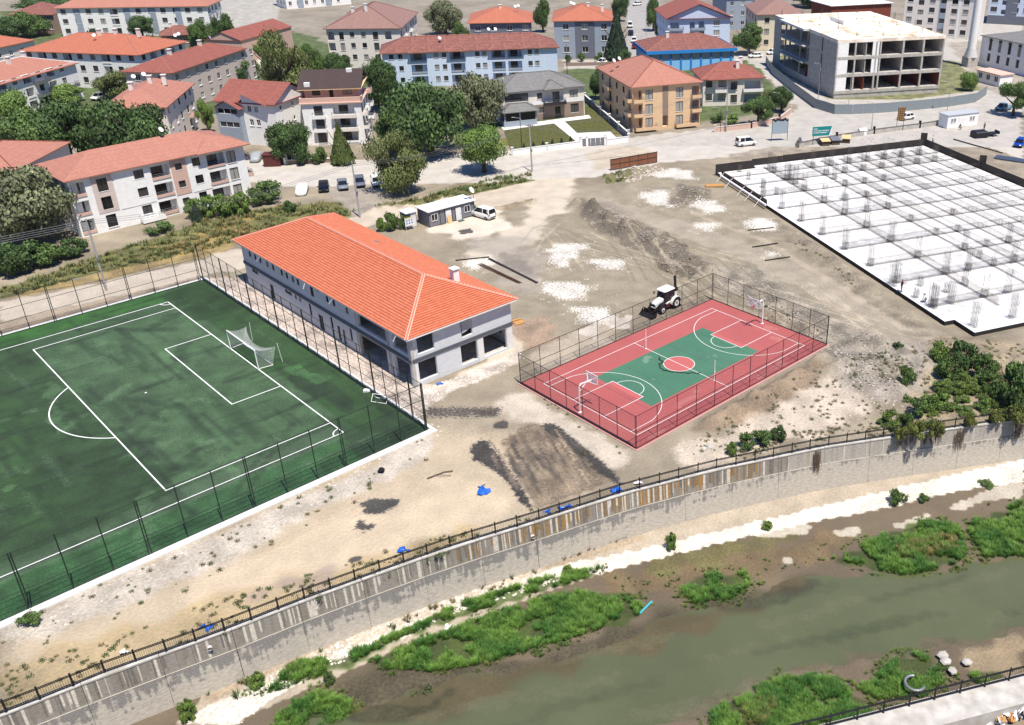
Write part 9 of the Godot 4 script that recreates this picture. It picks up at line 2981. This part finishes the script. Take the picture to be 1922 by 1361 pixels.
# ------------------------------------------------------------------ people
func person(label: String, at: Vector3, turn: float, shirt: Color, legs: Color, pose: String) -> void:
	var skin := Color(0.42,0.25,0.17)
	var J := {"hip": Vector3(0,0.95,0), "chest": Vector3(0.02,1.35,0), "neck": Vector3(0.03,1.52,0), "head": Vector3(0.05,1.64,0)}
	var leg := [[Vector3(0.0,0.93,0.09), Vector3(0.03,0.5,0.11), Vector3(0.0,0.09,0.12)], [Vector3(0.0,0.93,-0.09), Vector3(0.05,0.5,-0.11), Vector3(0.02,0.09,-0.12)]]
	var arm := [[Vector3(0.02,1.43,0.19), Vector3(0.0,1.15,0.25), Vector3(0.12,0.92,0.24)], [Vector3(0.02,1.43,-0.19), Vector3(0.0,1.15,-0.25), Vector3(0.12,0.92,-0.24)]]
	if pose == "reach":
		for a in arm:
			a[1] = a[0] + Vector3(0.2,-0.18,0)
			a[2] = a[0] + Vector3(0.46,-0.10,0)
	elif pose == "crouch" or pose == "sit":
		var dn := Vector3(-0.1,-0.55 if pose == "crouch" else -0.48,0)
		for k in J:
			J[k] += dn + Vector3(0.12 if k != "hip" else 0.0,0,0)
		for i in 2:
			var s := 1 - 2 * i
			leg[i] = [Vector3(-0.1,0.93 + dn.y, 0.09 * s), Vector3(0.34,0.52,0.14 * s), Vector3(0.28 if pose == "sit" else 0.12,0.09,0.12 * s)]
			arm[i] = [Vector3(0.05,1.43 + dn.y, 0.19 * s), Vector3(0.22,1.18 + dn.y, 0.24 * s), Vector3(0.44,1.1 + dn.y, 0.16 * s)]
	var bones := [[J.hip, J.chest, 0.15,0.17, shirt], [J.chest, J.neck, 0.14,0.065, shirt], [J.neck, J.head, 0.06,0.075, skin], [J.head, J.head + Vector3(0.015,0.06,0), 0.092,0.098, skin], [J.head + Vector3(-0.02,0.05,0), J.head + Vector3(-0.02,0.075,0), 0.10,0.10, Color(0.03,0.025,0.02)], [J.head + Vector3(0.09,0.0,0), J.head + Vector3(0.11,-0.015,0), 0.018,0.02, skin]]
	for i in 2:
		bones.append([leg[i][0], leg[i][1], 0.095,0.065, legs])
		bones.append([leg[i][1], leg[i][2], 0.065,0.045, legs])
		bones.append([leg[i][2] - Vector3(0.04,0.03,0), leg[i][2] + Vector3(0.16,-0.05,0), 0.045,0.038, Color(0.03,0.03,0.03)])
		bones.append([arm[i][0], arm[i][1], 0.06,0.045, shirt])
		bones.append([arm[i][1], arm[i][2], 0.043,0.032, skin])
		var dir: Vector3 = (arm[i][2] - arm[i][1]).normalized()
		bones.append([arm[i][2], arm[i][2] + dir * 0.08,0.034,0.036, skin])
	var cell := 0.032
	var lo := Vector3(-0.45,-0.03,-0.42)
	var dim := Vector3i(34,60,27)
	var val := PackedFloat32Array()
	val.resize(dim.x * dim.y * dim.z)
	val.fill(1.0)
	for b in bones:
		var p: Vector3 = b[0]
		var q: Vector3 = b[1]
		var m := Vector3.ONE * (maxf(b[2], b[3]) + 0.1)
		var i0 := Vector3i((p.min(q) - m - lo) / cell).clamp(Vector3i.ZERO, dim - Vector3i.ONE)
		var i1 := Vector3i((p.max(q) + m - lo) / cell).clamp(Vector3i.ZERO, dim - Vector3i.ONE)
		var d := q - p
		for x in range(i0.x, i1.x + 1):
			for y in range(i0.y, i1.y + 1):
				for z in range(i0.z, i1.z + 1):
					var w := lo + Vector3(x, y, z) * cell
					var t := clampf((w - p).dot(d) / maxf(d.length_squared(), 1e-6), 0,1)
					var s := w.distance_to(p + d * t) - lerpf(b[2], b[3], t)
					var k := (x * dim.y + y) * dim.z + z
					var h := clampf(0.5 + 0.5 * (val[k] - s) / 0.03,0,1)
					val[k] = lerpf(val[k], s, h) - 0.03 * h * (1 - h)
	var mb := MB.new()
	var at_cell := {}
	var corner := [Vector3i(0,0,0), Vector3i(1,0,0), Vector3i(0,1,0), Vector3i(1,1,0), Vector3i(0,0,1), Vector3i(1,0,1), Vector3i(0,1,1), Vector3i(1,1,1)]
	var at_v := func(c: Vector3i) -> float: return val[(c.x * dim.y + c.y) * dim.z + c.z]
	var vert := func(c: Vector3i) -> Vector3:
		if at_cell.has(c):
			return at_cell[c]
		var sum := Vector3.ZERO
		var n := 0
		for e in [[0,1], [2,3], [4,5], [6,7], [0,2], [1,3], [4,6], [5,7], [0,4], [1,5], [2,6], [3,7]]:
			var a: float = at_v.call(c + corner[e[0]])
			var b: float = at_v.call(c + corner[e[1]])
			if (a < 0) != (b < 0):
				sum += (Vector3(corner[e[0]]) + Vector3(corner[e[1]] - corner[e[0]]) * (a / (a - b)))
				n += 1
		at_cell[c] = lo + (Vector3(c) + sum / maxi(n, 1)) * cell
		return at_cell[c]
	for x in range(1, dim.x - 1):
		for y in range(1, dim.y - 1):
			for z in range(1, dim.z - 1):
				var a := val[(x * dim.y + y) * dim.z + z]
				for ax in 3:
					var e := Vector3i(x, y, z)
					e[ax] += 1
					var b := val[(e.x * dim.y + e.y) * dim.z + e.z]
					if (a < 0) == (b < 0):
						continue
					var u := Vector3i.ZERO
					var w := Vector3i.ZERO
					u[(ax + 1) % 3] = -1
					w[(ax + 2) % 3] = -1
					var c := Vector3i(x, y, z)
					var q := [vert.call(c), vert.call(c + u), vert.call(c + u + w), vert.call(c + w)]
					var mid: Vector3 = (q[0] + q[2]) / 2
					var best := 1e9
					for k in bones:
						var g: Vector3 = Geometry3D.get_closest_point_to_segment(mid, k[0], k[1])
						var s: float = mid.distance_to(g) - maxf(k[2], k[3])
						if s < best:
							best = s
							mb.col = k[4]
					if a < 0:
						mb.quad(q[0], q[1], q[2], q[3])
					else:
						mb.quad(q[3], q[2], q[1], q[0])
	mb.smooth(0.2)
	mb.col = skin
	for i in 2:       # four fingers and a thumb, slightly curled
		var dir: Vector3 = (arm[i][2] - arm[i][1]).normalized()
		var palm: Vector3 = arm[i][2] + dir * 0.10
		for k in 4:
			var f := palm + Vector3(0,0, (k - 1.5) * 0.018)
			var e: Vector3 = f + dir * [0.035,0.042,0.04,0.03][k]
			mb.tube(f - dir * 0.02, e, 0.009,0.008,5)
			mb.tube(e, e + dir * 0.03 + Vector3(0,-0.014,0), 0.008,0.006,5)
		var th := palm - dir * 0.05 + Vector3(0,0.02,0.03 * (1 - 2 * i) * -1.0)
		mb.tube(th, th + dir * 0.04 + Vector3(0,0.01,0), 0.010,0.008,5)
	var o := part("person", mb, M.leaf_skin)
	o.position = at
	o.rotation.y = turn
	tag(o, label, "person", "people on the site")
# ------------------------------------------------------------------ poles, cables, litter
func pole(label: String, base: Vector3, h: float, kind: String) -> Vector3:
	var o := thing("utility_pole", label, "pole", base)
	var b := MB.new()
	var r := 0.16 if kind == "line" else 0.08
	b.tube(Vector3(0,-0.2,0), Vector3(0, h, 0), r, r * 0.6,10)
	part("shaft", b, M.pole_grey if kind != "iron" else M.iron, o)
	if kind == "line":
		var c := MB.new()
		c.box(Vector3(0, h - 0.4,0), Vector3(1.3,0.1,0.1))
		for x in [-0.6,-0.2,0.2,0.6]:
			c.tube(Vector3(x, h - 0.35,0), Vector3(x, h - 0.15,0), 0.04,0.04,6)
		part("crossarm", c, M.steel_dark, o)
		var bx := MB.new()
		bx.box(Vector3(0.14, h * 0.45,0.14), Vector3(0.3,0.45,0.2))
		part("switch_box", bx, M.rail_grey, o)
	else:
		var c := MB.new()
		c.bar(Vector3(0, h, 0), Vector3(-1.1, h + 0.25,0.2), 0.06)
		c.box(Vector3(-1.3, h + 0.26,0.23), Vector3(0.6,0.08,0.2))
		part("lamp_arm", c, M.pole_grey, o)
	return base + Vector3(0, h - 0.2,0)
func cable(a: Vector3, e: Vector3, sag: float, n: int) -> void:
	for k in n:
		var b := MB.new()
		var off := Vector3(0,-0.28 * k, 0)
		var last := a + off
		for i in range(1,13):
			var t := i / 12.0
			var p := a.lerp(e, t) + off - Vector3(0,4 * sag * t * (1 - t), 0)
			b.prism(last, p, 0.022)
			last = p
		tag(part("overhead_cable", b, M.rail_grey), "thin overhead cable slung between the poles", "cable", "overhead cables")
func litter(called: String, label: String, cat: String, b: MB, mat: Material, at: Vector3, turn := 0.0, group := "") -> void:
	var o := part(called, b, mat)
	o.position = at
	o.rotation.y = turn
	tag(o, label, cat, group)
func scrap(sd: int, size: float, flat_k: float) -> MB:
	var b := MB.new()
	var r := RandomNumberGenerator.new()
	r.seed = sd
	var g := []
	for i in 6:
		for j in 6:
			g.append(Vector3((i - 2.5) * 0.2 + r.randf_range(-0.08,0.08), r.randf_range(0.02, flat_k) * (1.0 - 0.15 * absf(i - 2.5)), (j - 2.5) * 0.2 * (0.5 + 0.4 * sin(i * 1.3 + sd)) + r.randf_range(-0.06,0.06)) * size)
	for i in 5:
		for j in 5:
			b.quad(g[i * 6 + j], g[i * 6 + j + 1], g[i * 6 + j + 7], g[i * 6 + j + 6])
	return b
func small_things() -> void:
	var sk := plain("leaf_skin", Color(1,1,1), 0.85)
	sk.vertex_color_use_as_albedo = true
	person("person in dark red shirt reaching to the rebar at the slab edge", slab(56.2,-0.35,0.17), -0.3, Color(0.06,0.015,0.02), Color(0.02,0.02,0.03), "reach")
	person("person in white shirt crouching on the slab edge", slab(60.2,0.4,0.17), 0.5, Color(0.7,0.7,0.7), Color(0.03,0.03,0.04), "crouch")
	person("person in pale top standing beside the black boards of the slab", Vector3(54.90,0,-192.38), -1.0, Color(0.65,0.65,0.62), Color(0.06,0.05,0.05), "stand")
	person("person standing on the ground behind the dark tarpaulin load", Vector3(68.83,0,-203.31), 2.0, Color(0.14,0.12,0.07), Color(0.05,0.05,0.05), "stand")
	person("person in dark clothes sitting against the white site container", Vector3(63.76,0,-204.16), -1.2, Color(0.03,0.03,0.04), Color(0.05,0.045,0.045), "sit")
	person("person in white standing on the paved path of the grey villa", Vector3(-29.18,0,-209.55), -1.4, Color(0.75,0.75,0.75), Color(0.3,0.3,0.3), "stand")
	var a := pole("tall grey utility pole beside the weedy verge and the pitch fence", Vector3(-75.68,0,-116.89), 10.2, "line")
	var b := pole("grey utility pole standing before the parked silver saloon", Vector3(-49.92,0,-146.41), 9.4, "line")
	var c := pole("utility pole in front of the villa's garden wall", Vector3(-25.12,0,-172.08), 9.0, "line")
	var d := pole("thick concrete pole beside the pinkish garden wall", Vector3(12.85,0,-201.74), 9.6, "line")
	pole("slim pole before the dark bushy tree by the red shed", Vector3(-72.36,0,-176.09), 7.0, "line")
	pole("slim pole at the corner of the peach house", Vector3(-57.41,0,-183.21), 7.4, "line")
	pole("slim pole beside the round tree and white saloon", Vector3(24.20,0,-289.06), 8.0, "lamp")
	pole("lamp post behind the hoarding at the building's side", Vector3(36.54,0,-229.63), 9.0, "lamp")
	pole("lamp post behind the hoarding before the open floors", Vector3(43.64,0,-227.49), 7.0, "lamp")
	pole("thin lamp post on the site side of the street wall", Vector3(43.86,0,-200.77), 6.5, "lamp")
	pole("thin lamp post on the street beyond the white site container", Vector3(65.76,0,-221.84), 6.5, "lamp")
	pole("slim pole in the side street beside the parked cars", Vector3(-6.75,0,-322.57), 8.0, "lamp")
	pole("dark post of the red ribbed roof's garden corner", Vector3(25.14,0,-211.69), 6.0, "iron")
	pole("dark slim post before the pinkish garden wall", Vector3(11.59,0,-201.72), 5.0, "iron")
	pole("dark slim post inside the villa's garden wall", Vector3(-28.95,0,-186.22), 6.5, "iron")
	pole("dark pole at the end of the light blue block", Vector3(-26.97,0,-261.68), 8.0, "iron")
	cable(a, a + Vector3(-48,0.5,26), 1.2,4)
	cable(a, b, 1.4,3)
	cable(b, c, 1.2,3)
	cable(c, d, 1.2,3)
	cable(c, Vector3(-6.26,6,-181.10), 0.8,3)
	for q in [[Vector3(-16.87,0,-71.65), 1.5, "blue plastic scrap lying on the sand near the burnt ground"], [Vector3(-4.48,0,-71.63), 1.3, "crumpled blue plastic behind the railing at the burnt ground's corner"], [Vector3(-8.96,0,-68.95), 1.2, "flat blue plastic behind the railing below the burnt ground"], [Vector3(-10.43,0,-68.32), 0.9, "small blue plastic behind the railing"], [Vector3(-22.09,0,-63.07), 1.0, "blue plastic bag lying before the railing in dry grass"], [Vector3(-34.88,0,-54.05), 0.9, "blue rag tied on the railing"], [Vector3(-25.29,0,-92.04), 0.8, "blue plastic scrap at the hall's corner"]]:
		litter("plastic_sheet", q[2], "plastic", scrap(int(q[0].x * 9), q[1], 0.3), M.blue_plastic, q[0] + Vector3(0, ground_y(q[0].x, q[0].z), 0), q[0].x)
	litter("plastic_bag", "white plastic bag caught behind the railing near the blue plastic", "bag", scrap(5,0.8,0.4), M.pvc_white, Vector3(-2.54,0,-72.81))
	litter("plastic_bag", "white plastic bag behind the railing in the dry grass", "bag", scrap(6,0.6,0.4), M.pvc_white, Vector3(-39.81,0,-51.49))
	litter("plastic_bottle", "white and blue canister lying in the river grass", "canister", scrap(7,0.9,0.6), M.pvc_white, Vector3(-17.95,-5.2,-59.41))
	litter("yellow_bag", "yellow bag in the dead grass at the wall foot", "bag", scrap(8,0.5,0.6), plain("bag_yellow", Color(0.85,0.66,0.1), 0.5), Vector3(-4.09,-4.7,-70.85))
	var pp := MB.new()
	pp.tube(Vector3(-0.9,0.08,0), Vector3(0.9,0.12,0), 0.09,0.09,10)
	litter("plastic_pipe", "turquoise plastic pipe lying at the water's edge", "pipe", pp, plain("pipe_turquoise", Color(0.25,0.68,0.75), 0.4), Vector3(-1.66,-5.4,-62.10), 0.95)
	var ty := MB.new()
	for i in 16:
		var s := PI * 1.35 * i / 16.0
		var e := PI * 1.35 * (i + 1) / 16.0
		ty.tube(Vector3(cos(s) * 0.75,0.45, sin(s) * 0.75), Vector3(cos(e) * 0.75,0.45, sin(e) * 0.75), 0.13,0.13,7)
	litter("drain_hose", "curved grey ribbed hose lying in the green weeds by the quay", "hose", ty, M.rail_grey, Vector3(19.35,-5,-53.09), -0.6)
	var ball := MB.new()
	ball.loft([[Vector3(0.1,0,0.1), Vector3(-0.1,0,0.1), Vector3(-0.1,0,-0.1), Vector3(0.1,0,-0.1)], [Vector3(0.3,0.25,0.3), Vector3(-0.3,0.22,0.28), Vector3(-0.28,0.25,-0.3), Vector3(0.3,0.2,-0.26)], [Vector3(0.1,0.5,0.1), Vector3(-0.1,0.5,0.12), Vector3(-0.1,0.48,-0.1), Vector3(0.1,0.5,-0.1)]])
	ball.smooth(-0.5)
	litter("rubbish_bag", "black rubbish bag on the gravel beside the pitch kerb", "bag", ball, M.rubber, Vector3(-27.09,0,-74.58))
	var br := MB.new()
	br.path([Vector3(-1.2,0.08,0.2), Vector3(-0.3,0.14,0), Vector3(0.5,0.12,-0.2), Vector3(1.3,0.1,-0.1)], 0.05)
	br.path([Vector3(-0.3,0.14,0), Vector3(0.4,0.2,0.5), Vector3(1.0,0.1,0.6)], 0.03)
	litter("dead_branch", "dead branch lying on the pale sand", "branch", br, M.wood_pole, Vector3(-21.44,0,-74.09), 0.4)
	for q in [[Vector3(-25.90,0,-128.60), Vector3(-17.78,0,-119.69), 0.35, "black strip of sheeting laid across the dirt from the hall"], [Vector3(-30.63,0,-127.74), Vector3(-26.00,0,-129.22), 0.2, "thin dark pipe beside the hall's eaves"], [Vector3(12.92,0,-140.76), Vector3(17.08,0,-142.00), 0.12, "dark pipe lying on the dirt below the slab, nearest the lime spill"], [Vector3(13.00,0,-133.41), Vector3(17.00,0,-134.77), 0.12, "dark pipe lying on the dirt below the slab between two others"], [Vector3(14.44,0,-128.11), Vector3(18.26,0,-129.59), 0.12, "dark pipe lying on the dirt below the slab, nearest the court"], [Vector3(60.22,0,-195.77), Vector3(67.20,0,-185.37), 0.35, "long dark pipe trench edge from the dark trailer"]]:
		var m := MB.new()
		var p: Vector3 = q[0] + Vector3(0, ground_y(q[0].x, q[0].z) + 0.10,0)
		var e: Vector3 = q[1] + Vector3(0, ground_y(q[1].x, q[1].z) + 0.10,0)
		m.bar(p, e, q[2], 0.12)
		tag(part("pipe_strip", m, M.tar), q[3], "pipe")
	var rb := MB.new()
	for k in 16:
		rb.prism(Vector3(-5 + 0.3 * (k % 3), 0.06 + 0.02 * (k % 4), 0.05 * k), Vector3(5 - 0.4 * (k % 2), 0.06 + 0.02 * (k % 3), 0.04 * k + 0.2), 0.02)
	litter("rebar_bundle", "bundle of rusty rebar lying behind the hall", "rebar", rb, plain("rust", Color(0.40,0.24,0.15), 0.9), Vector3(-23.22,0,-123.42), -0.78)
	for q in [[Vector3(8.53,0,-163.35), 8, "stack of ochre timber planks beside the slab's black boards", 0.12], [Vector3(-18.68,0,-107.23), 5, "wooden pallet stack at the hall's far corner", 0.6]]:
		var w := thing("plank_stack", q[2], "timber", q[0], q[3])
		for i in q[1]:
			var m := MB.new()
			m.box(Vector3(0.1 * (i % 3), 0.08 + 0.14 * (i / 4), (i % 4) * 0.32 - 0.5), Vector3(3.2 if q[1] == 8 else 1.3,0.1,0.26))
			part("plank", m, M.timber, w)
	for q in [[Vector3(32.52,0,-191.30), M.timber_pale, "timber crate with pale lid by the turquoise sign", 0.2], [Vector3(34.74,0,-192.14), M.rail_grey, "timber crate with grey lid between two other crates", 0.1], [Vector3(37.26,0,-193.41), M.timber_pale, "timber crate with slanting pale lid beyond the grey lidded one", -0.2]]:
		var k := thing("crate", q[2], "crate", q[0], q[3], "crates by the street wall")
		var m := MB.new()
		m.box(Vector3(0,0.5,0), Vector3(1.6,1.0,1.6))
		part("box", m, M.wood_pole, k)
		var l := MB.new()
		l.box(Vector3(0,1.1,-0.1), Vector3(1.9,0.06,2.2), Basis(Vector3.RIGHT, 0.15))
		part("lid", l, q[1], k)
	var kn := MB.new()
	kn.box(Vector3(0,0.5,0), Vector3(1.5,1.0,1.2))
	kn.loft([[Vector3(-0.85,1.0,0.7), Vector3(0.85,1.0,0.7), Vector3(0.85,1.0,-0.7), Vector3(-0.85,1.0,-0.7)], [Vector3(-0.85,1.45,0.02), Vector3(0.85,1.45,0.02), Vector3(0.85,1.45,-0.02), Vector3(-0.85,1.45,-0.02)]])
	kn.col = Color(1,1,1)
	litter("kennel", "white dog kennel beside the street wall", "kennel", kn, M.plaster_white, Vector3(41.68,0,-199.43), 0.3)
	var mx := MB.new()
	mx.tube(Vector3(0,0.6,0), Vector3(0.1,1.7,0.1), 0.65,0.2,12)
	mx.box(Vector3(0.7,0.5,0), Vector3(0.8,0.5,0.7))
	mx.tube(Vector3(-0.5,0.3,-0.4), Vector3(-0.5,0.3,0.4), 0.3,0.3,10)
	litter("cement_mixer", "grey cement mixer beside the end pier of the street wall", "cement mixer", mx, M.galvanised, Vector3(27.21,0,-190.83), 0.4)
	var sp := MB.new()
	for k in 5:
		sp.box(Vector3(0,0.15 + 0.0 * k, k * 0.5 - 1.0), Vector3(9.0,0.25,0.35))
	litter("steel_profiles", "steel blue profiles stacked on the ground beside the blue car", "steel", sp, plain("profile_blue", Color(0.28,0.33,0.40), 0.5), Vector3(68.66,0,-180.14), -0.55)
	var r := RandomNumberGenerator.new()
	r.seed = 15
	for i in 46:
		var p := Vector3(22.38,-1.2,-46.72).lerp(Vector3(25.94,-1.2,-47.90), r.randf()) + Vector3(r.randf_range(-0.6,0.6), r.randf_range(-0.1,0.5), r.randf_range(-0.7,0.9))
		var m := scrap(i, r.randf_range(0.4,0.9), 0.7) if i % 3 else MB.new()
		if i % 3 == 0:
			m.box(Vector3.ZERO, Vector3(r.randf_range(0.2,0.7), r.randf_range(0.1,0.4), r.randf_range(0.2,0.6)), Basis(Vector3(1,0.3,0).normalized(), r.randf() * 2.0))
		litter("rubbish_piece", "white or grey discarded scrap in the rubbish heap below the quay", "rubbish", m, [M.pvc_white, M.white_paint, M.rail_grey, M.pvc_white, M.timber][i % 5], p, r.randf() * TAU, "rubbish heap below the quay")
	for q in [[Vector3(22.54,-5.2,-55.87), 1.0], [Vector3(22.81,-5.2,-54.81), 0.8], [Vector3(24.22,-5.2,-55.76), 0.8], [Vector3(22.49,-5.2,-56.49), 0.9], [Vector3(4.46,0,-79.17), 0.8], [Vector3(3.86,0,-78.79), 0.6]]:
		var y := 0.0 if q[0].y == 0.0 else 0.1
		var o := inst("boulder", rock_mesh(int(q[0].x * 13)), M.concrete)
		o.position = q[0] + Vector3(0, y, 0)
		o.scale = Vector3(q[1], q[1] * 0.7, q[1]) * 1.2
		tag(o, "pale broken boulder " + ("on the near river bank" if q[0].y < 0 else "on the ground by the court and railing"), "boulder", "pale boulders")
